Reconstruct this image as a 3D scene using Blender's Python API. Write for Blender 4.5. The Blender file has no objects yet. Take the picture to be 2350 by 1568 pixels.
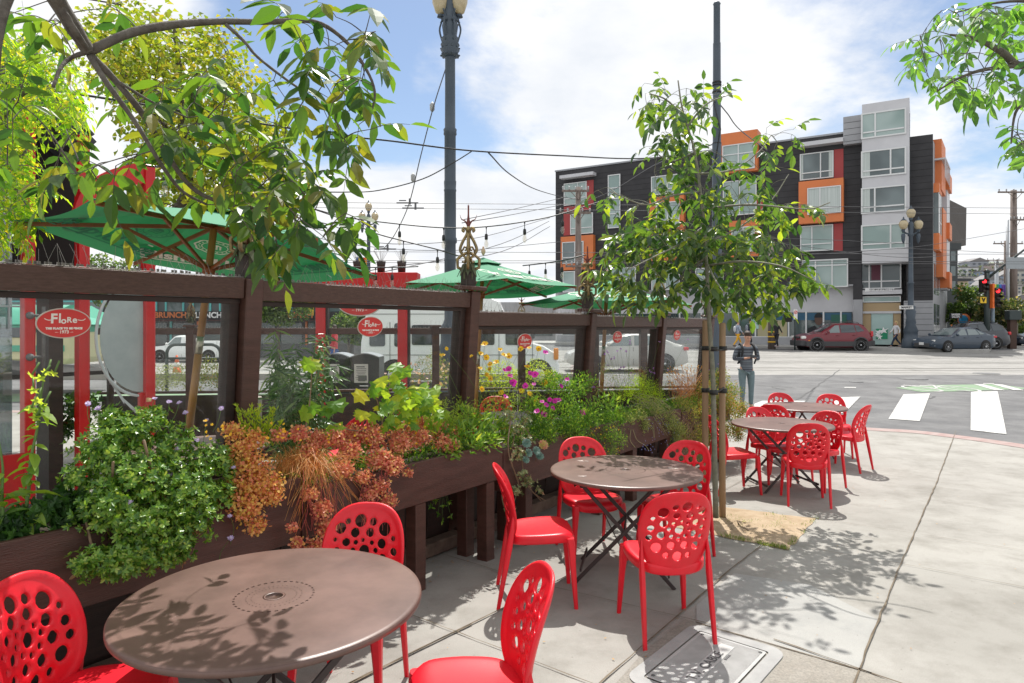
import bpy,bmesh,math,random
import numpy as np
from mathutils import Vector,Matrix
from mathutils.geometry import delaunay_2d_cdt
random.seed(7);rng=np.random.default_rng(7)
scene=bpy.context.scene
C=scene.collection
R=math.radians
# ------------------------------------------------------------------ camera
cam_d=bpy.data.cameras.new("camera");cam=bpy.data.objects.new("camera",cam_d);C.objects.link(cam)
cam.location=(0,0,1.74);cam.rotation_euler=(R(90),0,0)
cam_d.sensor_width=36;cam_d.lens=23.62;cam_d.shift_y=-0.0166
cam_d.clip_start=0.05;cam_d.clip_end=3000
scene.camera=cam
# ------------------------------------------------------------------ world
SUN_DIR=Vector((0.03,0.41,0.73)).normalized()
w=bpy.data.worlds.new("World");scene.world=w;w.use_nodes=True
nt=w.node_tree;nt.nodes.clear()
def N(t,ty,**kw):
    n=t.nodes.new(ty)
    for k,v in kw.items():setattr(n,k,v)
    return n
def math_node(t,op,a,b=None,clamp=False):
    n=t.nodes.new('ShaderNodeMath');n.operation=op;n.use_clamp=clamp
    for i,v in enumerate((a,b)):
        if v is None:continue
        if isinstance(v,(int,float)):n.inputs[i].default_value=v
        else:t.links.new(v,n.inputs[i])
    return n.outputs[0]
sky=N(nt,'ShaderNodeTexSky',sky_type='NISHITA',sun_disc=False)
sky.sun_elevation=math.asin(SUN_DIR.z);sky.sun_rotation=math.atan2(SUN_DIR.x,SUN_DIR.y)
sky.air_density=1.0;sky.dust_density=0.6;sky.altitude=30
bgs=N(nt,'ShaderNodeBackground');bgs.inputs['Strength'].default_value=0.115
nt.links.new(sky.outputs[0],bgs.inputs[0])
bgc=N(nt,'ShaderNodeBackground');bgc.inputs['Strength'].default_value=0.93
tc=N(nt,'ShaderNodeTexCoord');sep=N(nt,'ShaderNodeSeparateXYZ');nt.links.new(tc.outputs['Generated'],sep.inputs[0])
zc=math_node(nt,'MAXIMUM',sep.outputs[2],0.0);zz=math_node(nt,'ADD',zc,0.22)
cx=math_node(nt,'DIVIDE',sep.outputs[0],zz);cy=math_node(nt,'DIVIDE',sep.outputs[1],zz)
cmb=N(nt,'ShaderNodeCombineXYZ');nt.links.new(cx,cmb.inputs[0]);nt.links.new(cy,cmb.inputs[1]);cmb.inputs[2].default_value=3.7
nz=N(nt,'ShaderNodeTexNoise');nz.inputs['Scale'].default_value=1.05;nz.inputs['Detail'].default_value=9;nz.inputs['Roughness'].default_value=0.58;nz.inputs['Distortion'].default_value=0.25
nt.links.new(cmb.outputs[0],nz.inputs['Vector'])
# blue openings: two broad gaps in the cloud deck, one high on each side, broken up by the noise
def gap(dx,dy,dz,size):
    d=Vector((dx,dy,dz)).normalized()
    vm=N(nt,'ShaderNodeVectorMath',operation='DISTANCE');nt.links.new(tc.outputs['Generated'],vm.inputs[0]);vm.inputs[1].default_value=d
    return math_node(nt,'MULTIPLY',math_node(nt,'SUBTRACT',1.0,math_node(nt,'DIVIDE',vm.outputs['Value'],size),clamp=True),1.0)
g=math_node(nt,'ADD',gap(-0.17,1,0.44,0.27),gap(0.60,1,0.49,0.46))
g=math_node(nt,'ADD',g,math_node(nt,'MULTIPLY',gap(-0.42,1,0.42,0.24),0.8))
g=math_node(nt,'ADD',g,math_node(nt,'MULTIPLY',gap(0.08,1,0.30,0.14),0.35))
val=math_node(nt,'SUBTRACT',math_node(nt,'ADD',nz.outputs['Fac'],0.20),math_node(nt,'MULTIPLY',g,0.46))
ramp=N(nt,'ShaderNodeValToRGB');nt.links.new(val,ramp.inputs[0])
ramp.color_ramp.elements[0].position=0.36;ramp.color_ramp.elements[0].color=(0,0,0,1)
ramp.color_ramp.elements[1].position=0.52;ramp.color_ramp.elements[1].color=(1,1,1,1)
ramp.color_ramp.interpolation='EASE'
# cloud body: slight grey relief
nz2=N(nt,'ShaderNodeTexNoise');nz2.inputs['Scale'].default_value=2.6;nz2.inputs['Detail'].default_value=7;nz2.inputs['Roughness'].default_value=0.55
nt.links.new(cmb.outputs[0],nz2.inputs['Vector'])
r2=N(nt,'ShaderNodeValToRGB');nt.links.new(nz2.outputs['Fac'],r2.inputs[0])
r2.color_ramp.elements[0].position=0.34;r2.color_ramp.elements[0].color=(0.80,0.835,0.89,1)
r2.color_ramp.elements[1].position=0.62;r2.color_ramp.elements[1].color=(1.0,1.0,1.0,1)
nt.links.new(r2.outputs[0],bgc.inputs[0])
mixw=N(nt,'ShaderNodeMixShader');nt.links.new(ramp.outputs[0],mixw.inputs[0])
nt.links.new(bgs.outputs[0],mixw.inputs[1]);nt.links.new(bgc.outputs[0],mixw.inputs[2])
wo=N(nt,'ShaderNodeOutputWorld');nt.links.new(mixw.outputs[0],wo.inputs[0])
# ------------------------------------------------------------------ sun
sd=bpy.data.lights.new("sun",'SUN');sd.energy=5.0;sd.angle=R(0.5);sd.color=(1,0.965,0.91)
so=bpy.data.objects.new("sun",sd);C.objects.link(so);so.location=(0,20,40)
so.rotation_euler=SUN_DIR.to_track_quat('Z','Y').to_euler()
vs=scene.view_settings;vs.view_transform='Standard';vs.look='None';vs.exposure=0.23;vs.gamma=1;vs.use_curve_mapping=False
scene.render.engine='CYCLES'
scene.cycles.max_bounces=8;scene.cycles.transparent_max_bounces=16

# ------------------------------------------------------------------ coordinates
F=1541.6;CXP=1175.0;HY=745.0;H=1.74
U=Vector((0.588,0.809,0));W=Vector((0.809,-0.588,0));Z=Vector((0,0,1))
def gz(Y):
    if Y<4.8:return 0.0
    if Y<8:return-0.12*(Y-4.8)/3.2
    if Y<12:return-0.12-0.01*(Y-8)/4
    return-0.13
def rz(Y):
    if Y<13:return-0.16
    if Y<43:return-0.16+(Y-13)*0.0102
    return 0.146
def P(px,py,Y):return Vector(((px-CXP)*Y/F,Y,H-(py-HY)*Y/F))
def G(px,py,f=gz,dz=0.0):
    Y=5.0
    for _ in range(30):Y=F*(H-f(Y)-dz)/(py-HY)
    return Vector(((px-CXP)*Y/F,Y,f(Y)+dz))
def crop(ox,oy,s):return lambda x,y:((ox+x/s)/1.0638,(oy+y/s)/1.0638)

# ------------------------------------------------------------------ materials
MATS={}
def mat(name,col,rough=0.6,col2=None,nscale=6.0,bump=0.0,bscale=40.0,metal=0.0,spec=0.5,coat=0.0,stretch=None,detail=6,contrast=(0.35,0.65),obj_coord=True):
    if name in MATS:return MATS[name]
    m=bpy.data.materials.new(name);m.use_nodes=True;t=m.node_tree
    b=t.nodes['Principled BSDF']
    b.inputs['Base Color'].default_value=(*col,1);b.inputs['Roughness'].default_value=rough
    b.inputs['Metallic'].default_value=metal;b.inputs['Specular IOR Level'].default_value=spec
    b.inputs['Coat Weight'].default_value=coat;b.inputs['Coat Roughness'].default_value=0.08
    co=N(t,'ShaderNodeTexCoord');src=co.outputs['Object']
    if stretch:
        mp=N(t,'ShaderNodeMapping');mp.inputs['Scale'].default_value=stretch;t.links.new(src,mp.inputs[0]);src=mp.outputs[0]
    if col2 is not None:
        n=N(t,'ShaderNodeTexNoise');n.inputs['Scale'].default_value=nscale;n.inputs['Detail'].default_value=detail;n.inputs['Roughness'].default_value=0.6
        t.links.new(src,n.inputs['Vector'])
        rp=N(t,'ShaderNodeValToRGB');t.links.new(n.outputs['Fac'],rp.inputs[0])
        rp.color_ramp.elements[0].position=contrast[0];rp.color_ramp.elements[0].color=(*col,1)
        rp.color_ramp.elements[1].position=contrast[1];rp.color_ramp.elements[1].color=(*col2,1)
        t.links.new(rp.outputs[0],b.inputs['Base Color'])
    if bump:
        n=N(t,'ShaderNodeTexNoise');n.inputs['Scale'].default_value=bscale;n.inputs['Detail'].default_value=4
        t.links.new(src,n.inputs['Vector'])
        bp=N(t,'ShaderNodeBump');bp.inputs['Strength'].default_value=bump;bp.inputs['Distance'].default_value=0.01
        t.links.new(n.outputs['Fac'],bp.inputs['Height']);t.links.new(bp.outputs[0],b.inputs['Normal'])
    MATS[name]=m;return m
def leafmat(name,a,b_,c=None,trans=0.45,rough=0.4,spec=0.5,tcol=None):
    """leaf: colour varies leaf by leaf; light passes through."""
    if name in MATS:return MATS[name]
    m=bpy.data.materials.new(name);m.use_nodes=True;t=m.node_tree
    b=t.nodes['Principled BSDF'];out=t.nodes['Material Output']
    g_=N(t,'ShaderNodeNewGeometry');rp=N(t,'ShaderNodeValToRGB');t.links.new(g_.outputs['Random Per Island'],rp.inputs[0])
    e=rp.color_ramp.elements;e[0].color=(*a,1);e[1].color=(*b_,1);e[0].position=0.1;e[1].position=0.82
    if c:
        x=e.new(1.0);x.color=(*c,1);e[1].position=0.75;x.position=0.97
    t.links.new(rp.outputs[0],b.inputs['Base Color']);b.inputs['Roughness'].default_value=rough;b.inputs['Specular IOR Level'].default_value=spec
    tr=N(t,'ShaderNodeBsdfTranslucent');mx=N(t,'ShaderNodeMixShader');mx.inputs[0].default_value=trans
    hs=N(t,'ShaderNodeMix',data_type='RGBA',blend_type='MULTIPLY');hs.inputs[0].default_value=1.0
    t.links.new(rp.outputs[0],hs.inputs[6]);hs.inputs[7].default_value=(*(tcol or(2.2,2.3,0.55)),1)
    t.links.new(hs.outputs[2],tr.inputs[0])
    t.links.new(b.outputs[0],mx.inputs[1]);t.links.new(tr.outputs[0],mx.inputs[2]);t.links.new(mx.outputs[0],out.inputs[0])
    MATS[name]=m;return m
def glassmat(name,tint=(0.93,0.97,0.96),refl=0.10,rough=0.02,dirt=0.08):
    if name in MATS:return MATS[name]
    m=bpy.data.materials.new(name);m.use_nodes=True;t=m.node_tree;t.nodes.clear()
    o=N(t,'ShaderNodeOutputMaterial');tr=N(t,'ShaderNodeBsdfTransparent');tr.inputs[0].default_value=(*tint,1)
    gl=N(t,'ShaderNodeBsdfGlossy');gl.inputs['Roughness'].default_value=rough
    lw=N(t,'ShaderNodeLayerWeight');lw.inputs[0].default_value=0.5
    fac=math_node(t,'ADD',math_node(t,'MULTIPLY',math_node(t,'POWER',lw.outputs['Facing'],4.0),0.5),refl,clamp=True)
    mx=N(t,'ShaderNodeMixShader');t.links.new(fac,mx.inputs[0]);t.links.new(tr.outputs[0],mx.inputs[1]);t.links.new(gl.outputs[0],mx.inputs[2])
    df=N(t,'ShaderNodeBsdfDiffuse');df.inputs[0].default_value=(0.75,0.78,0.76,1)
    co=N(t,'ShaderNodeTexCoord');n=N(t,'ShaderNodeTexNoise');n.inputs['Scale'].default_value=5;n.inputs['Detail'].default_value=8
    t.links.new(co.outputs['Object'],n.inputs['Vector'])
    dm=math_node(t,'MULTIPLY',math_node(t,'SUBTRACT',n.outputs['Fac'],0.35,clamp=True),dirt*3,clamp=True)
    m2=N(t,'ShaderNodeMixShader');t.links.new(dm,m2.inputs[0]);t.links.new(mx.outputs[0],m2.inputs[1]);t.links.new(df.outputs[0],m2.inputs[2])
    t.links.new(m2.outputs[0],o.inputs[0]);MATS[name]=m;return m
def emat(name,col,s):
    if name in MATS:return MATS[name]
    m=mat(name,col,0.4);b=m.node_tree.nodes['Principled BSDF']
    b.inputs['Emission Color'].default_value=(*col,1);b.inputs['Emission Strength'].default_value=s;return m

# ------------------------------------------------------------------ mesh builder
def catmull(pts,n=6):
    pts=[Vector(p)for p in pts]
    if len(pts)<3:return[pts[0].lerp(pts[-1],i/n)for i in range(n+1)]
    q=[pts[0]*2-pts[1]]+pts+[pts[-1]*2-pts[-2]];out=[]
    for i in range(1,len(q)-2):
        a,b,c,d=q[i-1:i+3]
        for k in range(n):
            t=k/n
            out.append(0.5*((2*b)+(c-a)*t+(2*a-5*b+4*c-d)*t*t+(3*b-a-3*c+d)*t**3))
    out.append(pts[-1]);return out
class MB:
    def __init__(s):s.v=[];s.f=[];s.m=[];s.sm=[]
    def add(s,vs,fs,mi=0,smooth=False,M=None):
        o=len(s.v)
        s.v+=[tuple(M@Vector(v))for v in vs]if M is not None else[tuple(v)for v in vs]
        for f in fs:s.f.append([i+o for i in f]);s.m.append(mi);s.sm.append(smooth)
        return s
    def box(s,c,size,ax=None,mi=0,taper=1.0):
        c=Vector(c);ax=ax or(Vector((1,0,0)),Vector((0,1,0)),Z)
        hx,hy,hz=[k/2 for k in size];vs=[]
        for z in(-1,1):
            t=taper if z>0 else 1
            for x,y in((-1,-1),(1,-1),(1,1),(-1,1)):vs.append(c+ax[0]*x*hx*t+ax[1]*y*hy*t+ax[2]*z*hz)
        return s.add(vs,[(3,2,1,0),(4,5,6,7),(0,1,5,4),(1,2,6,5),(2,3,7,6),(3,0,4,7)],mi)
    def bbox(s,c,size,ax=None,b=0.004,mi=0):
        """box with chamfered edges"""
        c=Vector(c);ax=ax or(Vector((1,0,0)),Vector((0,1,0)),Z)
        h=[k/2 for k in size];b=min(b,min(h)*0.45);vs={};L=[]
        for sx in(-1,1):
            for sy in(-1,1):
                for sz in(-1,1):
                    for k in range(3):
                        q=[sx*h[0],sy*h[1],sz*h[2]]
                        for j in range(3):
                            if j!=k:q[j]-=(sx,sy,sz)[j]*b
                        vs[(sx,sy,sz,k)]=len(L);L.append(c+ax[0]*q[0]+ax[1]*q[1]+ax[2]*q[2])
        fs=[]
        for k in range(3):
            i,j=[(1,2),(2,0),(0,1)][k]
            for sg in(-1,1):
                loop=[]
                for a,b2 in((-1,-1),(1,-1),(1,1),(-1,1)):
                    q=[0,0,0];q[k]=sg;q[i]=a;q[j]=b2;loop.append(vs[(*q,k)])
                fs.append(loop if sg>0 else loop[::-1])
        for k in range(3): # edges parallel to axis k
            i,j=[(1,2),(2,0),(0,1)][k]
            for a in(-1,1):
                for b2 in(-1,1):
                    q0=[0,0,0];q1=[0,0,0];q0[k]=-1;q1[k]=1
                    for q in(q0,q1):q[i]=a;q[j]=b2
                    l=[vs[(*q0,i)],vs[(*q1,i)],vs[(*q1,j)],vs[(*q0,j)]]
                    fs.append(l if a*b2<0 else l[::-1])
        for sx in(-1,1):
            for sy in(-1,1):
                for sz in(-1,1):
                    l=[vs[(sx,sy,sz,k)]for k in range(3)]
                    fs.append(l if sx*sy*sz>0 else l[::-1])
        return s.add(L,fs,mi)
    def tube(s,pts,r,n=8,mi=0,cap=True,smooth=True,flat=None):
        pts=[Vector(p)for p in pts];k=len(pts)
        rs=r if isinstance(r,(list,tuple))else[r]*k
        if len(rs)!=k:rs=[rs[0]+(rs[-1]-rs[0])*i/(k-1)for i in range(k)]
        up=None;vs=[]
        for i,p in enumerate(pts):
            d=(pts[min(i+1,k-1)]-pts[max(i-1,0)])
            d=d.normalized()if d.length>1e-9 else Z.copy()
            if up is None:up=d.orthogonal().normalized()
            up=(up-d*up.dot(d));up=up.normalized()if up.length>1e-6 else d.orthogonal().normalized()
            sd_=d.cross(up)
            for j in range(n):
                a=2*math.pi*j/n;vs.append(p+(up*math.cos(a)+sd_*math.sin(a))*rs[i])
        fs=[(i*n+j,i*n+(j+1)%n,(i+1)*n+(j+1)%n,(i+1)*n+j)for i in range(k-1)for j in range(n)]
        if cap:fs+=[tuple(range(n))[::-1],tuple(range((k-1)*n,k*n))]
        return s.add(vs,fs,mi,smooth)
    def lathe(s,prof,c=(0,0,0),n=24,mi=0,axis=None,smooth=True,sx=1.0):
        c=Vector(c);ax=(axis or Z).normalized();e1=ax.orthogonal().normalized()if axis else Vector((1,0,0));e2=ax.cross(e1)
        vs=[c+(e1*math.cos(2*math.pi*j/n)*sx+e2*math.sin(2*math.pi*j/n))*r_+ax*z for r_,z in prof for j in range(n)]
        fs=[(i*n+j,i*n+(j+1)%n,(i+1)*n+(j+1)%n,(i+1)*n+j)for i in range(len(prof)-1)for j in range(n)]
        if prof[0][0]>1e-5:fs.append(tuple(range(n))[::-1])
        if prof[-1][0]>1e-5:fs.append(tuple(range((len(prof)-1)*n,len(prof)*n)))
        return s.add(vs,fs,mi,smooth)
    def prism(s,poly,vec,mi=0):
        poly=[Vector(p)for p in poly];vec=Vector(vec);n=len(poly)
        vs=poly+[p+vec for p in poly]
        return s.add(vs,[tuple(range(n))[::-1],tuple(range(n,2*n))]+[(i,(i+1)%n,(i+1)%n+n,i+n)for i in range(n)],mi)
    def disc(s,c,r,nrm=Z,n=16,mi=0,r2=None):
        c=Vector(c);nrm=Vector(nrm).normalized();e1=nrm.orthogonal().normalized();e2=nrm.cross(e1)
        return s.add([c+(e1*math.cos(2*math.pi*j/n)+e2*math.sin(2*math.pi*j/n))*r for j in range(n)],[tuple(range(n))],mi)
    def sphere(s,c,r,n=12,m=8,mi=0,M=None):
        vs=[(0,0,-1)];fs=[]
        for i in range(1,m):
            a=math.pi*i/m-math.pi/2
            for j in range(n):b=2*math.pi*j/n;vs.append((math.cos(a)*math.cos(b),math.cos(a)*math.sin(b),math.sin(a)))
        vs.append((0,0,1))
        for j in range(n):fs.append((0,1+(j+1)%n,1+j));fs.append((len(vs)-1,len(vs)-1-n+j,len(vs)-1-n+(j+1)%n))
        for i in range(m-2):
            for j in range(n):fs.append((1+i*n+j,1+i*n+(j+1)%n,1+(i+1)*n+(j+1)%n,1+(i+1)*n+j))
        r=r if isinstance(r,(tuple,list))else(r,r,r)
        vv=[(v[0]*r[0],v[1]*r[1],v[2]*r[2])for v in vs]
        if M is not None:vv=[tuple(M@Vector(v))for v in vv]
        return s.add([Vector(c)+Vector(v)for v in vv],fs,mi,True)
    def leaves(s,P_,D_,N_,L_,wr=0.4,tmpl='leaf',mi=0,fold=0.18,droop=0.15):
        """many leaves: tip direction D, face normal N, length L"""
        P_=np.asarray(P_,float);D_=np.asarray(D_,float);N_=np.asarray(N_,float);L_=np.asarray(L_,float)
        if len(P_)==0:return s
        D_=D_/(np.linalg.norm(D_,axis=1,keepdims=True)+1e-9)
        N_=N_-D_*np.sum(N_*D_,1,keepdims=True);N_=N_/(np.linalg.norm(N_,axis=1,keepdims=True)+1e-9)
        S_=np.cross(D_,N_)
        if tmpl=='leaf': # 3 rows, pointed both ends, folded on the midrib
            rows=[(0.0,0),(0.22,.78),(0.5,1.0),(0.78,.6),(1.0,0)]
            T=[(0,0,0)];
            for x,hw in rows[1:-1]:
                T+=[(x,hw*wr/2,fold*hw*wr-droop*x*x),(x,0,-droop*x*x),(x,-hw*wr/2,fold*hw*wr-droop*x*x)]
            T.append((1,0,-droop))
            FS=[(0,2,1),(0,3,2),(1,2,5,4),(2,3,6,5),(4,5,8,7),(5,6,9,8),(7,8,10),(8,9,10)]
        elif tmpl=='small':
            T=[(0,0,0),(0.55,wr/2,fold*wr),(1,0,-droop),(0.55,-wr/2,fold*wr)]
            FS=[(0,2,1),(0,3,2)]
        elif tmpl=='round':
            T=[(0,0,0),(.3,wr*.45,.04),(.75,wr*.45,.04),(1,0,0),(.75,-wr*.45,.04),(.3,-wr*.45,.04)]
            FS=[(0,5,4,3),(0,3,2,1)]
        elif tmpl=='lobed':
            T=[(.35,0,0),(0,.18*wr*2,-.03),(.12,.5*wr*2,-.1),(.45,.36*wr*2,0),(.62,.5*wr*2,-.08),(.7,.2*wr*2,0),(1,0,-.15),
                 (.7,-.2*wr*2,0),(.62,-.5*wr*2,-.08),(.45,-.36*wr*2,0),(.12,-.5*wr*2,-.1),(0,-.18*wr*2,-.03)]
            FS=[(0,i+1,i)for i in range(1,11)]+[(0,1,11)]
        elif tmpl=='blade':
            T=[(0,wr/2,0),(.4,wr/2,.12),(.75,wr*.4,.05),(1,0,-droop),(.75,-wr*.4,.05),(.4,-wr/2,.12),(0,-wr/2,0)]
            FS=[(0,6,5,1),(1,5,4,2),(2,4,3)]
        T=np.array(T,float)
        V=P_[:,None,:]+L_[:,None,None]*(T[None,:,0:1]*D_[:,None,:]+T[None,:,1:2]*S_[:,None,:]+T[None,:,2:3]*N_[:,None,:])
        k=len(T);o=len(s.v);s.v+=[tuple(x)for x in V.reshape(-1,3)]
        for i in range(len(P_)):
            b=o+i*k
            for f in FS:s.f.append([b+q for q in f])
        nf=len(P_)*len(FS);s.m+=[mi]*nf;s.sm+=[False]*nf
        return s
    def build(s,name,mats,parent=None,bevel=0,solid=0,autosmooth=None):
        me=bpy.data.meshes.new(name);me.from_pydata(s.v,[],s.f)
        for mm in(mats if isinstance(mats,(list,tuple))else[mats]):me.materials.append(mm)
        if len(s.f):
            me.polygons.foreach_set('material_index',s.m);me.polygons.foreach_set('use_smooth',s.sm)
        me.update()
        if autosmooth and hasattr(me,'set_sharp_from_angle'):me.set_sharp_from_angle(angle=R(autosmooth))
        o=bpy.data.objects.new(name,me);C.objects.link(o)
        if parent is not None:
            o.parent=parent
            if parent.type=='EMPTY' and parent.get('_w'):o.matrix_parent_inverse=Matrix.Translation(-Vector(parent.location))
        if bevel:
            b=o.modifiers.new('b','BEVEL');b.width=bevel;b.segments=2;b.limit_method='ANGLE'
        if solid:
            b=o.modifiers.new('s','SOLIDIFY');b.thickness=solid;b.offset=0
        return o
def tag(o,label,cat,group=None,kind=None):
    o['label']=label;o['category']=cat
    if group:o['group']=group
    if kind:o['kind']=kind
    return o
def thing(name,label,cat,loc=(0,0,0),rz_=0.0,group=None,world=True):
    """world=True: its parts are built in world coordinates; False: in the thing's own coordinates"""
    o=bpy.data.objects.new(name,None);C.objects.link(o);o.location=loc;o.rotation_euler=(0,0,rz_);o.empty_display_size=0.2
    if world:o['_w']=1
    return tag(o,label,cat,group)
def struct(o):o['kind']='structure';return o
def dup(o,parent=None):
    c=o.copy();C.objects.link(c)
    if parent is not None:c.parent=parent
    for ch in[x for x in bpy.data.objects if x.parent==o]:dup(ch,c)
    return c
KIDS={}
def copy_thing(root,loc,rz_,label):
    kids=[x for x in root.children]
    r_=root.copy();C.objects.link(r_);r_.location=loc;r_.rotation_euler=(0,0,rz_);r_['label']=label
    for ch in kids:
        c=ch.copy();C.objects.link(c);c.parent=r_
        for g_ in ch.children:
            d=g_.copy();C.objects.link(d);d.parent=c
    return r_
def text_geo(txt,size=1.0,bold=0.0,shear=0.0,extrude=0.0,align='CENTER',spacing=1.0):
    cu=bpy.data.curves.new('t','FONT');cu.body=txt;cu.size=size;cu.offset=bold;cu.shear=shear;cu.extrude=extrude
    cu.align_x=align;cu.align_y='CENTER';cu.resolution_u=3;cu.space_character=spacing
    o=bpy.data.objects.new('t',cu);C.objects.link(o)
    dg=bpy.context.evaluated_depsgraph_get();me=bpy.data.meshes.new_from_object(o.evaluated_get(dg))
    vs=[v.co.copy()for v in me.vertices];fs=[tuple(p.vertices)for p in me.polygons]
    bpy.data.objects.remove(o);bpy.data.curves.remove(cu);bpy.data.meshes.remove(me)
    return vs,fs
def frame(o,x,y):
    """matrix with origin o, local x and local y directions; z = x cross y"""
    x=Vector(x).normalized();y=Vector(y);y=(y-x*y.dot(x)).normalized();z=x.cross(y)
    M=Matrix.Identity(4)
    for i in range(3):M[i][0]=x[i];M[i][1]=y[i];M[i][2]=z[i];M[i][3]=o[i]
    return M
def rnd(a,b):return random.uniform(a,b)
def rv():
    v=Vector((random.gauss(0,1),random.gauss(0,1),random.gauss(0,1)));return v.normalized()
# ================================================================== GROUND
def pavemat(name,c1,c2,c3,coarse=False):
    m=bpy.data.materials.new(name);m.use_nodes=True;t=m.node_tree;b=t.nodes['Principled BSDF']
    co=N(t,'ShaderNodeTexCoord')
    def noise(sc,det=6,ro=.6):
        n=N(t,'ShaderNodeTexNoise');n.inputs['Scale'].default_value=sc;n.inputs['Detail'].default_value=det;n.inputs['Roughness'].default_value=ro
        t.links.new(co.outputs['Object'],n.inputs['Vector']);return n.outputs['Fac']
    def rp(f,a,ca,b2,cb):
        r_=N(t,'ShaderNodeValToRGB');t.links.new(f,r_.inputs[0]);e=r_.color_ramp.elements
        e[0].position=a;e[0].color=(*ca,1);e[1].position=b2;e[1].color=(*cb,1);return r_.outputs[0]
    def mixm(a,b2,f,mode='MIX'):
        x=N(t,'ShaderNodeMix',data_type='RGBA',blend_type=mode)
        if isinstance(f,float):x.inputs[0].default_value=f
        else:t.links.new(f,x.inputs[0])
        t.links.new(a,x.inputs[6]);t.links.new(b2,x.inputs[7]);return x.outputs[2]
    base=rp(noise(0.9,5),.38,c1,.62,c2)
    stain=rp(noise(2.3,8,.7),.46,(1,1,1),.72,c3)
    c=mixm(base,stain,1.0,'MULTIPLY')
    grain=rp(noise(90 if coarse else 220,3,.7),.3,(.72,.72,.72)if coarse else(.80,.80,.80),.7,(1.16,1.15,1.12)if coarse else(1.12,1.12,1.12))
    c=mixm(c,grain,1.0,'MULTIPLY')
    v=N(t,'ShaderNodeTexVoronoi');v.inputs['Scale'].default_value=13;t.links.new(co.outputs['Object'],v.inputs['Vector'])
    spot=rp(v.outputs['Distance'],.03,(.55,.53,.5),.075,(1,1,1))
    c=mixm(c,spot,.75,'MULTIPLY')
    t.links.new(c,b.inputs['Base Color']);b.inputs['Roughness'].default_value=.85;b.inputs['Specular IOR Level'].default_value=.3
    bp=N(t,'ShaderNodeBump');bp.inputs['Strength'].default_value=.5 if coarse else .25;bp.inputs['Distance'].default_value=.004
    t.links.new(noise(120 if coarse else 160,4),bp.inputs['Height']);t.links.new(bp.outputs[0],b.inputs['Normal'])
    MATS[name]=m;return m
m_side=pavemat('sidewalk_concrete',(.30,.287,.262),(.36,.346,.318),(.72,.71,.69))
m_side2=pavemat('patched_concrete',(.33,.325,.31),(.38,.375,.355),(.78,.80,.82))
m_aggr=pavemat('aggregate_concrete',(.25,.235,.21),(.31,.29,.26),(.8,.78,.75),True)
m_asph=pavemat('asphalt',(.135,.135,.14),(.185,.185,.188),(.74,.74,.74),True)
m_road2=pavemat('worn_concrete_road',(.27,.265,.25),(.33,.32,.305),(.88,.87,.85))
m_white=mat('road_paint_white',(.50,.495,.475),.8,(.27,.27,.27),7,.2,80,detail=12,contrast=(.50,.66))
m_green=mat('road_paint_green',(.17,.30,.15),.8,(.20,.24,.19),7)
m_kred=mat('red_brick_kerb',(.31,.205,.19),.85,(.35,.28,.26),6,.2,60)
m_dark=mat('dark_joint',(.10,.075,.05),.95,(.19,.155,.11),9)
m_dark2=mat('tar_line',(.10,.10,.10),.9)

# one big terrain/road sheet following rz, reaching the horizon
ys=[-8,0,6,10,13,16,20,24,28,33,38,43,60,120,400,1500];xs=[-1500,-300,-80,-30,-10,0,8,16,30,80,300,1500]
b=MB();vs=[(x,y,rz(y))for y in ys for x in xs];n=len(xs)
b.add(vs,[(j*n+i,j*n+i+1,(j+1)*n+i+1,(j+1)*n+i)for j in range(len(ys)-1)for i in range(n-1)])
struct(b.build('ground',m_asph))
# concrete tram lanes beyond the asphalt
b=MB();yy=[23.8,26,30,34,38,41.6]
b.add([(x,y,rz(y)+.004)for y in yy for x in(-70,90)],[(2*j,2*j+1,2*j+3,2*j+2)for j in range(len(yy)-1)])
struct(b.build('road',m_road2))
# rails and slots
b=MB()
for y0,sl,wd,m_ in((30.2,-.035,.07,0),(31.0,-.035,.07,0),(27.1,-.035,.10,0),(25.9,-.03,.05,0),(34.2,-.03,.07,0),(35.5,-.03,.06,0),(38.5,-.02,.06,0)):
    pts=[]
    for x in range(-60,81,10):
        y=y0+sl*(x-10);pts.append((x,y))
    vs=[]
    for x,y in pts:vs+=[(x,y-wd,rz(y)+.009),(x,y+wd,rz(y)+.009)]
    b.add(vs,[(2*j,2*j+2,2*j+3,2*j+1)for j in range(len(pts)-1)])
for k in range(60): # random cracks and seams across the lanes
    x=rnd(-20,45);y=rnd(24.5,41);L=rnd(.5,4)
    a=rnd(-.1,.1)if random.random()<.75 else rnd(.8,1.4)
    dx,dy=math.cos(a)*L,math.sin(a)*L;w_=rnd(.01,.03)
    b.add([(x,y-w_,rz(y)+.012),(x+dx,y+dy-w_,rz(y+dy)+.012),(x+dx,y+dy+w_,rz(y+dy)+.012),(x,y+w_,rz(y)+.012)],[(0,1,2,3)])
struct(b.build('tram_rails',mat('rail_slot',(.13,.12,.11),.6,metal=.3)))
# ---- near sidewalk slab
kerb=[(-60,14.6),(-12,14.6),(3.0,14.6),(4.6,14.5),(5.4,14.1),(5.8,13.4),(6.0,12.75),(6.4,12.2),(7.1,11.85),(7.5,11.35),(7.85,10.7),(8.15,9.9),(8.5,8.6),(9.2,6.6),(10.5,3),(12,-2),(13,-7)]
def kerb_at(i0=0):return[Vector((x,y,0))for x,y in kerb]
kp=catmull(kerb_at(),4)
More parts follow.
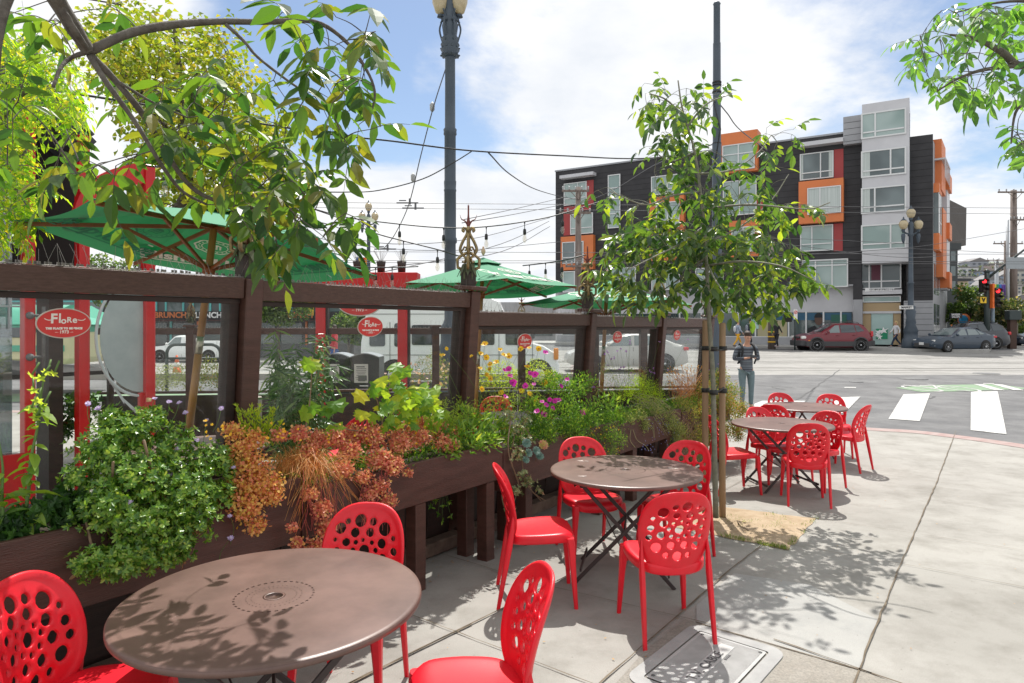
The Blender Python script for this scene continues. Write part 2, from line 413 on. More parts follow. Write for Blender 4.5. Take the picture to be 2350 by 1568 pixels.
# grid clipped: build as strips in Y between left border and kerb
def kerb_x(Y):
    best=None
    for a,c in zip(kp[:-1],kp[1:]):
        if(a.y-Y)*(c.y-Y)<=0 and abs(a.y-c.y)>1e-6:
            x=a.x+(c.x-a.x)*(Y-a.y)/(c.y-a.y)
            best=x if best is None else max(best,x)
    return best if best is not None else 3.0
b=MB();yy=[-7,-2,0,2,3.5,4.8,5.6,6.4,7.2,8,8.8,9.9,10.5,11,11.4,11.8,12.1,12.6,13.2,13.8,14.2,14.48,14.58]
vs=[]
for y in yy:vs+=[(-60,y,gz(y)),(-5,y,gz(y)),(kerb_x(y)-.30,y,gz(y))]
b.add(vs,[(3*j+i,3*j+i+1,3*j+i+4,3*j+i+3)for j in range(len(yy)-1)for i in range(2)])
struct(b.build('sidewalk',m_side))
b=MB();ptsk=kp[4:] # red kerb band and its step down to the road
L1=[];L2=[];L3=[]
for i,p in enumerate(ptsk):
    d=(ptsk[min(i+1,len(ptsk)-1)]-ptsk[max(i-1,0)]).normalized();nn=Vector((d.y,-d.x,0))
    z=gz(p.y)
    L1.append(Vector((p.x,p.y,z+.004))-Vector((-nn.x,-nn.y,0))*.0-nn*-.0);L1[-1]=Vector((p.x-nn.x*-1*-.34,p.y-nn.y*-1*-.34,z+.005))
    L2.append(Vector((p.x,p.y,z+.005)));L3.append(Vector((p.x,p.y,rz(p.y)-.02)))
# choose the inward side
def inward(p,q):return q
cen=Vector((0,5,0))
L1=[]
for i,p in enumerate(ptsk):
    d=(ptsk[min(i+1,len(ptsk)-1)]-ptsk[max(i-1,0)]).normalized();nn=Vector((d.y,-d.x,0))
    if(cen-p).dot(nn)<0:nn=-nn
    L1.append(Vector((p.x+nn.x*.36,p.y+nn.y*.36,gz(p.y+nn.y*.36)+.005)))
k=len(ptsk);b.add(L1+L2+L3,[(i,i+1,k+i+1,k+i)for i in range(k-1)]+[(k+i,k+i+1,2*k+i+1,2*k+i)for i in range(k-1)])
struct(b.build('kerb',m_kred))
# sheets of other paving (picked on the ground plane)
def sheet(name,pts,m,dz=.004,f=gz):
    b=MB();b.add([(p.x,p.y,p.z+dz)for p in pts],[tuple(range(len(pts)))]);return struct(b.build(name,m))
c5g=crop(1700,1050,2.5375);c3g=crop(700,950,2.184);c4g=crop(1200,1000,2.3475);c6g=crop(1700,750,2.614)
# sheets in W/U frame: coordinates (a along W, c along U) from camera foot
def WU(a,c,dz=0):
    p=W*a+U*c;return Vector((p.x,p.y,gz(p.y)+dz))
def toWU(v):return v.dot(W),v.dot(U)
# patched lighter strip under the young tree's shade and coarse strip by the utility cover
q=[G(*c5g(0,1195)),G(*c5g(640,1385)),G(1968,1548),G(2018,1425),G(*c5g(700,960)),G(*c5g(230,890)),G(*c5g(0,1090))]
sheet('pavement_patch',q,m_side2)
q2=[G(*c4g(880,1385)),G(*c4g(1110,1205)),G(*c4g(1878,1430)),G(*c5g(1085,1515)),G(*c5g(1300,1600)),G(2010,1640),G(1700,1900),G(1300,1700)]
sheet('pavement_strip',q2,m_aggr,.006)
# joints
b=MB()
def joint(p,q,w_=.006,wig=.006,extend=0):
    w_*=.48;wig*=.35
    p=Vector(p);q=Vector(q);d=(q-p).normalized();p=p-d*extend;q=q+d*extend
    n=max(3,int((q-p).length/.12));s_=Vector((-d.y,d.x,0));vs=[]
    for i in range(n+1):
        c=p.lerp(q,i/n);o=s_*rnd(-wig,wig);ww=w_*rnd(.6,1.5)
        c=c+o;z=gz(c.y)+.010
        vs+=[(c.x-s_.x*ww,c.y-s_.y*ww,z),(c.x+s_.x*ww,c.y+s_.y*ww,z)]
    b.add(vs,[(2*i,2*i+1,2*i+3,2*i+2)for i in range(n)])
joint(G(2190,1000),G(1960,1568),.009,.012,.6)
joint(G(1744,1256),G(1380,1568),.009,.008,.3)
joint(G(*c3g(780,1360)),G(*c3g(1070,1215)),.011,.01,.9)
joint(G(*c3g(470,1510)),G(*c3g(780,1360)),.011,.01,.3)
for a,c in(((740,552),(2030,752)),((600,720),(2030,980)),((1480,440),(2030,530)),((880,240),(2030,390)),((800,60),(1900,70))):
    joint(G(*c5g(*a)),G(*c5g(*c)),.004,.003,.5)
joint(G(*c5g(0,1200)),G(*c5g(1085,1515)),.009,.01,0)
joint(G(*c5g(1085,1515)),G(*c5g(1300,1590)),.009,.01,.5)
joint(G(*c3g(690,1220)),G(*c3g(1600,1568)),.006,.008,.5)
joint(G(*c3g(830,885)),G(*c3g(1300,1035)),.005,.006,.2)
joint(G(*c4g(300,1010)),G(*c4g(1100,1200)),.005,.006,.2)
joint(G(*c5g(180,300)),G(*c5g(-100,440)),.007,.008,.2)
joint(G(*c6g(180,1170)),G(*c6g(420,1030)),.006,.006,.4)
b_j=b.build('pavement_joints',m_dark);struct(b_j)
# soil square round the young tree
pts=[G(1872,1191),G(1811,1264),G(1639,1229),Vector((1.35,5.95,gz(5.95))),Vector((1.95,6.75,gz(6.75)))]
pts=[Vector((p.x,p.y,p.z))for p in pts]
bm_=MB();cen_=sum(pts,Vector())/len(pts);nn=26;ring=[]
for i in range(len(pts)):
    a,c=pts[i],pts[(i+1)%len(pts)]
    for kx in range(10):q_=a.lerp(c,kx/10);ring.append(q_+(cen_-q_).normalized()*rnd(-.012,.018))
vs=[];rings=10
for r_ in range(rings):
    f_=1-r_/rings
    for p in ring:
        q_=cen_.lerp(p,f_);hgt=.004+min(f_<.95,1)*.006+(1-f_)*.012+rnd(-.006,.006)*(f_<1);vs.append((q_.x+rnd(-.01,.01)*(f_<1),q_.y+rnd(-.01,.01),gz(q_.y)+hgt))
vs.append((cen_.x,cen_.y,gz(cen_.y)+.05));m_=len(ring)
bm_.add(vs,[(r_*m_+i,r_*m_+(i+1)%m_,(r_+1)*m_+(i+1)%m_,(r_+1)*m_+i)for r_ in range(rings-1)for i in range(m_)]+[((rings-1)*m_+i,(rings-1)*m_+(i+1)%m_,rings*m_)for i in range(m_)],smooth=True)
struct(bm_.build('soil',mat('sandy_soil',(.33,.24,.15),.95,(.43,.33,.225),8,.9,60)))
# grass tufts on the soil edge
def tuft(mb,c,n,h,spread,mi=0,lean=.5,wr=.06):
    Ps,Ds,Ns,Ls=[],[],[],[]
    for _ in range(n):
        a=rnd(0,6.28);r_=spread*random.random()**.6
        Ps.append((c[0]+math.cos(a)*r_,c[1]+math.sin(a)*r_,c[2]));l=rnd(.2,1)*lean
        Ds.append((math.cos(a)*l+rnd(-.2,.2),math.sin(a)*l+rnd(-.2,.2),1));Ns.append((math.cos(a),math.sin(a),-.3));Ls.append(h*rnd(.5,1.2))
    mb.leaves(Ps,Ds,Ns,Ls,wr,'blade',mi)
gb=MB()
for i,(a,c)in enumerate(((pts[1],pts[2]),(pts[0],pts[1]))):
    for _ in range(46 if i==0 else 10):
        q_=a.lerp(c,random.random());q_=q_+(cen_-q_).normalized()*rnd(-.0,.05);tuft(gb,(q_.x,q_.y,gz(q_.y)+.005),16,.028,.025,lean=1.3,wr=.11)
for _ in range(26):
    q_=cen_+Vector((rnd(-.1,.5),rnd(-.15,.35),0));tuft(gb,(q_.x,q_.y,gz(q_.y)+.03),10,.022,.04,lean=1.6,wr=.12)
m_grass=leafmat('grass_leaf',(.09,.16,.03),(.22,.28,.07),(.35,.33,.12),.3)
tag(gb.build('grass',m_grass),'short green grass fringe along the edge of the sandy tree square','grass',kind='stuff')
# crosswalk bars + bike symbol on road
def roadpoly(name,pts,m,dz=.010):
    b=MB();b.add([(*G(x,y,rz).xy,0)for x,y in pts],[tuple(range(len(pts)))])
    b.v=[(x,y,rz(y)+dz)for x,y,z in b.v];return b
b=MB()
def cp(lst):return[c6g(*p)for p in lst]
bars=[cp([(1752,543),(1922,538),(1950,660),(1980,815),(1750,788)]),cp([(1322,558),(1492,552),(1425,730),(1225,716)]),cp([(900,578),(1047,573),(945,678),(820,690)]),cp([(370,620),(420,600),(700,600),(640,650),(370,640)])]
for p in bars:
    q_=roadpoly('',p,None);o_=len(b.v);b.v+=q_.v;b.f.append([o_+i for i in range(len(p))]);b.m.append(0);b.sm.append(False)
for p in(cp([(945,512),(1020,513),(1018,518),(943,517)]),cp([(1425,500),(1500,500),(1500,504),(1425,504)]),cp([(1830,487),(1900,487),(1900,491),(1830,491)])):
    q_=roadpoly('',p,None);o_=len(b.v);b.v+=q_.v;b.f.append([o_+i for i in range(len(p))]);b.m.append(0);b.sm.append(False)
struct(b.build('crosswalk_markings',m_white))
q_=roadpoly('',cp([(1270,516),(1480,500),(1900,493),(2100,517),(2100,524),(1620,540),(1440,543)]),None,.008)
struct(q_.build('bike_lane_marking',m_green))
# white bicycle emblem on the green
b=MB()
o_=G(*c6g(1560,522),rz);X_=Vector((1,.0,0));Y_=Vector((0,1,0))
def rring(c,r_,w_):
    n_=20;vs=[]
    for i in range(n_):
        a=6.283*i/n_
        for rr in(r_-w_,r_+w_):
            p=c+Vector((math.cos(a)*rr,math.sin(a)*rr*2.2,0));vs.append((p.x,p.y,rz(p.y)+.014))
    b.add(vs,[(2*i,2*i+1,(2*i+3)%(2*n_),(2*i+2)%(2*n_))for i in range(n_)])
def rline(p,q_,w_):
    d=(q_-p).normalized();s_=Vector((-d.y,d.x,0))*w_;b.add([(v.x,v.y,rz(v.y)+.015)for v in(p-s_,q_-s_,q_+s_,p+s_)],[(0,1,2,3)])
rring(o_+Vector((-.55,0,0)),.34,.03);rring(o_+Vector((.5,0,0)),.34,.03)
for a,c in(((-.55,0),(-.1,0)),((-.1,0),(.35,.9)),((-.4,.8),(.4,.8)),((-.1,0),(-.45,1.1)),((.35,1.2),(.5,0))):rline(o_+Vector((*a,0)),o_+Vector((*c,0)),.03)
ar=G(*c6g(1900,512),rz)
for dx in(0,.55):rline(ar+Vector((dx-.5,-.9,0)),ar+Vector((dx+.1,.8,0)),.13)
struct(b.build('bike_emblem',m_white))
# manholes & tar seams on asphalt
for i,(x,y,r_)in enumerate(((1385,458,.42),(1850,425,.42),(1020,478,.2))):
    p=G(*c6g(x,y),rz);b=MB();b.lathe([(0,.018),(r_*.8,.018),(r_*.82,.014),(r_,.014),(r_+.01,.0)],(p.x,p.y,rz(p.y)),28)
    tag(b.build('manhole_cover',mat('cast_iron',(.10,.10,.10),.7,(.16,.16,.16),20,.5,60)),
        ['round dark manhole cover in the asphalt left of the green bike marking','round dark manhole cover in the pale road above the green bike marking','small round iron cover in the asphalt beyond the far red chairs'][i],'manhole cover')
b=MB()
for x0,y0,x1,y1 in((640,595,920,400),(480,510,560,530),(380,500,620,515),(1700,420,2090,450),(1440,600,1520,570),(1850,600,1856,790)):
    p,q_=G(*c6g(x0,y0),rz),G(*c6g(x1,y1),rz);d=(q_-p).normalized();s_=Vector((-d.y,d.x,0))*.022;n_=14;vs=[]
    for i in range(n_+1):
        c=p.lerp(q_,i/n_)+s_*rnd(-2,2);vs+=[(c.x-s_.x,c.y-s_.y,rz(c.y)+.006),(c.x+s_.x,c.y+s_.y,rz(c.y)+.006)]
    b.add(vs,[(2*i,2*i+1,2*i+3,2*i+2)for i in range(n_)])
struct(b.build('road_seams',m_dark2))
# far sidewalk (raised) in front of the bank, following the facade line
FA=Vector((23.4,45,0));FL=Vector((-.854,.52,0));FN=Vector((-.52,-.854,0))
def far_z():return rz(43)+.14
b=MB();a0=FA+FL*90+FN*3.6;a1=FA-FL*6.5+FN*3.6;a2=a1+Vector((.6,.8,0))*4;a3=a2+Vector((.6,.8,0))*60
z=far_z()
poly=[(a0.x,a0.y),(a1.x,a1.y),(a1.x+.5,a1.y+.3),(a3.x,a3.y),(20,130),(a0.x,130)]
b.add([(x,y,z)for x,y in poly]+[(x,y,rz(y)-.05)for x,y in poly],[tuple(range(6))]+[(i,(i+1)%6,6+(i+1)%6,6+i)for i in range(6)])
struct(b.build('far_sidewalk',mat('far_pavement',(.33,.325,.31),.85,(.40,.39,.37),2)))
b=MB();p0=Vector((38,43.2,0));b.add([(33.5,44.6,z),(80,44.6,z),(80,80,z),(40,80,z),(33.5,44.6,rz(44)-.05),(80,44.6,rz(44)-.05),(40,80,rz(44)-.05)],[(0,1,2,3),(0,4,5,1),(0,3,6,4)])
struct(b.build('corner_sidewalk',MATS['far_pavement']))
# utility cover in the pavement
cf=G(1604.6,1455);cr_=G(1751.6,1501);e1=(cr_-cf).normalized();e2=Vector((e1.y,-e1.x,0));e2=e2 if e2.dot(Vector((-.575,-.818,0)))>0 else-e2
th=thing('utility_cover','grey ribbed rectangular utility cover reading T.V. CABLE set in the pavement','utility cover',tuple(cf))
def rrect(c,hx,hy,r_,n_=6):
    out=[]
    for sx,sy,a0_ in((1,1,0),(-1,1,90),(-1,-1,180),(1,-1,270)):
        for i in range(n_+1):
            a=R(a0_+90*i/n_);out.append((sx*(hx-r_)+math.cos(a)*r_,sy*(hy-r_)+math.sin(a)*r_))
    return[c+e1*x+e2*y for x,y in out]
cc=cf+e1*.19+e2*.31
b=MB();outer=rrect(cc,.265,.40,.09);inner=rrect(cc,.195,.325,.02);n_=len(outer)
b.add([v+Z*.013 for v in outer]+[v+Z*.013 for v in inner]+[v+Z*.0 for v in outer],[(i,(i+1)%n_,n_+(i+1)%n_,n_+i)for i in range(n_)]+[(2*n_+i,2*n_+(i+1)%n_,(i+1)%n_,i)for i in range(n_)])
b.build('frame',mat('cover_frame',(.29,.29,.285),.8,(.36,.36,.35),8,.2,80),th)
b=MB();pl_=rrect(cc,.185,.315,.015);b.add([v+Z*.014 for v in pl_],[tuple(range(len(pl_)))])
for i in range(74):
    y=-.30+i*.0082
    if True:b.box(cc+e2*y+Z*.0148,(.335,.0045,.0012),(e1,e2,Z))
b.build('plate',mat('cover_plate',(.36,.36,.35),.75,(.44,.44,.43),10),th)
b=MB();b.box(cc+Z*.0168,(.075,.5,.001),(e1,e2,Z))
b.build('name_strip',MATS['cover_plate'],th)
vs,fs=text_geo('T.V. CABLE',.072,.0012);b=MB();b.add(vs,fs,M=frame(cc+Z*.0185+e2*.03,-e2,-e1));b.build('lettering',mat('cast_letters',(.10,.10,.10),.8),th)
for sx,sy in((-1,-1),(1,-1),(-1,1),(1,1)):b=MB();b.lathe([(0,.018),(.008,.018),(.010,.0166)],cc+e1*.16*sx+e2*.285*sy,10);b.build('bolt',mat('cast_letters',(.1,.1,.1)),th)
b=MB();b.box(cc+e1*.05-e2*.12+Z*.0165,(.012,.06,.004),(e1,e2,Z));b.build('lift_slot',mat('cast_letters',(.1,.1,.1)),th)

# ================================================================== TABLES & CHAIRS
m_red=mat('red_plastic',(.80,.010,.026),.36,(.66,.012,.024),7,.08,300,spec=.45,detail=10)
m_tab=mat('brown_table_steel',(.100,.054,.042),.40,(.175,.100,.080),3.4,.03,60,spec=.6,detail=8)
m_tleg=mat('dark_table_leg',(.045,.032,.03),.5,spec=.5)
m_scr=mat('pale_scuff',(.5,.42,.38),.6)
def make_table(name,label,hole=.027):
    t=thing(name,label,'table',group='round café tables on the sidewalk',world=False)
    rr=[hole+.012,.075,.079,.093,.097,.132,.139,.22,.36,.505,.515,.52];n=144
    zz_=[.730,.730,.730,.730,.730,.730,.730,.7305,.731,.7315,.7305,.727]
    vs=[(r_*math.cos(6.28318*j/n),r_*math.sin(6.28318*j/n),z)for r_,z in zip(rr,zz_)for j in range(n)]
    fs=[]
    for i in range(len(rr)-1):
        for j in range(n):
            if i in(1,3)and j%4==0:continue
            if i==5 and j%4 in(0,1):continue
            fs.append((i*n+j,i*n+(j+1)%n,(i+1)*n+(j+1)%n,(i+1)*n+j))
    b=MB();b.add(vs,fs,smooth=True)
    b.lathe([(hole,.719),(hole,.727),(hole+.004,.731),(hole+.012,.730)],n=32)
    b.lathe([(.519,.7275),(.5225,.722),(.5225,.708),(.518,.706),(.516,.71),(.516,.724)],n=96)
    b.build('tabletop',m_tab,t)
    b=MB();
    for sy in(-1,1):b.box((0,sy*.19,.712),(.86,.03,.018))
    b.build('under_brace',m_tleg,t)
    for sy in(-1,1):
        for sx in(-1,1):
            y=sy*(.19+(.008 if sx>0 else-.008));L=MB()
            p0=Vector((sx*.34,y,.712));p1=Vector((-sx*.33,y+sy*.03,.0))
            d=(p1-p0).normalized();ax=(Vector((0,1,0)),d.cross(Vector((0,1,0))).normalized(),d)
            L.bbox((p0+p1)/2,(.012,.026,(p1-p0).length),(ax[0],ax[1],ax[2]),.003)
            L.build('leg',m_tleg,t)
    b=MB()
    for sx in(-1,1):
        b.box((sx*.29,0,.085),(.012,.44,.022));b.build('crossbar',m_tleg,t);b=MB()
    b.tube([(-.16,.19,.36),(.0,-.19,.2)],.004,6);b.tube([(0,-.2,.356),(0,.2,.356)],.007,6)
    b.build('brace_rod',m_tleg,t)
    return t
TA=make_table('cafe_table','round brown metal table nearest the camera, leaf shadows across its top',.027)
TA.location=(-.885,2.50,0);TA.scale=(1.04,1.04,1);TA.rotation_euler=(0,0,R(20))
sb=MB()
for x,y,s_ in((.33,-.1,.03),(.30,-.13,.02),(-.2,.3,.02)):
    for k in range(7):sb.disc((x+rnd(-.05,.05),y+rnd(-.025,.025),.7316),s_*rnd(.1,.35),n=7)
TB=copy_thing(TA,(.79,4.68,gz(4.68)),R(-12),'round brown metal table beside the young tree with pale scuffs on its top');TB.scale=(1,1,1)
TC_=copy_thing(TA,(3.04,7.57,gz(7.57)),R(8),'round brown metal table past the soil square, nearer of the far pair')
TD=copy_thing(TA,(4.06,9.32,gz(9.32)),R(30),'round brown metal table closest to the crosswalk')
for cx0,cy0 in((-.33,.22),(-.28,-.28),(.32,.1)):
    sb=MB()
    for k in range(9):
        a=rnd(0,6.28);r_=rnd(0,.035);vs=[]
        c=Vector((cx0+math.cos(a)*r_*1.5,cy0+math.sin(a)*r_*.7,.7325+k*.0001));m_=7
        for j in range(m_):q=6.28*j/m_;vs.append(c+Vector((math.cos(q)*rnd(.004,.018),math.sin(q)*rnd(.003,.010),0)))
        sb.add(vs,[tuple(range(m_))])
    sb.build('scuff_mark',m_scr,TB)

def make_chair(label):
    t=thing('perforated_chair',label,'chair',group='red perforated chairs around the café tables',world=False)
    # outline and holes in the (u,v) plane of the back
    hw,vt,vb=.205,.235,.215;vc=.222
    def sup(n_,ex_t=2.7,ex_b=3.0):
        out=[]
        for i in range(n_):
            a=2*math.pi*i/n_;ca,sa=math.cos(a),math.sin(a);ex=ex_t if sa>=0 else ex_b
            rr=(abs(ca)**ex+abs(sa)**ex)**(-1/ex)
            wv=vt if sa>=0 else vb;ww=hw if sa>=0 else hw-.018*(-sa)
            out.append((ca*rr*ww,vc+sa*rr*wv))
        return out
    outl=sup(84)
    raw=[(990,588,30),(1053,556,18),(1118,552,28),(1180,555,13),(1212,587,24),(940,628,12),(1000,658,22),(1065,608,20),(1140,610,21),(1232,640,9),
           (933,690,18),(1030,693,12),(1088,695,25),(1145,695,12),(1180,655,18),(1222,692,14),(1052,657,11),(1098,645,9),(1133,657,11),
           (990,730,22),(927,748,17),(1045,737,12),(1085,753,12),(1125,735,12),(1172,727,20),(1217,748,13),
           (967,805,26),(1045,792,21),(1120,790,20),(1187,800,22),(1018,850,15),(1083,857,25),(1142,852,14)]
    holes=[((x-1080)/1010*1.0,.445-(y-480)/1068,r_/1010*1.06)for x,y,r_ in raw]
    verts=[Vector(p)for p in outl];edges=[(i,(i+1)%84)for i in range(84)];bev=.0022;hl=[]
    for hx,hy,r_ in holes:
        n_=20 if r_>.015 else 14;o_=len(verts)
        for j in range(n_):verts.append(Vector((hx+(r_+bev)*math.cos(6.28318*j/n_),hy+(r_+bev)*math.sin(6.28318*j/n_))))
        edges+=[(o_+j,o_+(j+1)%n_)for j in range(n_)];hl.append((o_,n_,hx,hy,r_))
    def din(x,y):return min(math.hypot(x-a,y-c)for a,c in outl)
    inset1=[(x*.965,vc+(y-vc)*.965)for x,y in outl];inset2=[(x*.90,vc+(y-vc)*.905)for x,y in outl];inset3=[(x*.84,vc+(y-vc)*.85)for x,y in outl]
    for ins in(inset1,inset2,inset3):
        for x,y in ins:
            if all(math.hypot(x-a,y-c)>r_+.006 for a,c,r_ in holes):verts.append(Vector((x,y)))
    g=.0165;i_=0
    yv=0.0
    while yv<.46:
        xv=-.21+(i_%2)*g/2
        while xv<.21:
            if abs(xv)<.2 and((abs(xv)/hw)**2.7+(abs(yv-vc)/.225)**2.7)<.62 and all(math.hypot(xv-a,yv-c)>r_+.007 for a,c,r_ in holes):verts.append(Vector((xv,yv)))
            xv+=g
        yv+=g;i_+=1
    ov,oe,of,orig,_,_=delaunay_2d_cdt(verts,edges,[],0,1e-6)
    def inside(x,y):
        e=2.7 if y>=vc else 3.0;wv=vt if y>=vc else vb;ww=hw
        return(abs(x)/ww)**e+(abs(y-vc)/wv)**e<=1.0005
    tris=[]
    for f in of:
        c=sum((Vector(ov[i])for i in f),Vector((0,0)))/3
        if inside(c.x,c.y)and all(math.hypot(c.x-a,c.y-d)>r_ for a,d,r_ in holes):tris.append(tuple(f))
    def S(u,v,off=0.0):
        y=-.178-.07*v-.36*max(v-.10,0)**2*1.6+.055*(u/.2)**2*(1-.35*v/.45)
        # normal is roughly +y, tilted
        ny=1.0;nz=.07+1.15*max(v-.1,0);nx=-.11*u/.04*(1-.35*v/.45)*.5
        l=math.sqrt(nx*nx+ny*ny+nz*nz)
        return Vector((u+nx/l*off,y+ny/l*off,.385+v+nz/l*off))
    dist=[din(p[0],p[1])for p in ov]
    def rim(d):
        x=min(max(1-d/.030,0),1);return .011*x*x*(3-2*x)
    T=.0075
    b=MB();nv=len(ov)
    fr=[S(p[0],p[1],T+rim(d)-(.006 if d<.001 else 0))for p,d in zip(ov,dist)];bk=[S(p[0],p[1],-T+rim(d)*.55+(.004 if d<.001 else 0))for p,d in zip(ov,dist)]
    def orient(f,want):
        a,c,d=(Vector(ov[i])for i in f);cr2=(c-a).cross(d-a)if hasattr((c-a),'cross')else 0
        return f if(cr2>0)==want else f[::-1]
    ff=[]
    for f in tris:
        a,c,d=[Vector((*ov[i],0))for i in f];s_=(c-a).cross(d-a).z
        ff.append(f if s_<0 else f[::-1])
    b.add(fr,ff,smooth=True);b.add(bk,[f[::-1]for f in ff],smooth=True)
    # outer edge: rounded
    idx={}
    for i,o_ in enumerate(orig):
        for q in o_:idx[q]=i
    mid=[S(x*1.016,vc+(y-vc)*1.014,.002+.006)for x,y in outl]
    o_=len(b.v);b.add(mid,[]);
    for i in range(84):
        j=(i+1)%84;a,c=idx[i],idx[j]
        b.f.append([a,c,o_+j,o_+i]);b.f.append([o_+i,o_+j,nv+c,nv+a]);b.m+=[0,0];b.sm+=[True,True]
    for h0,n_,hx,hy,r_ in hl:
        o_=len(b.v);mids=[]
        for k_ in range(2):
            for j in range(n_):
                q=Vector((hx+r_*math.cos(6.28318*j/n_),hy+r_*math.sin(6.28318*j/n_)));d_=rim(din(q.x,q.y))
                mids.append(S(q.x,q.y,(T-bev+d_)if k_==0 else(-T+bev+d_*.55)))
        b.add(mids,[])
        for j in range(n_):
            k2=(j+1)%n_;a,c=idx[h0+j],idx[h0+k2]
            for f in([c,a,o_+j,o_+k2],[o_+k2,o_+j,o_+n_+j,o_+n_+k2],[o_+n_+k2,o_+n_+j,nv+a,nv+c]):
                b.f.append(f);b.m.append(0);b.sm.append(True)
    bo=b.build('backrest',m_red,t)
    # seat
    b=MB();n_=64;rings=[]
    def so(a,k_):
        ca,sa=math.cos(a),math.sin(a);ex=3.6;rr=(abs(ca)**ex+abs(sa)**ex)**(-1/ex)
        ww=.212 if sa>0 else .212-.022*(-sa)
        return ca*rr*ww*k_,.015+sa*rr*(.222 if sa>0 else .20)*k_
    def ztop(x,y):
        f_=(y+.2)/.43;return .428+.030*math.sin(min(max(f_,0),1)*1.35)**2-.028*max(f_-.78,0)*4.4*max(f_-.78,0)*4.4+.055*(x/.21)**2*(.45-.35*f_)
    for k_,dz_ in((.12,0),(.25,0),(.4,0),(.55,0),(.7,0),(.82,0),(.90,-.001),(.96,-.005),(.99,-.012),(1.0,-.024),(.998,-.052),(.975,-.060),(.93,-.058),(.90,-.030),(.5,-.022),(.1,-.022)):
        rings.append([Vector((*so(6.28318*j/n_,k_),0))for j in range(n_)])
        for p in rings[-1]:p.z=ztop(p.x,p.y)+dz_
    c0=Vector((0,.015,ztop(0,.015)));vs=[c0]+[p for r_ in rings for p in r_]
    fs=[(0,1+j,1+(j+1)%n_)for j in range(n_)]
    for i in range(len(rings)-1):fs+=[(1+i*n_+j,1+(i+1)*n_+j,1+(i+1)*n_+(j+1)%n_,1+i*n_+(j+1)%n_)for j in range(n_)]
    b.add(vs,fs,smooth=True);b.build('seat',m_red,t)
    def leg(pts,sizes):
        b=MB();vs=[];prof=[(-1,-.6),(-.6,-1),(.6,-1),(1,-.6),(1,.6),(.6,1),(-.6,1),(-1,.6)]
        for p,(sx,sy)in zip(pts,sizes):vs+=[Vector(p)+Vector((x*sx/2,y*sy/2,0))for x,y in prof]
        n_=8;fs=[(i*n_+j,i*n_+(j+1)%n_,(i+1)*n_+(j+1)%n_,(i+1)*n_+j)for i in range(len(pts)-1)for j in range(n_)]+[tuple(range(n_))[::-1],tuple(range((len(pts)-1)*n_,len(pts)*n_))]
        b.add(vs,fs,smooth=True);o=b.build('leg',m_red,t,autosmooth=40);return o
    for s_ in(-1,1):
        leg([(s_*.176,.196,.425),(s_*.180,.204,.395),(s_*.190,.214,.25),(s_*.204,.232,0)][::-1],[(.052,.05),(.050,.046),(.034,.036),(.023,.024)][::-1])
        leg([(s_*.186,-.150,.57),(s_*.190,-.160,.48),(s_*.190,-.176,.38),(s_*.192,-.205,.22),(s_*.196,-.245,0)][::-1],[(.010,.012),(.022,.030),(.030,.038),(.027,.032),(.021,.023)][::-1])
    return t
CH=[ # x, y, facing (fx, fy), label
    (-1.50,2.36,.985,-.06,'red chair at the left end of the nearest table, cut by the picture edge'),
    (-.74,3.10,-.10,-1,'red chair behind the nearest table, its back against the planter'),
    (-.13,2.42,-.97,-.22,'red chair right of the nearest table, seat turned to it at the lower edge'),
    (.60,5.16,.22,-1,'red chair under the planter, beyond the left half of the table by the tree'),
    (1.22,5.00,-.62,-.78,'red chair between the young tree trunk and the scuffed table'),
    (.155,4.31,1,.03,'red chair in profile left of the scuffed table'),
    (.875,3.85,-.12,.99,'red chair with its back to us standing over the utility cover'),
    (2.42,7.38,.99,.12,'red chair half hidden by the tree stakes'),
    (3.08,8.02,.30,-.95,'red chair behind the left half of the table past the soil square'),
    (3.0,6.87,.25,.96,'red chair with its back to us at the table past the soil square'),
    (3.46,7.60,-.80,-.60,'red chair pulled in at the right side of the table past the soil square'),
    (3.98,9.76,0,-1,'red chair behind the far table, left of its pair, near the walking man'),
    (3.42,8.78,.42,.9,'darker red chair with its back to us at the left side of the far table'),
    (4.58,9.58,-.25,-.97,'red chair behind the right half of the far table'),
    (4.33,8.69,-.66,.75,'red chair standing farthest right, alone on the open pavement'),
]
ch0=None
for x,y,fx,fy,lab in CH:
    rot=math.atan2(fy,fx)-math.pi/2;zb=gz(y)
    if ch0 is None:ch0=make_chair(lab);ch0.location=(x,y,zb);ch0.rotation_euler=(0,0,rot)
    else:copy_thing(ch0,(x,y,zb),rot,lab)
# ================================================================== FENCES, PLANTERS
m_brown=mat('brown_painted_wood',(.060,.025,.017),.5,(.092,.040,.029),3,.35,30,stretch=(1,1,8),spec=.5)
m_brownd=mat('dark_brown_wood',(.022,.013,.010),.55,(.04,.022,.017),5,.3,40,stretch=(1,1,6))
m_railw=mat('brown_rail_wood',(.066,.031,.022),.42,(.105,.054,.040),4,.5,35,stretch=(6,6,30),spec=.5)
m_pglass=glassmat('fence_glass',(.975,.985,.98),refl=.02,dirt=.010)
m_steel=mat('spike_wire',(.30,.28,.26),.35,metal=.7)
m_gold=mat('gilded_iron',(.34,.25,.11),.42,(.17,.13,.07),30,.2,90,metal=.6)
m_rust=mat('rusty_red_iron',(.20,.045,.03),.6,(.12,.03,.025),25,.3,70)
m_leafiron=mat('green_patina_iron',(.10,.11,.05),.5,(.05,.06,.03),25,metal=.4)
m_soil=mat('planter_soil',(.035,.025,.018),.95,(.07,.05,.035),20,.8,60)
m_signred=mat('sign_red',(.62,.035,.03),.4);m_signrim=mat('sign_rim',(.55,.48,.42),.4);m_cream=mat('cream_lettering',(.82,.76,.70),.5)
FP0=Vector((-.89,4.55,0));PP0=Vector((-.604,4.35,0));LEAN=.08
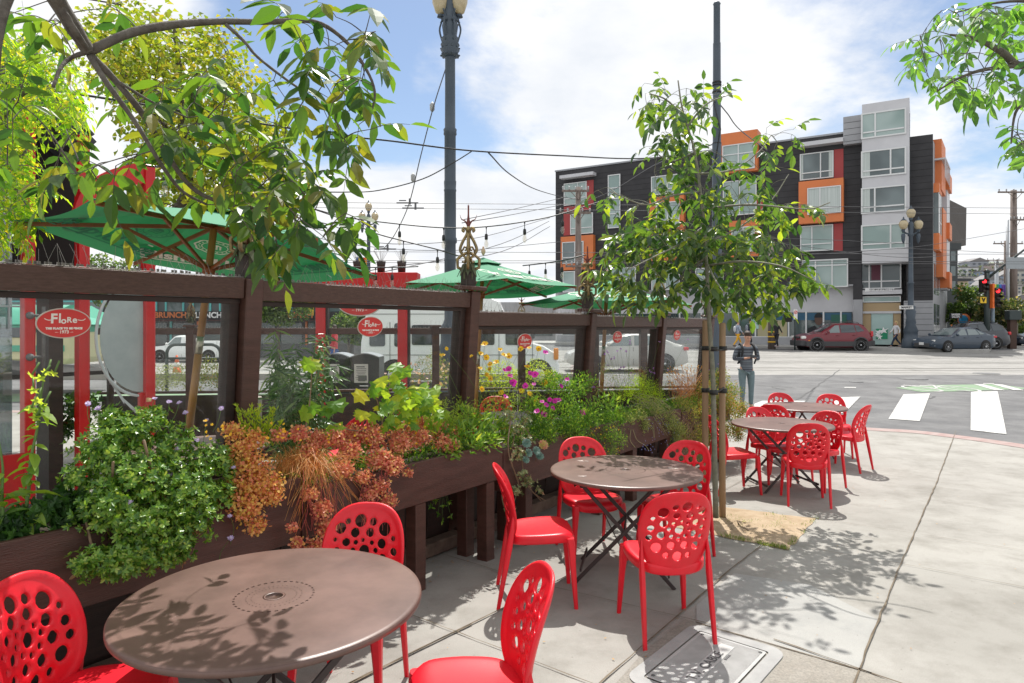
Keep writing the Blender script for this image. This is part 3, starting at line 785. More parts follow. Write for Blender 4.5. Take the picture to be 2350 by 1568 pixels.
def fp(t,z,off=0.0):return FP0+U*t+W*(LEAN*(z-1.9)+off)+Z*z
ULN=(Z+W*LEAN).normalized();WN=(W-Z*LEAN).normalized()
def fbox(b,t0,t1,z0,z1,th_,off=0.0,mi=0,bev=.004):
    c=fp((t0+t1)/2,(z0+z1)/2,off);b.bbox(c,(t1-t0,th_,z1-z0),(U,WN,ULN),bev,mi)
posts=[-2.9,-.977,.97,2.90,4.70,6.42];rtop=[2.0,1.99,1.845,1.83,1.82]
fence=thing('wooden_fence','leaning dark brown timber fence with glass panes behind the flower planters','fence',tuple(FP0+U*1.7+W*-.15))
def spikes(b,p_of,L,top,n,h=.075):
    for i in range(n):
        s_=L*(i+rnd(.1,.9))/n;p=p_of(s_);k=random.random()
        d=Vector((rnd(-.5,.5),rnd(-.55,.55),1.0))*h*rnd(.7,1.25)
        if k<.12:b.tube([p,p+d*.5,p+d*.7+Vector((rnd(-.05,.05),rnd(-.05,.05),.0))],.0008,3,smooth=False,cap=False)
        else:b.tube([p,p+d],.0008,3,smooth=False,cap=False)
        b.box(p+Z*.006,(.004,.02,.012))
def finial(p,parent,s=1.0,az=None):
    """wrought iron finial: collar of leaves, paired scrolls, three-pronged rusty top"""
    X=Vector((1,0,0));Y=Vector((0,1,0))
    b=MB()
    def arc(c,r0,a0,a1,turns_shrink,n=14,flip=1,ax=X):
        pts=[]
        for i in range(n+1):
            a=R(a0+(a1-a0)*i/n);r_=r0*(1-turns_shrink*i/n);pts.append(c+ax*flip*math.cos(a)*r_+Z*math.sin(a)*r_)
        return pts
    for ax in(X,Y):
        for f_ in(-1,1):
            b.tube([p+(ax*f_*.012+Z*.0)*s,p+(ax*f_*.085+Z*.035)*s,p+(ax*f_*.088+Z*.10)*s,p+(ax*f_*.05+Z*.135)*s,p+(ax*f_*.018+Z*.11)*s,p+(ax*f_*.03+Z*.07)*s,p+(ax*f_*.048+Z*.085)*s],.013*s,6)
            pts=catmull([p+(ax*f_*.012+Z*.15)*s,p+(ax*f_*.045+Z*.14)*s,p+(ax*f_*.066+Z*.18)*s,p+(ax*f_*.045+Z*.24)*s,p+(ax*f_*.012+Z*.30)*s,p+(ax*f_*.012+Z*.335)*s,p+(ax*f_*.035+Z*.35)*s,p+(ax*f_*.045+Z*.33)*s,p+(ax*f_*.03+Z*.32)*s],4)
            b.tube(pts,.012*s,6)
            b.tube(catmull([p+(ax*f_*.05+Z*.165)*s,p+(ax*f_*.028+Z*.20)*s,p+(ax*f_*.014+Z*.18)*s,p+(ax*f_*.03+Z*.168)*s],4),.0075*s,5)
    b.lathe([(.006,.33),(.02,.335),(.022,.345),(.01,.355)],p if s==1 else p,10)if s==1 else None
    f=b.build('scrollwork',m_gold,parent)
    b=MB();b.tube(catmull([p,p+Z*.34*s,p+Z*.37*s,p+Z*.41*s,p+Z*.53*s],4),[r_*s for r_ in[.007]*9+[.01,.013,.015,.016,.012,.008,.003,.001][:8]]if False else .007*s,6)
    b.lathe([(.008*s,.34*s),(.016*s,.375*s),(.014*s,.40*s),(.008*s,.44*s),(.001,.54*s)],p,8)
    for f_ in(-1,1):b.tube(catmull([p+(X*f_*.004+Z*.37)*s,p+(X*f_*.028+Z*.405)*s,p+(X*f_*.055+Z*.42)*s,p+(X*f_*.068+Z*.455)*s],4),[.009*s,.001],6)
    b.build('prongs',m_rust,f)
    b=MB()
    for k in range(8):
        a=2*math.pi*k/8;d=Vector((math.cos(a),math.sin(a),0));sd_=Vector((-d.y,d.x,0))
        q=p+d*.045*s+Z*.06*s
        b.add([q-sd_*.012*s,q+sd_*.012*s,q+(d*.02+sd_*.016-Z*.05)*s,q+(d*.045-Z*.10)*s,q+(d*.02-sd_*.016-Z*.05)*s],[(0,1,2,3,4)])
    b.box(p+Z*.0,(.075*s,.075*s,.12*s));b.build('leaf_collar',m_leafiron,f,solid=.004)
for i,t in enumerate(posts):
    b=MB();top=max(rtop[min(i,4)],rtop[max(i-1,0)])+.02
    if i in(0,1):top=2.0
    c=fp(t,top/2,-.01);b.bbox(c,(.105,.115,top),(U,WN,ULN),.006)
    po=b.build('post',m_brown,fence)
    if i in(2,3,4,5):
        b=MB();cc_=fp(t,top+.02,-.02);b.bbox(cc_,(.19,.19,.035),(U,WN,ULN),.006);b.build('post_cap',m_brown,po)
    b=MB();cc_=fp(t,top+.085 if i>1 else top+.06,-.05);b.bbox(cc_,(.09,.09,.13),(U,W,Z),.004);b.build('finial_block',m_brownd,po)
    if i>0:finial(cc_+Z*.065,po,1.0)
    # thick inner jamb seen past each post
    b=MB();b.bbox(fp(t-.085,.75+.5*(top-.75)-.02,-.055),(.055,.09,top-.85),(U,WN,ULN),.004);b.bbox(fp(t+.07,.75+.5*(top-.75)-.02,-.055),(.03,.05,top-.85),(U,WN,ULN),.004)
    b.build('jamb',m_brownd,po)
for i in range(5):
    t0,t1=posts[i]+.055,posts[i+1]-.055;zt=rtop[i]
    b=MB();fbox(b,t0,t1,zt-.115,zt,.075,-.008);rl=b.build('rail',m_railw,fence)
    b=MB();fbox(b,t0,t1,zt-.145,zt-.117,.045,-.03,bev=.002);b.build('rail_bead',m_brownd,rl)
    b=MB();fbox(b,t0,t1,zt+.001,zt+.004,.03,.0,bev=.001);spikes(b,lambda s_,a=t0,z=zt:fp(a+s_,z+.003,rnd(-.02,.02)),t1-t0,zt,int(60+25*(i<3)),.085 if i<2 else .075)
    b.build('bird_spikes',m_steel,rl)
    zb=[.93,.86,.81,.78,.76][i]
    b=MB();b.add([fp(t0,zb,-.045),fp(t1,zb,-.045),fp(t1,zt-.11,-.045),fp(t0,zt-.11,-.045)],[(0,1,2,3)]);b.build('glass_pane',m_pglass,fence,solid=.006)
    b=MB();fbox(b,t0,t1,zb-.05,zb,.06,-.04);b.build('sill_rail',m_brownd,fence)
    b=MB();fbox(b,t0-.05,t1+.05,.06,zb-.055,.03,-.07);
    for k in range(7):fbox(b,t0+(t1-t0)*k/7,t0+(t1-t0)*k/7+.012,.06,zb-.1,.01,-.052)
    b.build('skirt_boards',m_brownd,fence)
b=MB();b.bbox(FP0+U*1.7+W*-.10+Z*.05,(9.3,.12,.10),(U,W,Z),.01);b.build('base_timber',mat('weathered_timber',(.16,.11,.08),.8,(.09,.06,.045),8,.5,40),fence)
# planters
def ppt(t,off,z):return PP0+U*t-W*off+Z*z
secs=[(-3.4,-.905,.575,.915,'longest dark brown planter box, nearest, under the big green shrub'),(-.895,.910,.575,.85,'dark brown planter box with red sedum spilling down its front'),
        (.922,2.835,.465,.79,'dark brown planter box behind the scuffed table, yellow and magenta flowers in it'),(2.85,4.42,.455,.75,'smaller brown planter box with blue-flowered trailing plant, beyond the scuffed table'),
        (4.45,6.2,.42,.70,'brown planter box behind the tree stakes at the end of the fence')]
for t0,t1,z0,z1,lab in secs:
    th=thing('planter_box',lab,'planter',tuple(ppt((t0+t1)/2,.15,0)),group='planter boxes along the fence')
    b=MB();b.bbox(ppt((t0+t1)/2,.015,(z0+z1)/2),(t1-t0,.03,z1-z0),(U,W,Z),.004);b.build('front_panel',m_brown,th)
    b=MB();b.bbox(ppt((t0+t1)/2,.30,(z0+z1)/2+.01),(t1-t0,.025,z1-z0),(U,W,Z),.004);b.build('back_panel',m_brown,th)
    for te in(t0+.015,t1-.015):b=MB();b.bbox(ppt(te,.158,(z0+z1)/2),(.03,.255,z1-z0-.004),(U,W,Z),.003);b.build('end_panel',m_brown,th)
    b=MB();b.bbox(ppt((t0+t1)/2,.158,z0+.02),(t1-t0-.062,.255,.03),(U,W,Z),.003);b.build('floor_panel',m_brownd,th)
    b=MB();nn=20;vs=[]
    for i in range(nn+1):
        for j in range(4):p=ppt(t0+.03+(t1-t0-.06)*i/nn,.03+.255*j/3,z1-.035+rnd(-.012,.015));vs.append(p)
    b.add(vs,[(4*i+j,4*i+j+1,4*i+j+5,4*i+j+4)for i in range(nn)for j in range(3)],smooth=True);b.build('soil',m_soil,th)
    for tl in([-.0+.03,.77]if t0<0 and t1>0 else[t0+.35,t1-.35]):
        for off in(.055,.25):
            if t0>4.4 and off>.1:continue
            b=MB();b.bbox(ppt(tl,off,z0/2-.06),(.095,.095,z0+.115),(U,W,Z),.004);b.build('leg',m_brown,th)
# oval signs on the glass
def oval_sign(o,xax,yax,w_,h_,label,parent=None,thick=.004,full=True,s=1.0):
    th=thing('oval_sign',label,'sign',tuple(o),group='oval signs on the fence glass')
    nrm=Vector(xax).cross(Vector(yax)).normalized();n_=48
    def ell(a,c,d):return[o+Vector(xax)*math.cos(6.2832*i/n_)*a+Vector(yax)*math.sin(6.2832*i/n_)*c+nrm*d for i in range(n_)]
    b=MB();b.prism(ell(w_/2,h_/2,0),nrm*thick);b.build('rim',m_signrim,th)
    b=MB();b.add(ell(w_/2*.955,h_/2*.93,thick+.0015),[tuple(range(n_))]);b.build('plate',m_signred,th)
    b=MB();M=frame(o+nrm*(thick+.003),xax,yax)
    vs,fs=text_geo('F',h_*.43,.002*s);b.add([v+Vector((-.19*w_,h_*.14,0))for v in vs],fs,M=M)
    vs,fs=text_geo('l',h_*.44,.001*s);b.add([v+Vector((-.085*w_,h_*.15,0))for v in vs],fs,M=M)
    vs,fs=text_geo('o',h_*.30,.001*s);b.add([v+Vector((-.015*w_,h_*.085,0))for v in vs],fs,M=M)
    vs,fs=text_geo('R',h_*.25,.001*s);b.add([v+Vector((.085*w_,h_*.105,0))for v in vs],fs,M=M)
    vs,fs=text_geo('e',h_*.30,.001*s);b.add([v+Vector((.185*w_,h_*.11,0))for v in vs],fs,M=M)
    for f_,x0 in((-1,-.21),(1,.235)): # the two swashes
        pts=catmull([(x0*w_,h_*.12,0),((x0+f_*.06)*w_,h_*.10,0),((x0+f_*.11)*w_,h_*(.12 if f_<0 else .11),0),((x0+f_*.145)*w_,h_*.155,0)],4)
        for a,c in zip(pts[:-1],pts[1:]):
            d=(c-a).normalized();q=Vector((-d.y,d.x,0))*.0016*s;b.add([a-q,c-q,c+q,a+q],[(0,1,2,3)],M=M)
    for x0 in(-.225,-.155):b.box((x0*w_+.0,h_*(.005 if x0<-.2 else .005),0),(.03*w_,.0025*s,.0004),mi=0)if False else None
    vs,fs=text_geo('THE PLACE TO BE SINCE',h_*.085,.0012*s,spacing=1.15);b.add([v+Vector((0,-h_*.17,0))for v in vs],fs,M=M)
    vs,fs=text_geo('1973',h_*.14,.0006*s);b.add([v+Vector((0,-h_*.29,0))for v in vs],fs,M=M)
    for f_ in(-1,1):
        b.add([(f_*.09*w_,-h_*.30,0),(f_*.15*w_,-h_*.285,0),(f_*.17*w_,-h_*.295,0),(f_*.15*w_,-h_*.30,0)],[(0,1,2,3)if f_>0 else(3,2,1,0)],M=M)
    b.build('lettering',m_cream,th);return th
for i,(t,z,lab)in enumerate(((-1.885,1.746,'red oval sign reading Flore on the nearest glass pane, left of the wooden parasol pole'),(-.05,1.725,'red oval sign reading Flore on the glass pane above the newspaper racks'),
                  (1.785,1.59,'red oval sign reading Flore on the glass above the yellow cosmos flowers'),(3.586,1.60,'red oval sign reading Flore on the glass over the purple flowers'),(5.29,1.60,'smallest red oval sign reading Flore, on the last glass pane by the tree stakes'))):
    oval_sign(fp(t,z,-.034),U,ULN,.225,.138,lab)
# far fence
ff0=Vector((-5.4,8.75,0));ff1=Vector((2.86,9.72,0));FD=(ff1-ff0).normalized();FNn=Vector((FD.y,-FD.x,0));FLn=(ff1-ff0).length
ffe=thing('wooden_fence','far brown timber fence of the terrace, seen through the near glass, street behind','fence',tuple(ff0.lerp(ff1,.5)))
def fx(px):
    k=(px-CXP)/F;s_=(k*ff0.y-ff0.x)/(FD.x-k*FD.y);return s_
fposts=[fx(438),fx(738),fx(1000),fx(1197),fx(1365),fx(1476),FLn-.06]
fz=.83
for i,s_ in enumerate(fposts):
    b=MB();b.bbox(ff0+FD*s_+Z*.85,(.10,.10,1.72),(FD,FNn,Z),.004);po=b.build('post',m_brown,ffe)
    b=MB();b.bbox(ff0+FD*s_+Z*1.72,(.15,.15,.03),(FD,FNn,Z),.004);b.build('post_cap',m_brown,po)
    if i in(0,3,4):finial(ff0+FD*s_+Z*(1.80 if i else 1.80),po,.7)
b=MB();b.bbox(ff0.lerp(ff1,.5)+Z*1.65,(FLn,.05,.085),(FD,FNn,Z),.003);rl=b.build('rail',m_railw,ffe)
b=MB();spikes(b,lambda s_:ff0+FD*s_+Z*1.695,FLn,0,260,.10);b.build('bird_spikes',m_steel,rl)
for a,c in zip([.0]+fposts[:-1],fposts):
    b=MB();b.add([ff0+FD*(a+.06)+Z*.86,ff0+FD*(c-.06)+Z*.86,ff0+FD*(c-.06)+Z*1.6,ff0+FD*(a+.06)+Z*1.6],[(0,1,2,3)]);b.build('glass_pane',m_pglass,ffe,solid=.005)
    b=MB();b.bbox(ff0+FD*(a+c)/2+Z*(fz/2-.05),(c-a-.12,.035,fz+.05),(FD,FNn,Z),.003);b.build('lower_panel',m_brownd,ffe)
b=MB();b.bbox(ff0.lerp(ff1,.5)+Z*.845,(FLn,.07,.03),(FD,FNn,Z),.003);b.build('sill_rail',m_brown,ffe)
# ================================================================== PARASOLS
m_gtop=leafmat('parasol_fabric',(.105,.30,.185),(.105,.30,.185),trans=.12,rough=.8,spec=.25,tcol=(.03,.95,.38))
m_pwood=mat('varnished_wood',(.30,.085,.02),.4,(.22,.06,.015),10,stretch=(1,1,.2))
m_polew=mat('parasol_pole_wood',(.42,.21,.06),.35,(.30,.13,.035),12,stretch=(1,1,.15))
m_brass=mat('brass',(.75,.6,.3),.3,metal=.9)
def parasol(c,Rr,ang,zc,zpk,gx,gy,label,texts,pole_base,vent=True,rot_up=None):
    """hexagonal parasol; rim height at angle a = zc + gx*x + gy*y"""
    th=thing('parasol',label,'parasol',(pole_base[0],pole_base[1],0),group='green parasols over the terrace')
    cor=[]
    for k in range(6):
        a=ang+k*math.pi/3;x,y=math.cos(a)*Rr,math.sin(a)*Rr;cor.append(Vector((c[0]+x,c[1]+y,zc+gx*x+gy*y)))
    pk=Vector((c[0],c[1],zpk))+Vector((-gx,-gy,0))*.2
    b=MB();n_=8;panels=[]
    for k in range(6):
        A,B_=cor[k],cor[(k+1)%6];vs=[];idx=[]
        for i in range(n_+1):
            row=[]
            for j in range(i+1):
                f_=i/n_;g_=j/i if i else 0
                p=pk.lerp(A.lerp(B_,g_),f_);sag=.03*math.sin(math.pi*f_)*.6+.03*f_*math.sin(math.pi*g_)
                e=A.lerp(B_,g_);p=p-Z*sag*.7+(Vector((c[0],c[1],p.z))-p)*(.05*f_*math.sin(math.pi*g_));row.append(len(vs));vs.append(p)
            idx.append(row)
        fs=[]
        for i in range(n_):
            for j in range(i+1):
                fs.append((idx[i][j],idx[i+1][j],idx[i+1][j+1]))
                if j<i:fs.append((idx[i][j],idx[i+1][j+1],idx[i][j+1]))
        b.add(vs,fs,smooth=True)
    cn=b.build('canopy',m_gtop,th)
    if vent:
        b=MB();ct=[pk.lerp(q,.20)+Z*.02 for q in cor];tp=pk+Z*.04
        b.add([tp]+ct,[(0,1+k,1+(k+1)%6)for k in range(6)]);b.build('vent_cap',m_gtop,cn,solid=.003)
    axis=(pk-Vector(pole_base)).normalized();hub=pk-axis*.10;sl=pk-axis*.42
    for k in range(6):
        b=MB();q=cor[k];d=(q-hub).normalized()
        b.bbox((hub+q)/2-Z*.022,((q-hub).length*.98,.02,.026),(d,d.cross(Z).normalized(),d.cross(Z).cross(d).normalized()*-1),.002);rb=b.build('rib',m_pwood,th)
        b=MB();m_=hub.lerp(q,.48)-Z*.03;d=(m_-sl).normalized();b.bbox((m_+sl)/2,((m_-sl).length,.018,.022),(d,d.cross(Z).normalized(),d.cross(Z).cross(d).normalized()*-1),.002);b.build('strut',m_pwood,rb)
    pb=Vector(pole_base);pm=pb.lerp(pk,.34);pm2=pb.lerp(pk,.42)
    b=MB();b.tube([pm2,pk+Z*.02],.024,14);b.tube([pb,pm],.026,14);b.build('pole',m_polew,th)
    b=MB();b.tube([pm,pm2],.024,14);b.build('pole_joint',mat('steel_tube',(.45,.42,.33),.3,metal=.8),th)
    b=MB();b.lathe([(.026,-.03),(.042,-.03),(.042,.03),(.026,.03)],sl,14,axis=axis);b.build('hub',m_pwood,th)
    b=MB();b.lathe([(.001,.06),(.012,.07),(.026,.10),(.026,.125),(.012,.15),(.012,.165),(.001,.175)],pk,12);b.build('finial',m_brass if not rot_up else mat('carved_knob',(.55,.38,.25),.5),th)
    # prints
    for k,kind in texts:
        A,B_=cor[k],cor[(k+1)%6];mid=A.lerp(B_,.5);X=(B_-A).normalized();cenp=pk.lerp(mid,.72);up=(pk-mid).normalized();nrm=X.cross(up).normalized()
        inside=kind in('in','ghost')
        if nrm.z>0 and inside or nrm.z<0 and not inside:X=-X;nrm=-nrm
        sagd=.028;o=cenp-Z*sagd+(Vector((c[0],c[1],cenp.z))-cenp)*.035+nrm*(.012 if inside else .02)
        M=frame(o,X if kind!='ghost' else-X,up if kind!='ghost' else up)
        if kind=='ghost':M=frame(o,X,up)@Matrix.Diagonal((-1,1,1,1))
        b=MB();sz=Rr*(.15 if kind=='in' else .16)
        vs,fs=text_geo('Pilsner Urquell',sz,.006,.0);b.add([v+Vector((0,-.02,0))for v in vs],fs,M=M)
        b.add([(-sz*3.0,-sz*.62,0),(sz*3.1,-sz*.62,0),(sz*3.1,-sz*.54,0),(-sz*3.0,-sz*.54,0)],[(0,1,2,3)],M=M)
        # swirl behind the P
        pts=catmull([(-sz*3.0,-sz*.1,0),(-sz*3.35,sz*.2,0),(-sz*3.3,sz*.62,0),(-sz*2.8,sz*.78,0),(-sz*2.45,sz*.62,0)],4)
        for a,d_ in zip(pts[:-1],pts[1:]):
            dd=(d_-a).normalized();q=Vector((-dd.y,dd.x,0))*sz*.06;b.add([a-q,d_-q,d_+q,a+q],[(0,1,2,3)],M=M)
        # seal: rings and gate
        cs=Vector((0,sz*1.45,0));n2=40
        for r0,r1 in((.50,.56),(.34,.37)):
            vs=[]
            for i in range(n2):
                a=6.2832*i/n2
                for rr in(r0,r1):vs.append(cs+Vector((math.cos(a)*rr*sz*1.5*(1+.04*math.sin(9*a)*(r0>.4)),math.sin(a)*rr*sz*1.15*(1+.04*math.sin(9*a)*(r0>.4)),0)))
            b.add(vs,[(2*i,2*i+1,(2*i+3)%(2*n2),(2*i+2)%(2*n2))for i in range(n2)],M=M)
        for i in range(18):
            a=6.2832*i/18;p=cs+Vector((math.cos(a)*.43*sz*1.5,math.sin(a)*.43*sz*1.15,0));e=Vector((-math.sin(a),math.cos(a),0))*sz*.035;f2=Vector((math.cos(a),math.sin(a),0))*sz*.04
            b.add([p-e-f2,p-e+f2,p+e+f2,p+e-f2],[(3,2,1,0)],M=M)
        for x0 in(-.22,-.07,.07,.22):b.add([(x0*sz-.04*sz,cs.y-.2*sz,0),(x0*sz+.04*sz,cs.y-.2*sz,0),(x0*sz+.04*sz,cs.y+.1*sz,0),(x0*sz-.04*sz,cs.y+.1*sz,0)],[(0,1,2,3)],M=M)
        b.add([(-.3*sz,cs.y+.1*sz,0),(.3*sz,cs.y+.1*sz,0),(.12*sz,cs.y+.24*sz,0),(-.12*sz,cs.y+.24*sz,0)],[(0,1,2,3)],M=M)
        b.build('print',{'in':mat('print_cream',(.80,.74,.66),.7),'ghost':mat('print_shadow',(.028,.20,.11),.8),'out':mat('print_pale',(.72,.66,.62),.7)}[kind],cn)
    return th
c1=(-2.05,4.6)
parasol(c1,1.13,R(24),2.245,2.53,-.079,-.124,'biggest green parasol with readable beer lettering, behind the near glass',[(1,'in'),(2,'ghost'),(0,'ghost'),(5,'out'),(3,'out')],P(434,984,4.6))
c2=(-.34,8.0)
parasol(c2,1.13,R(-15),2.155,2.50,.01,-.055,'pale green parasol rising behind the spiked post, in front of the tall dark pole',[(0,'in'),(1,'ghost'),(5,'out')],P(1090,960,8.0),rot_up=1)
parasol((1.22,8.6),1.12,R(5),2.0,2.27,-.0,-.03,'green parasol low behind the fence, its right side hidden by the young tree',[(4,'out'),(3,'in')],P(1380,900,8.6),rot_up=1)
# folded parasol
p0=P(543,690,6.4);th=thing('folded_parasol','folded green parasol hanging beside the wide brown post','parasol',(p0.x,p0.y,0))
b=MB();vs=[];n_=28;lv=[(1.0,.03),(.8,.06),(.5,.075),(.2,.085),(0,.095)]
for f_,r_ in lv:
    for j in range(n_):
        a=6.2832*j/n_;rr=r_*(1+.28*math.cos(7*a));vs.append((p0.x+math.cos(a)*rr,p0.y+math.sin(a)*rr,1.52+f_*.85+.03*math.cos(7*a)*(f_==0)))
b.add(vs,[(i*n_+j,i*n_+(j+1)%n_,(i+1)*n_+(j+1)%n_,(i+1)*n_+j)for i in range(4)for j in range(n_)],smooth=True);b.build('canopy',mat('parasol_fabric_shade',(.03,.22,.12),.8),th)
b=MB();vs,fs=text_geo('Urq',.085,.002);b.add(vs,fs,M=frame((p0.x+.01,p0.y-.125,1.72),(1,0,0),(0,0,1)));b.build('lettering',m_cream,th)
b=MB();b.tube([(p0.x,p0.y,0),(p0.x,p0.y,2.4)],.02,10);b.build('pole',m_polew,th)
# ================================================================== CAFÉ (red timber front)
m_cred=mat('red_gloss_paint',(.60,.010,.012),.35,(.50,.008,.010),4,spec=.5)
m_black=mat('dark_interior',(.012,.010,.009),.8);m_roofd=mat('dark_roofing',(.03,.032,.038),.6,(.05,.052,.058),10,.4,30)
m_frost=mat('frosted_glass',(.42,.48,.48),.5,(.33,.39,.40),4)
K0=Vector((-4.33,6.0,0));cafe=thing('cafe_building','red timber café front with dark interior at the left, behind the fence','building',tuple(K0+U*.5))
def kp_(t,z,off=0):return K0+U*t-W*off+Z*z
KN=-W
for t,w_,z1,o_ in((.0,.075,3.6,0),(.48,.085,3.55,.1),(1.05,.09,3.36,0)):
    b=MB();b.bbox(kp_(t,z1/2,o_),(w_,.12,z1),(U,W,Z),.006);b.bbox(kp_(t+w_/2+.012,z1/2,o_+.03),(.02,.10,z1-.01),(U,W,Z),.003);b.build('post',m_cred,cafe)
b=MB();pts=catmull([kp_(.42,2.62,.0),kp_(.52,2.95,.0),kp_(.72,3.15,.0),kp_(1.05,3.30,.0)],6) # arched brace
vs=[]
for i,p in enumerate(pts):
    d=(pts[min(i+1,len(pts)-1)]-pts[max(i-1,0)]).normalized();q=d.cross(W).normalized()*.10;vs+=[p+q-W*.03,p-q-W*.03,p-q+W*.03,p+q+W*.03]
b.add(vs,[(4*i+j,4*i+(j+1)%4,4*i+4+(j+1)%4,4*i+4+j)for i in range(len(pts)-1)for j in range(4)]+[(3,2,1,0),tuple(range(len(vs)-4,len(vs)))])
b.build('arched_beam',m_cred,cafe)
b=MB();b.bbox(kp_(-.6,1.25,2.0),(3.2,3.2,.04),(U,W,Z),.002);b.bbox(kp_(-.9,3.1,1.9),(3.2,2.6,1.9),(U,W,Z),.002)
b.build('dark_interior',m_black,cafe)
b=MB();b.bbox(kp_(.30,1.1,.35),(.12,.3,2.2),(U,W,Z),.002);b.bbox(kp_(.80,1.1,.25),(.05,.05,2.4),(U,W,Z),.002);b.build('inner_post',m_brownd,cafe)
b=MB()
gA=kp_(-.9,4.75,.35);gB=kp_(.55,3.45,.35);d=(gB-gA).normalized()
b.bbox((gA+gB)/2,((gB-gA).length,.5,.20),(d,W,d.cross(W).normalized()*-1),.005)
b.bbox((gA+gB)/2+Z*.13,((gB-gA).length*1.02,.62,.03),(d,W,d.cross(W).normalized()*-1),.005)
b.build('sloping_roof',m_roofd,cafe)
# left glazing with grey frames and the frosted half disc door
b=MB();b.bbox(kp_(-.75,1.5,.05),(1.3,.02,3.0),(U,W,Z),.001);b.build('frosted_window',glassmat('grey_glass',(.45,.52,.55),.25,dirt=.12),cafe)
b=MB()
for k in range(5):b.bbox(kp_(-.13-.12*k,2.2,.02),(.012,.03,1.0),(U,W,Z),.001)
for k in range(3):b.bbox(kp_(-.5,1.9+.28*k,.02),(.9,.03,.015),(U,W,Z),.001)
b.build('window_frame',mat('grey_frame',(.35,.38,.40),.5),cafe)
b=MB();n_=24;c=kp_(1.0,1.62,.0);vs=[c+U*-math.sin(math.pi*i/n_)*.40+Z*math.cos(math.pi*i/n_)*.56 for i in range(n_+1)]
b.add(vs,[tuple(range(n_+1))]);dsc=b.build('frosted_disc',m_frost,cafe,solid=.01)
b=MB();pts=[c+U*-math.sin(math.pi*i/n_)*.435+Z*math.cos(math.pi*i/n_)*.60 for i in range(n_+1)];b.tube(pts,.014,6);b.build('disc_rim',mat('pale_rim',(.5,.56,.57),.5),dsc)
b=MB();pts=[kp_(.62,1.5,.02),kp_(.70,1.2,.02),kp_(.83,1.0,.02),kp_(.97,.86,.02)]
for a,q in zip(pts[:-1],pts[1:]):b.add([a,q,q-Z*.05,a-Z*.03],[(0,1,2,3)])
b.build('etched_band',MATS['pale_rim'],dsc,solid=.006)
b=MB();b.tube([kp_(.10,1.90,-.08),kp_(.10,1.35,-.08)],.014,8);
for z in(1.82,1.45):b.tube([kp_(.0,z,-.05),kp_(.10,z,-.08)],.012,8);b.lathe([(.001,0),(.035,.01),(.02,.03),(.001,.035)],kp_(.0,z,-.055),10,axis=W)
b.build('door_pull',mat('cast_iron',(.1,.1,.1)),cafe)
b=MB();b.bbox(kp_(1.02,.98,-.065),(.03,.02,.04),(U,W,Z),.003);b.lathe([(.001,.0),(.02,.002),(.02,.02),(.001,.03)],kp_(1.03,.98,-.07),12,axis=W);b.build('lock',m_brass,cafe)
b=MB();b.bbox(kp_(-.4,.35,-.02),(.75,.05,.5),(U,W,Z),.004);b.bbox(kp_(1.02,.8,-.0),(.12,.05,.5),(U,W,Z),.004);b.build('kick_panel',m_cred,cafe)
# red entrance portal with hanging oval sign and pots
GY=9.05;pxl,pxr=738,925;gx0=(pxl-CXP)*GY/F;gx1=(pxr-CXP)*GY/F
gate=thing('entrance_portal','red timber entrance portal with a deep red lintel behind the near glass','portal',((gx0+gx1)/2,GY,0))
for x in(gx0,gx1):b=MB();b.bbox((x,GY,1.2),(.13,.12,2.42),None,.006);b.bbox((x+(.075 if x>gx0+.1 else .075),GY+.02,1.2),(.03,.1,2.40),None,.003,mi=1);b.build('post',[m_cred,m_brownd],gate)
lx0,lx1=(652-CXP)*GY/F,(962-CXP)*GY/F
b=MB();b.bbox(((lx0+lx1)/2,GY-.02,2.33),(lx1-lx0,.3,.20),None,.006);b.build('lintel',m_cred,gate)
so_=oval_sign(Vector(((828-CXP)*GY/F,GY-.05,2.05)),Vector((1,0,0)),Z,.62,.40,'largest red oval sign, hanging in the red portal, its top hidden by the fence rail',thick=.02,s=2.5)
for i,px in enumerate((835,890,938)):
    x=(px*.985-2-CXP)*GY/F;
    pt=thing('flower_pot',['small dark pot of bare twigs on the red lintel, left','small dark pot of bare twigs on the red lintel, in the middle','small dark pot of bare twigs on the red lintel, beside the parasol edge'][i],'flower pot',(x,GY,2.43),group='pots on the red lintel')
    b=MB();b.lathe([(.05,.002),(.055,.10),(.065,.16),(.058,.16),(.05,.12)],(x,GY,2.43),12);b.build('pot',m_brownd,pt)
    b=MB()
    for k in range(22):d=Vector((rnd(-.6,.6),rnd(-.6,.6),1))*.17;b.tube([Vector((x,GY,2.56)),Vector((x,GY,2.56))+d],.0012,3,cap=False)
    b.build('twigs',mat('dry_twig',(.12,.10,.08),.8),pt)
# ================================================================== FAR BUILDING
m_bdark=mat('charcoal_siding',(.030,.029,.032),.65,(.040,.039,.042),1.5,spec=.4)
m_bseam=mat('siding_seam',(.010,.010,.011),.8)
m_bor=mat('orange_panel',(.66,.19,.055),.55,(.60,.17,.05),1.0);m_bred=mat('red_panel',(.36,.045,.045),.55,(.32,.04,.04),1.0)
m_bwh=mat('white_metal_panel',(.56,.56,.58),.45,(.50,.50,.52),.8);m_bgr=mat('grey_siding',(.34,.345,.36),.6,(.30,.305,.32),1.2)
m_fr=mat('window_frame_white',(.66,.67,.67),.4)
def panemat(name,c,c2,sc=.35,metal=0):
    m=mat(name,c,.08,c2,sc,spec=.8,contrast=(.42,.58),detail=2);return m
m_p1=panemat('window_glass_green',(.22,.31,.29),(.33,.42,.40));m_p2=panemat('window_glass_dark',(.07,.095,.10),(.14,.18,.185));m_p3=panemat('shop_glass',(.035,.055,.06),(.08,.11,.11))
m_cur=mat('curtain',(.42,.47,.45),.9,(.55,.60,.58),1,stretch=(14,14,.2))
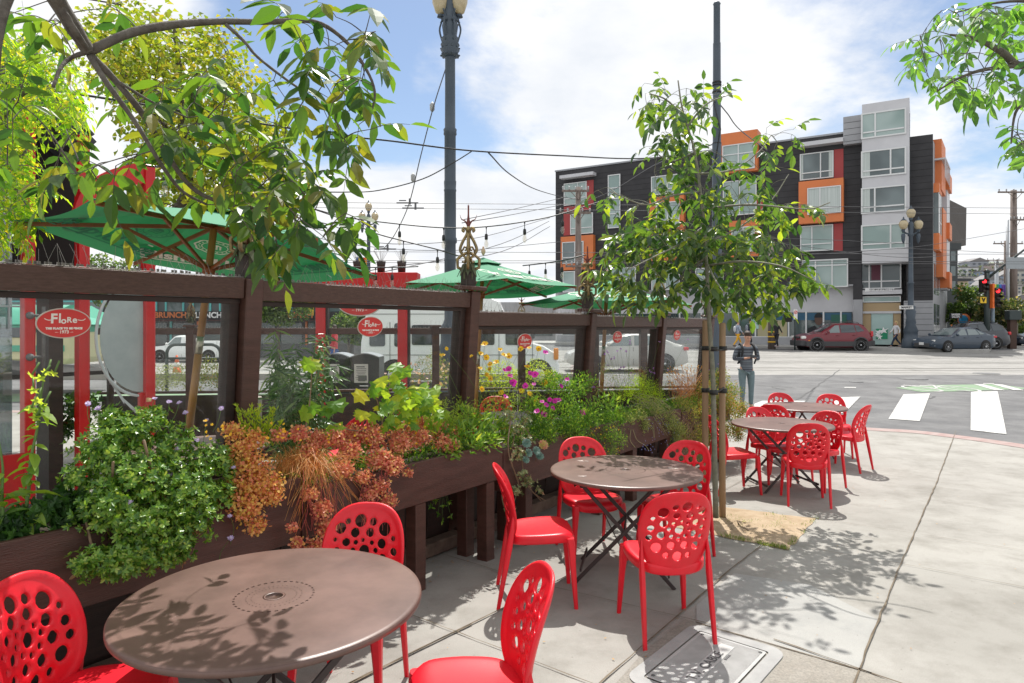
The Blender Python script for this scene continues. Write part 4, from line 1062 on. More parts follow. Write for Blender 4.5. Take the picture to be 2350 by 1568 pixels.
m_tan=mat('tan_blind',(.42,.31,.18),.8);m_blue=mat('blue_band',(.02,.09,.16),.4)
FA3=FA;
def F_at(px,off=0.0):
    """point of the facade plane (moved off metres towards the street) in image column px"""
    A=FA+FN*off;k=(px-CXP)/F;s_=(A.x-k*A.y)/(k*FL.y-FL.x);return A+FL*s_
def fz_at(px,py,off=0.0):q=F_at(px,off);return H-(py-HY)*q.y/F
def fpanel(b,x0,x1,zt,zb,off=0.0,th_=.1,mi=0,m_axis=True):
    a,c=F_at(x0,off),F_at(x1,off);d=c-a
    b.box((a+c)/2-FN*th_/2+Z*(zt+zb)/2,(d.length,th_,zt-zb),(-FL,FN,Z),mi)
bank=thing('apartment_building','modern charcoal apartment block with orange and red window panels above a bank','building',tuple(FA-FN*6))
zg=far_z();zr=fz_at(1975,302)
c5=crop(1850,200,2.412);c4b=crop(1300,200,2.6133);cz=crop(1330,380,3.92);c4z=crop(1780,680,5.595)
A_=F_at(1275);B_=F_at(1977)
# main volume
b=MB();dep=14
def vol(b,x0,x1,z0,z1,off,dep):
    a,c=F_at(x0,off),F_at(x1,off);d=c-a;b.box((a+c)/2-FN*dep/2+Z*(z0+z1)/2,(d.length,dep,z1-z0),(-FL,FN,Z))
zband=fz_at(1900,655)
vol(b,1275,1977,zband,zr,0,dep);w1=b.build('wall',m_bdark,bank)
b=MB();nse=int((zr-zband)/.42)
for i in range(1,nse):z_=zband+i*.42;fpanel(b,1276,1976,z_+.012,z_-.012,.006,.01)
b.build('siding_seams',m_bseam,w1)
b=MB();fpanel(b,1273,1978,zr+.12,zr,.08,.3);b.build('roof_edge',mat('grey_coping',(.30,.31,.33),.5),w1)
b=MB();vol(b,1275,1958,zg,zband,-.6,10);w0=b.build('ground_floor_wall',m_bwh,bank)
b=MB();vol(b,1957.5,1979,fz_at(1965,688)+.002,zband-.002,.08,3);b.build('wall',m_bdark,bank)
# tower
zt0=fz_at(2035,230,1.2)
b=MB();vol(b,1978,2087,fz_at(2035,575,1.0),zt0,1.0,4.0);tw=b.build('tower',m_bwh,bank)
b=MB();vol(b,1935,1978,fz_at(1955,330,.5),zt0-.5,.5,4.0);tg=b.build('stair_head',m_bgr,bank)
b=MB()
for i in range(8):fpanel(b,1936,1977,zt0-.9-i*.42,zt0-.92-i*.42,.51,.01)
b.build('siding_seams',m_bseam,tg)
# dark wall right of the tower, recess below it, grey base
b=MB();vol(b,2080,2141,fz_at(2120,690),fz_at(2115,312),.1,12);dw=b.build('wall',m_bdark,bank)
b=MB()
for i in range(1,int((fz_at(2115,312)-fz_at(2120,690))/.42)):z_=fz_at(2120,690)+i*.42;fpanel(b,2081,2140,z_+.012,z_-.012,.106,.01)
b.build('siding_seams',m_bseam,dw)
b=MB();vol(b,2074,2141,zg,fz_at(2120,690)-.002,.12,12);gw=b.build('base_wall',m_bgr,bank)
b=MB();vol(b,1958,1979,zg,fz_at(1965,688),.1,3);gw2=b.build('base_wall',m_bgr,bank)
b=MB()
for i in range(1,13):fpanel(b,2075,2140,zg+i*.36+.01,zg+i*.36-.01,.126,.01)
b.build('siding_seams',m_bseam,gw)
b=MB();vol(b,1975,2090,zg,fz_at(2035,575,1.0),-2.2,8);b.build('recess_wall',mat('grey_recess',(.20,.20,.21),.7),bank)
b=MB();vol(b,1978,2089,fz_at(2035,603,1.2),fz_at(2035,573,1.2),1.25,4.5);b.build('canopy',m_bwh,bank)
# windows: corners given in crop pixels: x0,x1, ytop,ybot at x0; mullions
def window(cf_,x0,x1,yt,yb,off,vm=(),hm=(),pm=None,label=None,cur=None,fw=.07,base=None):
    (X0,YT),(_,YB),(X1,_)=cf_(x0,yt),cf_(x0,yb),cf_(x1,yb)
    a,c=F_at(X0,off),F_at(X1,off);zt,zb=fz_at(X0,YT,off),fz_at(X0,YB,off);d=(c-a);L=d.length
    b=MB()
    def bar(s0,s1,z0,z1):q=a+d*((s0+s1)/2/L);b.box(q+Z*(z0+z1)/2+FN*.03,(s1-s0,.08,z1-z0),(-FL,FN,Z))
    bar(0,fw,zb,zt);bar(L-fw,L,zb,zt);bar(fw,L-fw,zt-fw,zt);bar(fw,L-fw,zb,zb+fw)
    for v in vm:bar(L*v-fw/2,L*v+fw/2,zb+fw,zt-fw)
    for h in hm:
        z_=zb+(zt-zb)*h;xs_=[fw]+[L*v for v in vm]+[L-fw]
        for q0,q1 in zip(xs_[:-1],xs_[1:]):bar(q0+.036,q1-.036,z_-fw/2,z_+fw/2)
    w_=b.build('window',m_fr,base or bank)
    b=MB();b.box((a+c)/2+Z*(zt+zb)/2+FN*.008,(L-fw,.01,zt-zb-fw),(-FL,FN,Z));b.build('pane',pm or m_p1,w_)
    if cur:
        for s0,s1 in cur:
            b=MB();n_=12;vs=[]
            for i in range(n_+1):q=a+d*(s0+(s1-s0)*i/n_)+FN*(.018+.006*(i%2));vs+=[q+Z*(zb+fw),q+Z*(zt-fw)]
            b.add(vs,[(2*i,2*i+2,2*i+3,2*i+1)for i in range(n_)]);b.build('curtain',m_cur,w_)
    return w_
def colour_panel(cf_,x0,x1,yt,yb,off,m_,name='panel',th_=.1,base=None):
    (X0,YT),(_,YB),(X1,_)=cf_(x0,yt),cf_(x0,yb),cf_(x1,yb)
    b=MB();fpanel(b,X0,X1,fz_at(X0,YT,off),fz_at(X0,YB,off),off,th_);return b.build(name,m_,base or bank)
# tower windows
for y0,y1,vm in((190,340,.32),(412,568,.66),(628,780,.31),(846,995,.66)):
    window(c5,608,874,y0,y1,1.02,(vm,),(.24,),m_p1 if y0 in(190,846)else m_p2,cur=None if y0 in(190,846)else[(.03,.2)],fw=.09)
# tower right return windows
b=MB();q=F_at(2087,1.0)
for y0,y1 in((190,340),(412,568),(628,780),(846,995)):
    X,YT=c5(876,y0-8);_,YB=c5(876,y1-8);zt,zb=fz_at(X,YT,1.0),fz_at(X,YB,1.0)
    b.box(q-FN*.9-FL*.012+Z*(zt+zb)/2,(.02,1.4,zt-zb),(-FL,FN,Z))
b.build('side_glazing',m_p2,tw)
# main facade right bays
window(c5,248,446,428,583,.05,(.62,),(.26,),m_p2,cur=[(.03,.1),(.86,.97)])
colour_panel(c5,448,504,400,568,.04,m_bred)
o1=colour_panel(c5,240,504,590,838,.55,m_bor,'orange_box',.6)
window(c5,292,490,628,785,.58,(.38,),(.22,),m_p1,cur=[(.04,.96)])
window(c5,250,444,852,1002,.05,(.36,),(.28,),m_p1);colour_panel(c5,446,500,836,998,.04,m_bred)
window(c5,260,532,1052,1215,.05,(.30,.66),(.78,),m_p1,fw=.08)
b=MB();(X0,Y0),(X1,_)=c5(235,375),c5(502,345);fpanel(b,X0,X1,fz_at(X0,Y0),fz_at(X0,Y0+9),.7,.7);b.build('sun_shade',m_bwh,bank)
# left part of facade
window(cz,185,402,272,482,.05,(.62,),(.30,),m_p1);colour_panel(cz,402,466,240,480,.04,m_bred)
colour_panel(cz,182,440,492,545,.04,m_bred);colour_panel(cz,180,245,552,768,.04,m_bred)
window(cz,246,462,566,760,.05,(.42,),(.30,),m_p1)
o2=colour_panel(cz,152,462,780,1100,.45,m_bor,'orange_box',.5)
window(cz,168,372,832,1038,.48,(.60,),(.28,),m_p2);window(cz,175,330,1110,1310,.50,(.72,),(),m_p1)
b=MB();(X0,Y0),(X1,_)=cz(140,212),cz(460,180);fpanel(b,X0,X1,fz_at(X0,Y0),fz_at(X0,Y0+7),.7,.7);b.build('sun_shade',m_bwh,bank)
window(cz,606,724,190,700,.05,(),(.27,.55,.75),m_p1)
window(cz,1020,1270,205,385,.05,(.62,),(.28,),m_p1);o3=colour_panel(cz,1000,1330,405,1010,.45,m_bor,'orange_box',.5)
window(cz,1065,1290,455,700,.48,(.5,),(.28,),m_p1);window(cz,1065,1290,760,960,.48,(.5,),(.28,),m_p1)
# orange penthouse bay behind the young tree
o4=colour_panel(c4b,1200,1435,335,590,.55,m_bor,'orange_box',1.2);window(c4b,1212,1418,410,575,.58,(.5,),(.62,),m_p1)
colour_panel(c4b,1255,1440,890,1120,.45,m_bor,'orange_box',.5);window(c4b,1270,1420,930,1090,.48,(.5,),(.3,),m_p1)
window(c4b,1215,1430,640,860,.05,(.5,),(.3,),m_p1);colour_panel(c4b,1430,1470,720,880,.04,m_bred)
for x0 in(480,760,1040):window(c4b,x0,x0+180,1190,1330,.05,(.5,),(.7,),m_p1)
# white ledge with shop lettering, shop glazing
b=MB();fpanel(b,1275,1958,zband+.02,zband-.10,.02,.8);b.build('ledge',m_bgr,bank)
zs_t=fz_at(1900,715,-.55);zs_b=zg+.55
b=MB();fpanel(b,1277,1956,zs_b-.002,zg,-.35,.25);b.build('plinth',m_bgr,bank)
sx=[1290,1345,1400,1455,1510,1560,1610,1654,1695,1734,1775,1810,1850,1890,1930,1956]
for i in range(len(sx)-1):
    x0,x1=sx[i],sx[i+1];a,c=F_at(x0,-.5),F_at(x1,-.5);d=c-a;b=MB();L=d.length
    b.box(a+Z*(zs_b+zs_t)/2+FN*.03,(.10,.1,zs_t-zs_b),(-FL,FN,Z));b.box((a+c)/2+Z*zs_b+FN*.03,(L-.1,.1,.08),(-FL,FN,Z))
    w_=b.build('shop_window',m_fr,bank)
    b=MB();b.box((a+c)/2+Z*(zs_b+zs_t)/2,(L,.02,zs_t-zs_b-.1),(-FL,FN,Z));b.build('pane',m_p3,w_)
    if i>=9:b=MB();b.box((a+c)/2+Z*(zs_t-.35)+FN*.018,(L-.12,.01,.5),(-FL,FN,Z));b.build('blue_band',m_blue,w_)
    if i in(9,10):b=MB();b.box((a+c)/2+Z*((zs_b+zs_t)/2-.3)+FN*.016,(L*.78,.01,(zs_t-zs_b)*.78),(-FL,FN,Z));b.build('blind',mat('beige_blind',(.40,.36,.22),.8),w_)
# posters in the shop windows
def fposter(name,cf_,x0,y0,x1,y1,off,m_):return colour_panel(cf_,x0,x1,y0,y1,off,m_,name,.01)
m_pale=mat('pale_poster',(.40,.60,.56),.5);m_gl=mat('logo_green',(.01,.25,.12),.5)
fposter('poster',c4z,302,562,402,688,-.44,m_pale);fposter('poster_mark',c4z,335,632,368,660,-.425,m_gl)
b=MB();pp=F_at(c4z(352,600)[0],-.42);vs,fs=text_geo('EXP',.34,.008);b.add(vs,fs,M=frame((pp.x,pp.y,fz_at(*c4z(352,602),-.42)),-FL,Z));b.build('poster_lettering',m_gl,bank)
fposter('green_poster',c4z,1392,495,1605,660,-.44,mat('deep_green_poster',(.015,.10,.07),.4))
# portrait poster: head and shoulders of a smiling man
q=F_at(c4z(1222,600)[0],-.43);pz=fz_at(*c4z(1222,560),-.43)
b=MB();M=frame((q.x,q.y,pz),-FL,Z);b.add([(math.cos(6.283*i/24)*.26,math.sin(6.283*i/24)*.40,0)for i in range(24)],[tuple(range(24))],M=M);b.build('portrait_face',mat('portrait_skin',(.10,.055,.04),.6),bank)
b=MB();b.add([(-.75,-1.15,-.004),(.75,-1.15,-.004),(.68,-.62,-.004),(.25,-.42,-.004),(0,-.75,-.004),(-.25,-.42,-.004),(-.68,-.62,-.004)],[tuple(range(7))],M=M);b.add([(math.cos(math.pi*i/12)*.28,.12+math.sin(math.pi*i/12)*.34,.004)for i in range(13)],[tuple(range(13))],M=M);b.build('portrait_shirt',mat('portrait_dark',(.012,.014,.018),.7),bank)
b=MB();
for t_,x,y in(('ARRIBA',1075,178),('SA',200,178)):
    q=F_at(c4z(x,y)[0],.06);vs,fs=text_geo(t_,.40,.012);b.add(vs,fs,M=frame((q.x,q.y,fz_at(*c4z(x,y),.06)),-FL,Z))
b.build('shop_lettering',mat('dark_letters',(.03,.03,.04),.5),bank)
# corner entrance under the tower
window(c5,604,845,1066,1222,-.4,(.22,.52),(.28,),m_p2,fw=.08)
colour_panel(c5,668,722,1078,1168,-.34,mat('maroon_blind',(.10,.02,.04),.6),'blind',.01)
b=MB();(X0,Y0),(X1,_)=c5(604,1228),c5(848,1228);fpanel(b,X0,X1,fz_at(X0,Y0,0),fz_at(X0,Y0+10,0),.0,.8);b.build('sign_ledge',m_bwh,bank)
b=MB();q=F_at(c5(720,1226)[0],.05);vs,fs=text_geo('BANK of the WEST',.20,.004);b.add(vs,fs,M=frame((q.x,q.y,fz_at(*c5(720,1226),.05)),-FL,Z));b.build('bank_lettering',mat('white_letters',(.8,.8,.8),.5),bank)
fposter('bank_badge',c5,632,1214,658,1236,.04,mat('white_letters',(.8,.8,.8)))
window(c5,618,842,1264,1300,-.3,(),(),m_p1,fw=.06);colour_panel(c5,620,840,1303,1352,-.3,m_tan,'blind',.02)
b=MB();(X0,Y0),(X1,_)=c5(604,1352),c5(845,1352);fpanel(b,X0,X1,fz_at(X0,Y0,-.2),fz_at(X0,Y0+5,-.2),-.2,.3);b.build('door_head',m_bwh,bank)
X0,Y0=c5(604,1362);zt_=fz_at(X0,Y0,-.3)
for x0,x1,m_ in((618,666,m_tan),(668,796,mat('pale_door_glass',(.36,.50,.48),.15,spec=.8)),(798,842,m_tan)):
    b=MB();xa,xb=c5(x0,0)[0],c5(x1,0)[0];fpanel(b,xa,xb,zt_,zg+.12,-.3,.03);b.build('door_glazing',m_,bank)
fposter('door_poster',c5,696,1454,764,1514,-.26,m_gl)
b=MB() # four white stars curving round on the green poster
for k,(x,y,r_)in enumerate(((712,1474,.20),(740,1466,.24),(704,1490,.16),(718,1502,.18))):
    q=F_at(c5(x,y)[0],-.24);M=frame((q.x,q.y,fz_at(*c5(x,y),-.24)),-FL,Z)@Matrix.Rotation(k*.5,4,'Z')
    b.add([(math.cos(2*math.pi*i/10)*r_*(1 if i%2==0 else .38)*1.4,math.sin(2*math.pi*i/10)*r_*(1 if i%2==0 else .38),0)for i in range(10)],[tuple(range(10))],M=M)
b.build('poster_stars',mat('white_letters',(.8,.8,.8)),bank)
# receding side: grey wall, bays with orange boxes
SD=Vector((.6,.8,0));SN=Vector((.8,-.6,0));Q0=F_at(2141,.1)
def sbox(b,s0,s1,z0,z1,off,th_):
    off*=.42;th_*=.6
    b.box(Q0+SD*(s0+s1)/2+SN*(off-th_/2)+Z*(z0+z1)/2,(s1-s0,th_,z1-z0),(SD,SN,Z))
ztop=fz_at(2141,312)
b=MB();sbox(b,0.02,11,zg,ztop-.3,.0,1.6);b.build('side_wall',m_bgr,bank)
b=MB();sbox(b,1.2,4.2,zg+10.2,ztop+.0,.9,1.0);o5=b.build('orange_box',m_bor,bank)
b=MB();sbox(b,0.9,4.8,ztop-1.4,ztop-1.3,1.5,1.6);
for k in range(6):sbox(b,.9+k*.72,1.0+k*.72,ztop-2.6,ztop-1.4,1.45,.06)
b.build('balcony_rail',m_bwh,bank)
b=MB();sbox(b,.3,2.2,zg+9.9,zg+10.5,.75,.8);b.build('orange_box',m_bor,bank);b=MB();sbox(b,.3,2.2,zg+6.2,zg+7.3,.75,.8);b.build('orange_box',m_bor,bank)
b=MB();sbox(b,.35,2.15,zg+7.3,zg+9.9,.70,.7);bb=b.build('bay_window',m_p2,bank)
b=MB()
for s_ in(.35,1.2,2.1):sbox(b,s_-.04,s_+.04,zg+7.3,zg+9.9,.74,.06)
sbox(b,.35,2.15,zg+8.0,zg+8.08,.735,.05);b.build('bay_frame',m_fr,bb)
b=MB();sbox(b,2.2,5,zg+4.6,zg+9.2,.9,1.0);b.build('orange_box',m_bor,bank)
b=MB();sbox(b,5,7.5,zg+3.9,zg+12.2,.95,1.0);w_=b.build('white_bay',m_bwh,bank)
for z0 in(zg+4.0,zg+7.4,zg+10.8):
    b=MB();sbox(b,4.9,7.0,z0,z0+1.1,1.35,1.2);b.build('orange_spandrel',m_bor,w_)
b=MB()
for s_ in(.5,1.5,2.6,3.6):
    for z0 in(zg+.8,zg+3.4):sbox(b,s_,s_+.75,z0,z0+2.0,.02,.03)
b.build('side_windows',m_p2,bank)
# ---- Victorian house with shingled roof behind, orange house, barber sign
vh=thing('victorian_house','tall dark grey house with shingled mansard roof behind the apartment block','house',(37.5,57,0))
VO=P(2172,745,56);VO.z=0
def vbox(b,x0,x1,y0,y1,z0,z1):b.box((VO.x+(x0+x1)/2,VO.y+(y0+y1)/2,(z0+z1)/2),(x1-x0,y1-y0,z1-z0))
zy=lambda py,Y=56:H-(py-HY)*Y/F
b=MB();vbox(b,-3,.35,0,8,0,zy(560));b.build('wall',mat('slate_paint',(.05,.058,.06),.6),vh)
b=MB();vbox(b,-.9,.7,-.35,.0,zy(700),zy(560));vbox(b,-1.0,.9,-.5,0,zy(575),zy(560));vbox(b,-1.0,.9,-.5,0,zy(705),zy(695));b.build('bay',mat('slate_paint',(.05,.058,.06)),vh)
b=MB();b.prism([(VO.x-3,VO.y-.4,zy(558)),(VO.x+1.35,VO.y-.4,zy(565)),(VO.x+1.40,VO.y-.4,zy(480)),(VO.x-.6,VO.y-.2,zy(450)),(VO.x-3,VO.y,zy(450))],(0,8,0));rf=b.build('roof',mat('shingles',(.10,.09,.085),.85,(.17,.16,.15),22,.5,30,stretch=(1,1,3)),vh)
b=MB()
for k in range(3):
    vbox(b,-.75,-.35,-.38,-.36,zy(600+34*k),zy(578+34*k));vbox(b,.1,.5,-.38,-.36,zy(600+34*k),zy(578+34*k))
b.build('windows',m_p2,vh)
oh=thing('orange_house','narrow orange and cream house standing behind the charcoal block, over the barber sign','house',tuple(P(2195,745,62).xy)+(0,))
VO=P(2196,745,62);VO.z=0;zy2=lambda py:zy(py,62)
b=MB();vbox(b,-1.5,.75,0,6,0,zy2(650));b.build('wall',mat('orange_paint',(.62,.20,.05),.6),oh)
b=MB();vbox(b,-1.6,.95,-.15,0,zy2(655),zy2(645));
for x in(-1.0,-.05,.65):vbox(b,x-.06,x+.06,-.06,0,zy2(730),zy2(655))
vbox(b,-1.1,.7,-.06,0,zy2(690),zy2(684));vbox(b,-1.1,.7,-.06,0,zy2(722),zy2(716));b.build('cream_trim',mat('cream_paint',(.62,.52,.38),.6),oh)
b=MB();vbox(b,-.75,-.3,-.05,0,zy2(712),zy2(694));vbox(b,.1,.5,-.05,0,zy2(712),zy2(694));vbox(b,-.75,-.3,-.05,0,zy2(682),zy2(662));b.build('windows',m_p2,oh)
b=MB();vbox(b,-1.5,.9,-.6,.3,zy2(646),zy2(640));b.build('roof',m_roofd,oh)
cb=crop(2200,700,7.833)
def yplane(cf_,x,y,Y):return P(*cf_(x,y),Y)
sgn=thing('barber_sign','dark sign reading BARBER SALON in white on the house corner','sign',tuple(yplane(cb,1045,560,46).xy)+(0,))
a,c=yplane(cb,930,512,46),yplane(cb,1160,605,46)
b=MB();b.bbox((a+c)/2,(c.x-a.x,.12,a.z-c.z),None,.01);b.build('board',mat('sign_navy',(.02,.025,.035),.5),sgn)
b=MB()
for t_,y in(('BARBER',536),('SALON',580)):
    vs,fs=text_geo(t_,.17,.006);q=yplane(cb,1045,y,45.9);b.add(vs,fs,M=frame(q,(1,0,0),(0,0,1)))
b.build('lettering',mat('white_letters',(.8,.8,.8)),sgn)
rs=thing('round_sign','round blue and orange projecting sign right of the barber sign','sign',tuple(yplane(cb,1195,635,49).xy)+(0,))
q=yplane(cb,1198,635,49);b=MB();b.lathe([(.001,-.06),(.44,-.06),(.44,.06),(.001,.06)],q,28,axis=Vector((0,1,0)));b.build('orange_ring',m_bor,rs)
b=MB();b.lathe([(.001,.04),(.15,.10),(.34,.06),(.36,-.0)],q+Vector((-.08,-.03,0)),28,axis=Vector((0,-1,0)));b.build('blue_disc',mat('blue_gloss',(.03,.22,.42),.2),rs)

# ================================================================== HILL AND FAR TOWN
b=MB();hx=[2185,2200,2230,2260,2290,2320,2350,2420,2520,2700];hy=[640,622,606,600,606,622,634,640,650,690];Yh=420
vs=[]
for j,(fY,fh)in enumerate(((.55,.0),(.7,.35),(.85,.75),(1.0,1.0),(1.15,.7))):
    for x,y in zip(hx,hy):
        p=P(x,y,Yh);vs.append((p.x*(1 if fY==1 else 1),Yh*fY,rz(99)+(p.z-rz(99))*fh+rnd(-2,2)*(0<fh<1)))
n_=len(hx);b.add(vs,[(j*n_+i,j*n_+i+1,(j+1)*n_+i+1,(j+1)*n_+i)for j in range(4)for i in range(n_-1)],smooth=True)
struct(b.build('hill',mat('hill_scrub',(.16,.20,.16),.9,(.24,.26,.20),.05)))
m_hh=[mat('pale_house_%s'%k,c,.8)for k,c in(('cream',(.50,.48,.44)),('white',(.60,.60,.60)),('grey',(.34,.36,.40)),('rose',(.42,.34,.32)),('blue',(.30,.36,.45)))]
m_hw=mat('far_window',(.10,.12,.15),.3);m_hr=mat('far_roof',(.20,.19,.19),.8)
hs_=[(2190,652,.6),(2205,690,.5),(2218,660,.7),(2232,712,.42),(2245,690,.5),(2206,720,.38),(2262,716,.4),(2280,660,.7),(2300,690,.55),(2312,650,.75),(2330,668,.65),(2343,700,.5),(2334,725,.38),(2318,716,.4),(2270,640,.85),(2347,640,.8),(2225,628,.88),(2248,612,.95),(2292,625,.9),(2185,672,.5),(2240,648,.75),(2260,672,.6),(2322,738,.33),(2345,745,.3)]
desc=['cream','white','grey','rose','blue']
for i,(px,py,fr_)in enumerate(hs_):
    Yq=150+fr_*260;p=P(px,py,Yq);w_=rnd(5,8.5)*(Yq/300);hgt=rnd(4.5,7)*(Yq/300)
    hm=i%5;t_=thing('hillside_house',('%s box-shaped house on the distant hill'%desc[hm]),'house',(p.x,Yq,0),group='small %s houses on the distant hill'%desc[hm])
    b=MB();b.box((p.x,Yq+w_/2,p.z-hgt*1.2),(w_,w_,hgt*3.4));b.build('wall',m_hh[hm],t_)
    b=MB();zt_=p.z+hgt*.5
    if i%2:b.prism([(p.x-w_*.54,Yq-.4,zt_),(p.x+w_*.54,Yq-.4,zt_),(p.x,Yq-.4,zt_+hgt*.35)],(0,w_+.8,0))
    else:b.box((p.x,Yq+w_/2,zt_+hgt*.03),(w_*1.05,w_*1.05,hgt*.08))
    b.build('roof',m_hr,t_);
    for r_ in range(2):
        for c_ in range(3):b=MB();b.box((p.x+w_*(-.3+.3*c_),Yq-.1,zt_-hgt*(.25+.34*r_)),(w_*.13,.3,hgt*.16));b.build('window',m_hw,t_)

# ================================================================== VEHICLES
m_tyre=mat('tyre_rubber',(.018,.018,.018),.8);m_rim=mat('alloy',(.55,.56,.58),.3,metal=.7)
m_cglass=mat('car_glass',(.03,.04,.045),.06,spec=.9,coat=.5);m_cglass2=mat('car_glass_light',(.16,.20,.20),.08,spec=.9,coat=.5)
m_clad=mat('grey_cladding',(.055,.055,.058),.6);m_chrome=mat('chrome',(.7,.7,.7),.15,metal=1)
m_tail=mat('tail_red',(.55,.01,.02),.2,coat=.5);m_head=mat('headlamp',(.75,.75,.72),.1,coat=.8);m_amb=mat('amber_lamp',(.75,.25,.02),.3);m_plate=mat('number_plate',(.7,.7,.68),.5)
def paint(name,c):return mat(name,c,.32,coat=.45,spec=.45)
def car(name,label,cat,loc,heading,L,Wd,prof,belt,wheels,wr,m_body,glass,pillars,clad=None,group=None,roof_rails=False,mirror=None,doors=(),lights=(),windsc=None,handles=()):
    """prof: (x, z) upper outline front to rear; belt: waist height function; glass: side window polygons (x,z)"""
    t=thing(name,label,cat,loc,heading,group,world=False)
    hw=Wd/2
    def topz(x):
        for(a,za),(c,zc)in zip(prof[:-1],prof[1:]):
            if a<=x<=c:return za+(zc-za)*(x-a)/(c-a)
        return prof[-1][1]
    n=56;b=MB();rows=[]
    for i in range(n+1):
        x=L*i/n;e=min(x,L-x);ft=min(e/.55,1);ww=hw*(.80+.20*math.sin(ft*math.pi/2));zt=topz(x);zb_=.22+.14*(1-min(e/.4,1));bl=min(belt(x),zt-.01)
        cab=max(0.0,zt-belt(x));inset=min(cab*.33,.24);rows.append([(x,0,zb_),(x,-ww*.93,zb_),(x,-ww*.99,zb_+.12),(x,-ww,(zb_+bl)*.52),(x,-ww*.975,bl-.04),(x,-(ww*.95),bl),(x,-(ww*.95-inset),max(zt-.07,bl)),(x,-(ww*.95-inset-.10),zt-.015),(x,0,zt)])
    k=len(rows[0]);vs=[v for r_ in rows for v in r_];fs=[(i*k+j,i*k+j+1,(i+1)*k+j+1,(i+1)*k+j)for i in range(n)for j in range(k-1)]
    fs.append(tuple(range(k)));fs.append(tuple(range(n*k,n*k+k))[::-1])
    vm=[(x,-y,z)for x,y,z in vs];b.add(vs,fs,smooth=True);b.add(vm,[f[::-1]for f in fs],smooth=True)
    body=b.build('body',m_body,t,autosmooth=35)
    def ysurf(x,z):
        e=min(x,L-x);ft=min(e/.55,1);ww=hw*(.80+.20*math.sin(ft*math.pi/2));zt=topz(x);bl=belt(x)
        cab=max(zt-bl,1e-3);inset=min(cab*.33,.24)
        if z<=bl:return ww*(1.0 if z<bl-.06 else .965)
        return ww*.95-inset*min((z-bl)/max(zt-.07-bl,.05),1)
    for sgn_ in(-1,1):
        for poly,gm in glass:
            b=MB();b.add([(x,sgn_*(ysurf(x,z)+.012),z)for x,z in poly],[tuple(range(len(poly)))]);b.build('side_window',gm,t)
        b=MB()
        for x in doors:b.add([(x-.006,sgn_*(hw+.004),.30),(x+.006,sgn_*(hw+.004),.30),(x+.006,sgn_*(ysurf(x,belt(x))+.012),belt(x)),(x-.006,sgn_*(ysurf(x,belt(x))+.012),belt(x))],[(0,1,2,3)])
        if doors:b.build('door_seams',m_clad,t)
        for x,z in handles:b=MB();b.bbox((x,sgn_*(hw+.012),z),(.17,.03,.03),None,.008);b.build('door_handle',m_body,t)
        if mirror:b=MB();b.sphere((mirror[0],sgn_*(hw+.10),mirror[1]),(.07,.11,.08),10,7);b.build('mirror',m_body,t)
        if clad:
            b=MB()
            b.bbox((L/2,sgn_*(hw+.004),.42),(L*.9,.03,.30),None,.01)
            for wx in wheels:b.lathe([(wr*1.38,-.02),(wr*1.38,.03),(wr*1.15,.035),(wr*1.15,-.02)],(wx,sgn_*(hw-.0),wr+.02),28,axis=Vector((0,sgn_,0)))
            for x in(.22,L-.22):b.bbox((x,0 if sgn_>0 else 0,.46),(.55,Wd*.93,.34),None,.04)if sgn_>0 else None
            b.build('cladding',clad,t)
        if roof_rails:b=MB();b.tube(catmull([(L*.40,sgn_*hw*.62,topz(L*.4)),(L*.45,sgn_*hw*.62,topz(L*.5)+.06),(L*.75,sgn_*hw*.62,topz(L*.75)+.06),(L*.82,sgn_*hw*.62,topz(L*.82))]),.018,6);b.build('roof_rail',m_clad,t)
        for wx in wheels:
            b=MB();b.lathe([(.001,-.10),(wr*1.12,-.10),(wr*1.12,.006),(.001,.006)],(wx,sgn_*hw,wr+.02),28,axis=Vector((0,sgn_,0)));b.build('wheel_arch',m_black,t)
            b=MB();ax=Vector((0,sgn_,0));cw=Vector((wx,sgn_*(hw-.09),wr))
            b.lathe([(wr*.62,.11),(wr*.94,.112),(wr,.09),(wr,-.09),(wr*.9,-.11),(wr*.3,-.11)],cw,28,axis=ax);wo_=b.build('wheel',m_tyre,t)
            b=MB();b.lathe([(.001,.085),(wr*.16,.105),(wr*.18,.07),(wr*.55,.06),(wr*.62,.105),(wr*.66,.112),(wr*.63,.07)],cw,28,axis=ax,mi=0)
            b.build('rim',mat('rim_shadow',(.10,.10,.11),.5,metal=.5),wo_)
            b=MB()
            ns=6 if clad else 10
            for q in range(ns):
                a=6.2832*q/ns;d=Vector((math.cos(a),0,math.sin(a)));b.bbox(cw+ax*.10+d*wr*.36,(wr*.52,.02,wr*(.20 if clad else .12)),(d,ax,d.cross(ax)),.004)
            b.lathe([(wr*.60,.095),(wr*.63,.112),(wr*.66,.108),(wr*.65,.09)],cw,28,axis=ax);b.lathe([(.001,.12),(wr*.14,.115),(wr*.17,.09)],cw,14,axis=ax);b.build('spokes',m_rim,wo_)
    if windsc:
        for nm,(x0,z0,x1,z1),gm in windsc:
            b=MB();n2=8;vs=[]
            for i in range(n2+1):
                y=-1+2*i/n2
                for x,z,f_ in((x0,z0,.80),(x1,z1,.66)):yy_=y*hw*f_;vs.append((x+(.10*y*y if nm=='windscreen' else-.08*y*y),yy_,z+.015-.01*y*y))
            b.add(vs,[(2*i,2*i+2,2*i+3,2*i+1)for i in range(n2)]);b.build(nm,gm,t,solid=.01)
    for nm,c,s_,m_ in lights:
        for sg in((-1,1)if c[1]else(1,)):
            b=MB();b.bbox((c[0],c[1]*sg,c[2]),s_,None,min(s_)*.3);b.build(nm,m_,t)
    return t
